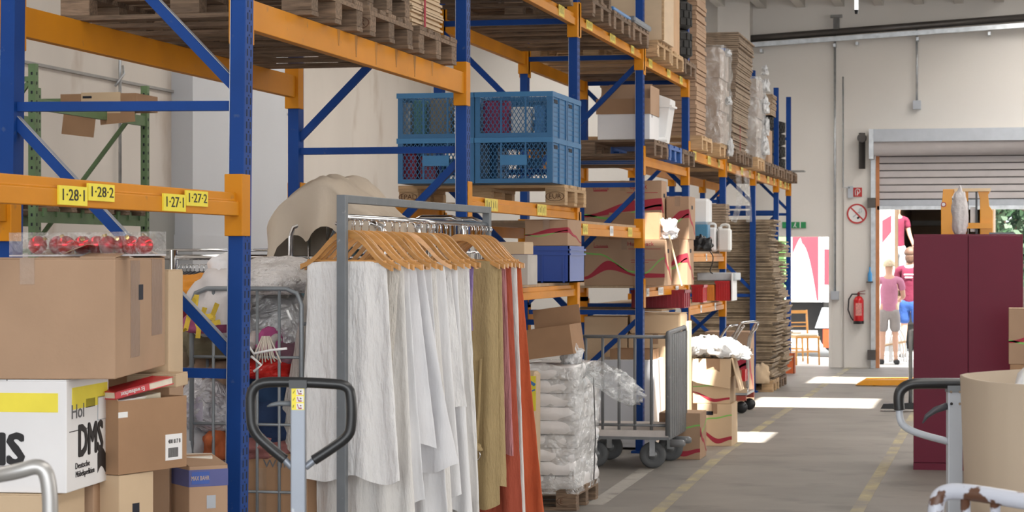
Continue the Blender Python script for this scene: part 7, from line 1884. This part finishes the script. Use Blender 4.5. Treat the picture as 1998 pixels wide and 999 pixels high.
# ------------------------------------------------------------------ people
SKIN = mat('skin', (0.58, 0.34, 0.24), 0.55, 0, 0.04)
def skin_mesh(name, pts, edges, rad, m, parent, root=0, sub=2):
    me = bpy.data.meshes.new(name); me.from_pydata([Vector(p) for p in pts], edges, []); me.update()
    me.materials.append(m)
    o = link(name, me, parent)
    md = o.modifiers.new('skin', 'SKIN'); md.use_smooth_shade = True
    if not me.skin_vertices: me.attributes.new if 0 else None
    sv = me.skin_vertices[0].data if me.skin_vertices else None
    if sv is None:
        return o
    for i, r in enumerate(rad):
        sv[i].radius = (r, r) if not isinstance(r, tuple) else r
        sv[i].use_root = (i == root)
    s_ = o.modifiers.new('smooth', 'SUBSURF'); s_.levels = sub; s_.render_levels = sub
    return o
def person(lab, pos, rz, H, shirt, trousers, hair, arms, legs=None, lean=0.0, shorts=True, hairlen=0.0):
    """arms: two lists of elbow, wrist offsets from the shoulder; local: X right, -Y forward"""
    t = thing('person', lab, 'person', pos, rz)
    k = H / 1.75
    V = lambda x, y, z: Vector((x * k, (y - lean * max(0, z - 0.95)) * k, z * k))
    pts = [V(0, 0, 0.95), V(0, 0.01, 1.10), V(0, 0.02, 1.28), V(0, 0.01, 1.42), V(0, 0.0, 1.50), V(0, -0.01, 1.58), V(0, -0.015, 1.67)]
    rad = [0.135 * k, 0.125 * k, 0.15 * k, 0.09 * k, 0.055 * k, 0.075 * k, 0.088 * k]
    rad = [(r, r * 0.75) if i < 4 else r for i, r in enumerate(rad)]
    E = [(0, 1), (1, 2), (2, 3), (3, 4), (4, 5), (5, 6)]
    legs = legs or ((0.0, 0.0), (0.0, 0.0))
    for s_, (kf, ff) in zip((-1, 1), legs):
        n = len(pts); 
        pts += [V(0.095 * s_, 0, 0.88), V(0.105 * s_, -kf, 0.50), V(0.11 * s_, ff, 0.10), V(0.12 * s_, ff - 0.02, 0.04), V(0.13 * s_, ff - 0.15, 0.03)]
        rad += [0.085 * k, 0.056 * k, 0.038 * k, 0.04 * k, 0.032 * k]
        E += [(0, n), (n, n + 1), (n + 1, n + 2), (n + 2, n + 3), (n + 3, n + 4)]
    ash = []
    for s_, (el, wr) in zip((-1, 1), arms):
        n = len(pts); sh = V(0.19 * s_, 0.01, 1.40); e_ = sh + Vector((el[0] * s_, el[1], el[2])) * k; w_ = e_ + Vector((wr[0] * s_, wr[1], wr[2])) * k
        d = (w_ - e_).normalized()
        pts += [sh, e_, w_, w_ + d * 0.08 * k]; rad += [0.06 * k, 0.042 * k, 0.028 * k, (0.034 * k, 0.018 * k)]
        E += [(3, n), (n, n + 1), (n + 1, n + 2), (n + 2, n + 3)]
        sd_ = d.orthogonal().normalized()
        for j, (off_, ln) in enumerate(((-0.026, 0.055), (-0.009, 0.07), (0.009, 0.066), (0.026, 0.05))):
            pts.append(w_ + d * (0.08 + ln) * k + sd_ * off_ * k * 1.3); rad.append(0.009 * k); E.append((n + 3, len(pts) - 1))
        pts.append(w_ + d * 0.06 * k + sd_ * 0.05 * k); rad.append(0.010 * k); E.append((n + 2, len(pts) - 1))
        ash.append((sh, e_, w_))
    skin_mesh('body', pts, E, rad, SKIN, t)
    # face: nose, eyes, mouth, ears
    hy = -0.015 * k - lean * 0.7 * k
    hc = V(0, -0.015, 1.645)
    MB().lathe([(0.012, -0.02), (0.010, 0.0), (0.004, 0.02)], hc + Vector((0, -0.088 * k, -0.01)), 8).build('nose', SKIN, t)
    for s_ in (-1, 1):
        ball(0.011 * k, 10).build('eye', BLACK, t, loc=hc + Vector((0.032 * s_ * k, -0.080 * k, 0.01)))
        MB().lathe([(0.004, -0.01), (0.022 * k, 0), (0.004, 0.01)], hc + Vector((0.083 * s_ * k, 0, 0)), 10, 'x').build('ear', SKIN, t)
    MB().box(-0.022, 0.022, -0.004, 0.004, -0.004, 0.004).build('mouth', TR, t, loc=hc + Vector((0, -0.083 * k, -0.052 * k)))
    # hair
    hb = blob(0.098 * k, 0.10 * k, 0.10 * k, 7, 0.05, fold=0.03, flat=0.25)
    hb.build('hair', hair, t, loc=hc + Vector((0, 0.022 * k, -0.005)))
    if hairlen: blob(0.075 * k, 0.045 * k, hairlen, 9, 0.06, fold=0.04, flat=0.9).build('hair', hair, t, loc=hc + Vector((0, 0.075 * k, -hairlen * 1.5)))
    # shirt with short sleeves
    sp = [V(0, 0, 0.82), V(0, 0.01, 1.10), V(0, 0.02, 1.28), V(0, 0.01, 1.42)]; sr = [(0.165 * k, 0.125 * k), (0.15 * k, 0.115 * k), (0.17 * k, 0.13 * k), (0.085 * k, 0.07 * k)]
    se = [(0, 1), (1, 2), (2, 3)]
    for (sh, e_, w_) in ash:
        n = len(sp); sp += [sh, sh.lerp(e_, 0.65)]; sr += [0.075 * k, 0.066 * k]; se += [(3, n), (n, n + 1)]
    skin_mesh('shirt', sp, se, sr, shirt, t)
    # trousers or shorts
    tp = [V(0, 0, 0.97), V(0, 0, 0.90)]; tr_ = [(0.15 * k, 0.12 * k), (0.15 * k, 0.115 * k)]; te = [(0, 1)]
    for s_, (kf, ff) in zip((-1, 1), legs):
        n = len(tp); tp += [V(0.095 * s_, 0, 0.82), V(0.105 * s_, -kf, 0.52 if shorts else 0.50)]; tr_ += [0.105 * k, 0.092 * k if shorts else 0.075 * k]; te += [(1, n), (n, n + 1)]
        if not shorts: tp.append(V(0.11 * s_, ff, 0.12)); tr_.append(0.062 * k); te.append((n + 1, n + 2))
    skin_mesh('shorts' if shorts else 'trousers', tp, te, tr_, trousers, t)
    for s_, (kf, ff) in zip((-1, 1), legs):
        c_ = V(0.125 * s_, ff - 0.07, 0.0)
        MB().box(-0.045, 0.045, -0.13, 0.12, 0, 0.075, ch=0.02).build('shoe', DK, t, loc=c_)
    return t
SH_P = cloth('pink_tee', (0.50, 0.20, 0.30)); SH_M = cloth('maroon_tee', (0.15, 0.012, 0.04)); GRS = cloth('grey_shorts', (0.30, 0.27, 0.26)); BLJ = cloth('blue_denim', (0.03, 0.09, 0.32)); PLJ = cloth('pale_jeans', (0.45, 0.52, 0.62))
HB = mat('brown_hair', (0.10, 0.05, 0.03), 0.6, 0, 0.2, 40); HBL = mat('blond_hair', (0.62, 0.50, 0.34), 0.6, 0, 0.15, 40)
down = ((0.04, 0.0, -0.28), (0.02, -0.06, -0.25))
fwd = ((0.05, -0.05, -0.27), (-0.05, -0.22, -0.05))
q = onZ(1734, 711, 0)
person('person in a faded pink shirt and grey shorts seen from behind in the gateway', (q.x, q.y + 0.1, 0), PI + 0.1, 1.66, SH_P, GRS, HBL, (fwd, ((0.06, -0.1, -0.24), (-0.05, -0.15, -0.12))), legs=((0.02, 0.05), (0.0, -0.02)))
q = onZ(1776, 698, 0)
pb = person('person in a maroon shirt with white back print and blue shorts facing the truck', (q.x, q.y + 0.1, 0), PI - 0.15, 1.86, SH_M, BLJ, HB, (fwd, fwd), legs=((0.0, 0.0), (0.03, 0.06)), hairlen=0.10)
for i, w_ in enumerate((0.16, 0.13)): MB().box(-w_ / 2, w_ / 2, 0.150, 0.156, 1.40 - i * 0.05, 1.42 - i * 0.05).build('back_print', WHITE, pb)
q = onY(1750, 590, Yv + 0.35)
person('person in a dark maroon shirt standing inside the truck loading space', (q.x, Yv + 0.30, Zf + 0.0), 0.5, 1.72, SH_M, PLJ, HB, (((0.05, -0.02, -0.26), (0.02, -0.12, -0.2)), ((0.05, -0.03, -0.26), (0.0, -0.15, -0.18))), shorts=False)
# white tubular garden chairs stacked at the gate
q = onZ(1752, 708, 0)
t = thing('garden_chair', 'white tubular garden chairs folded together at the gateway', 'chair', (q.x, q.y - 0.1, 0), 0.2)
for i in range(3):
    s_ = 1 - i * 0.22
    MB().tube(smooth([Vector((-0.13 * s_, 0.05 * i, 0.02)), Vector((-0.13 * s_, 0.05 * i, 0.42 * s_)), Vector((-0.02, 0.05 * i, 0.62 * (1 - .1 * i))), Vector((0.13 * s_, 0.05 * i, 0.40 * s_)), Vector((0.14 * s_, 0.05 * i, 0.02))]), 0.013, 8).build('tube_frame', WHITE, t)
MB().bar((-0.30, 0, 0.27), (0.12, 0.0, 0.35), 0.2, 0.03).build('seat', CARD_L, t)
MB().tube([(-0.29, 0.05, 0.0), (-0.27, 0.05, 0.26)], 0.012, 8).build('leg', WHITE, t)
# cloth over the chair, trees
LEAF = mat('shaded_leaf_green', (0.018, 0.05, 0.018), 0.6, 0, 0.4, 30); BARK = mat('bark', (0.10, 0.07, 0.05), 0.9, 0, 0.3, 20)  # leaf base darkened, the shade of the crowns is put into the colour
def tree(lab, x, y, h, r, seed):
    t = thing('tree', lab, 'tree', (x, y, -0.005), 0, 'trees beyond the yard')
    MB().tube([(0, 0, 0), (0.05, 0, h * 0.35), (0, 0.1, h * 0.6)], [0.16, 0.12, 0.07], 8).build('trunk', BARK, t)
    r_ = random.Random(seed); mb = MB()
    for i in range(1800):
        while True:
            p = Vector((r_.uniform(-1, 1), r_.uniform(-1, 1), r_.uniform(-1, 1)))
            if 0.35 < p.length < 1 + 0.25 * nz(p + Vector((seed, 0, 0)), 2.5): break
        c_ = Vector((p.x * r, p.y * r, h * 0.58 + p.z * h * 0.42))
        a_ = Vector((r_.gauss(0, 1), r_.gauss(0, 1), r_.gauss(0, 1))).normalized(); b_ = a_.orthogonal().normalized(); s_ = r_.uniform(0.08, 0.17)
        mb.add([c_ - a_ * s_, c_ + b_ * s_ * 0.6, c_ + a_ * s_, c_ - b_ * s_ * 0.6], [(0, 1, 2, 3)])
    mb.build('foliage', LEAF, t, kind='stuff')
for i, (px, yy_, h_, r_) in enumerate(((1950, 50, 6.0, 2.2), (1985, 52, 7.5, 2.6), (2040, 50, 6.5, 2.4), (1900, 54, 8.0, 2.6), (1580, 56, 7.0, 2.5))):
    p = onY(px, 500, yy_)
    tree(('bushy dark tree just right of the truck roof corner', 'tall dark tree behind the bushy one right of the truck', 'dark tree furthest to the gate side', 'tall tree hidden behind the box truck', 'lone tree behind the white truck beyond the doorway')[i], p.x, yy_, h_, r_, i + 3)
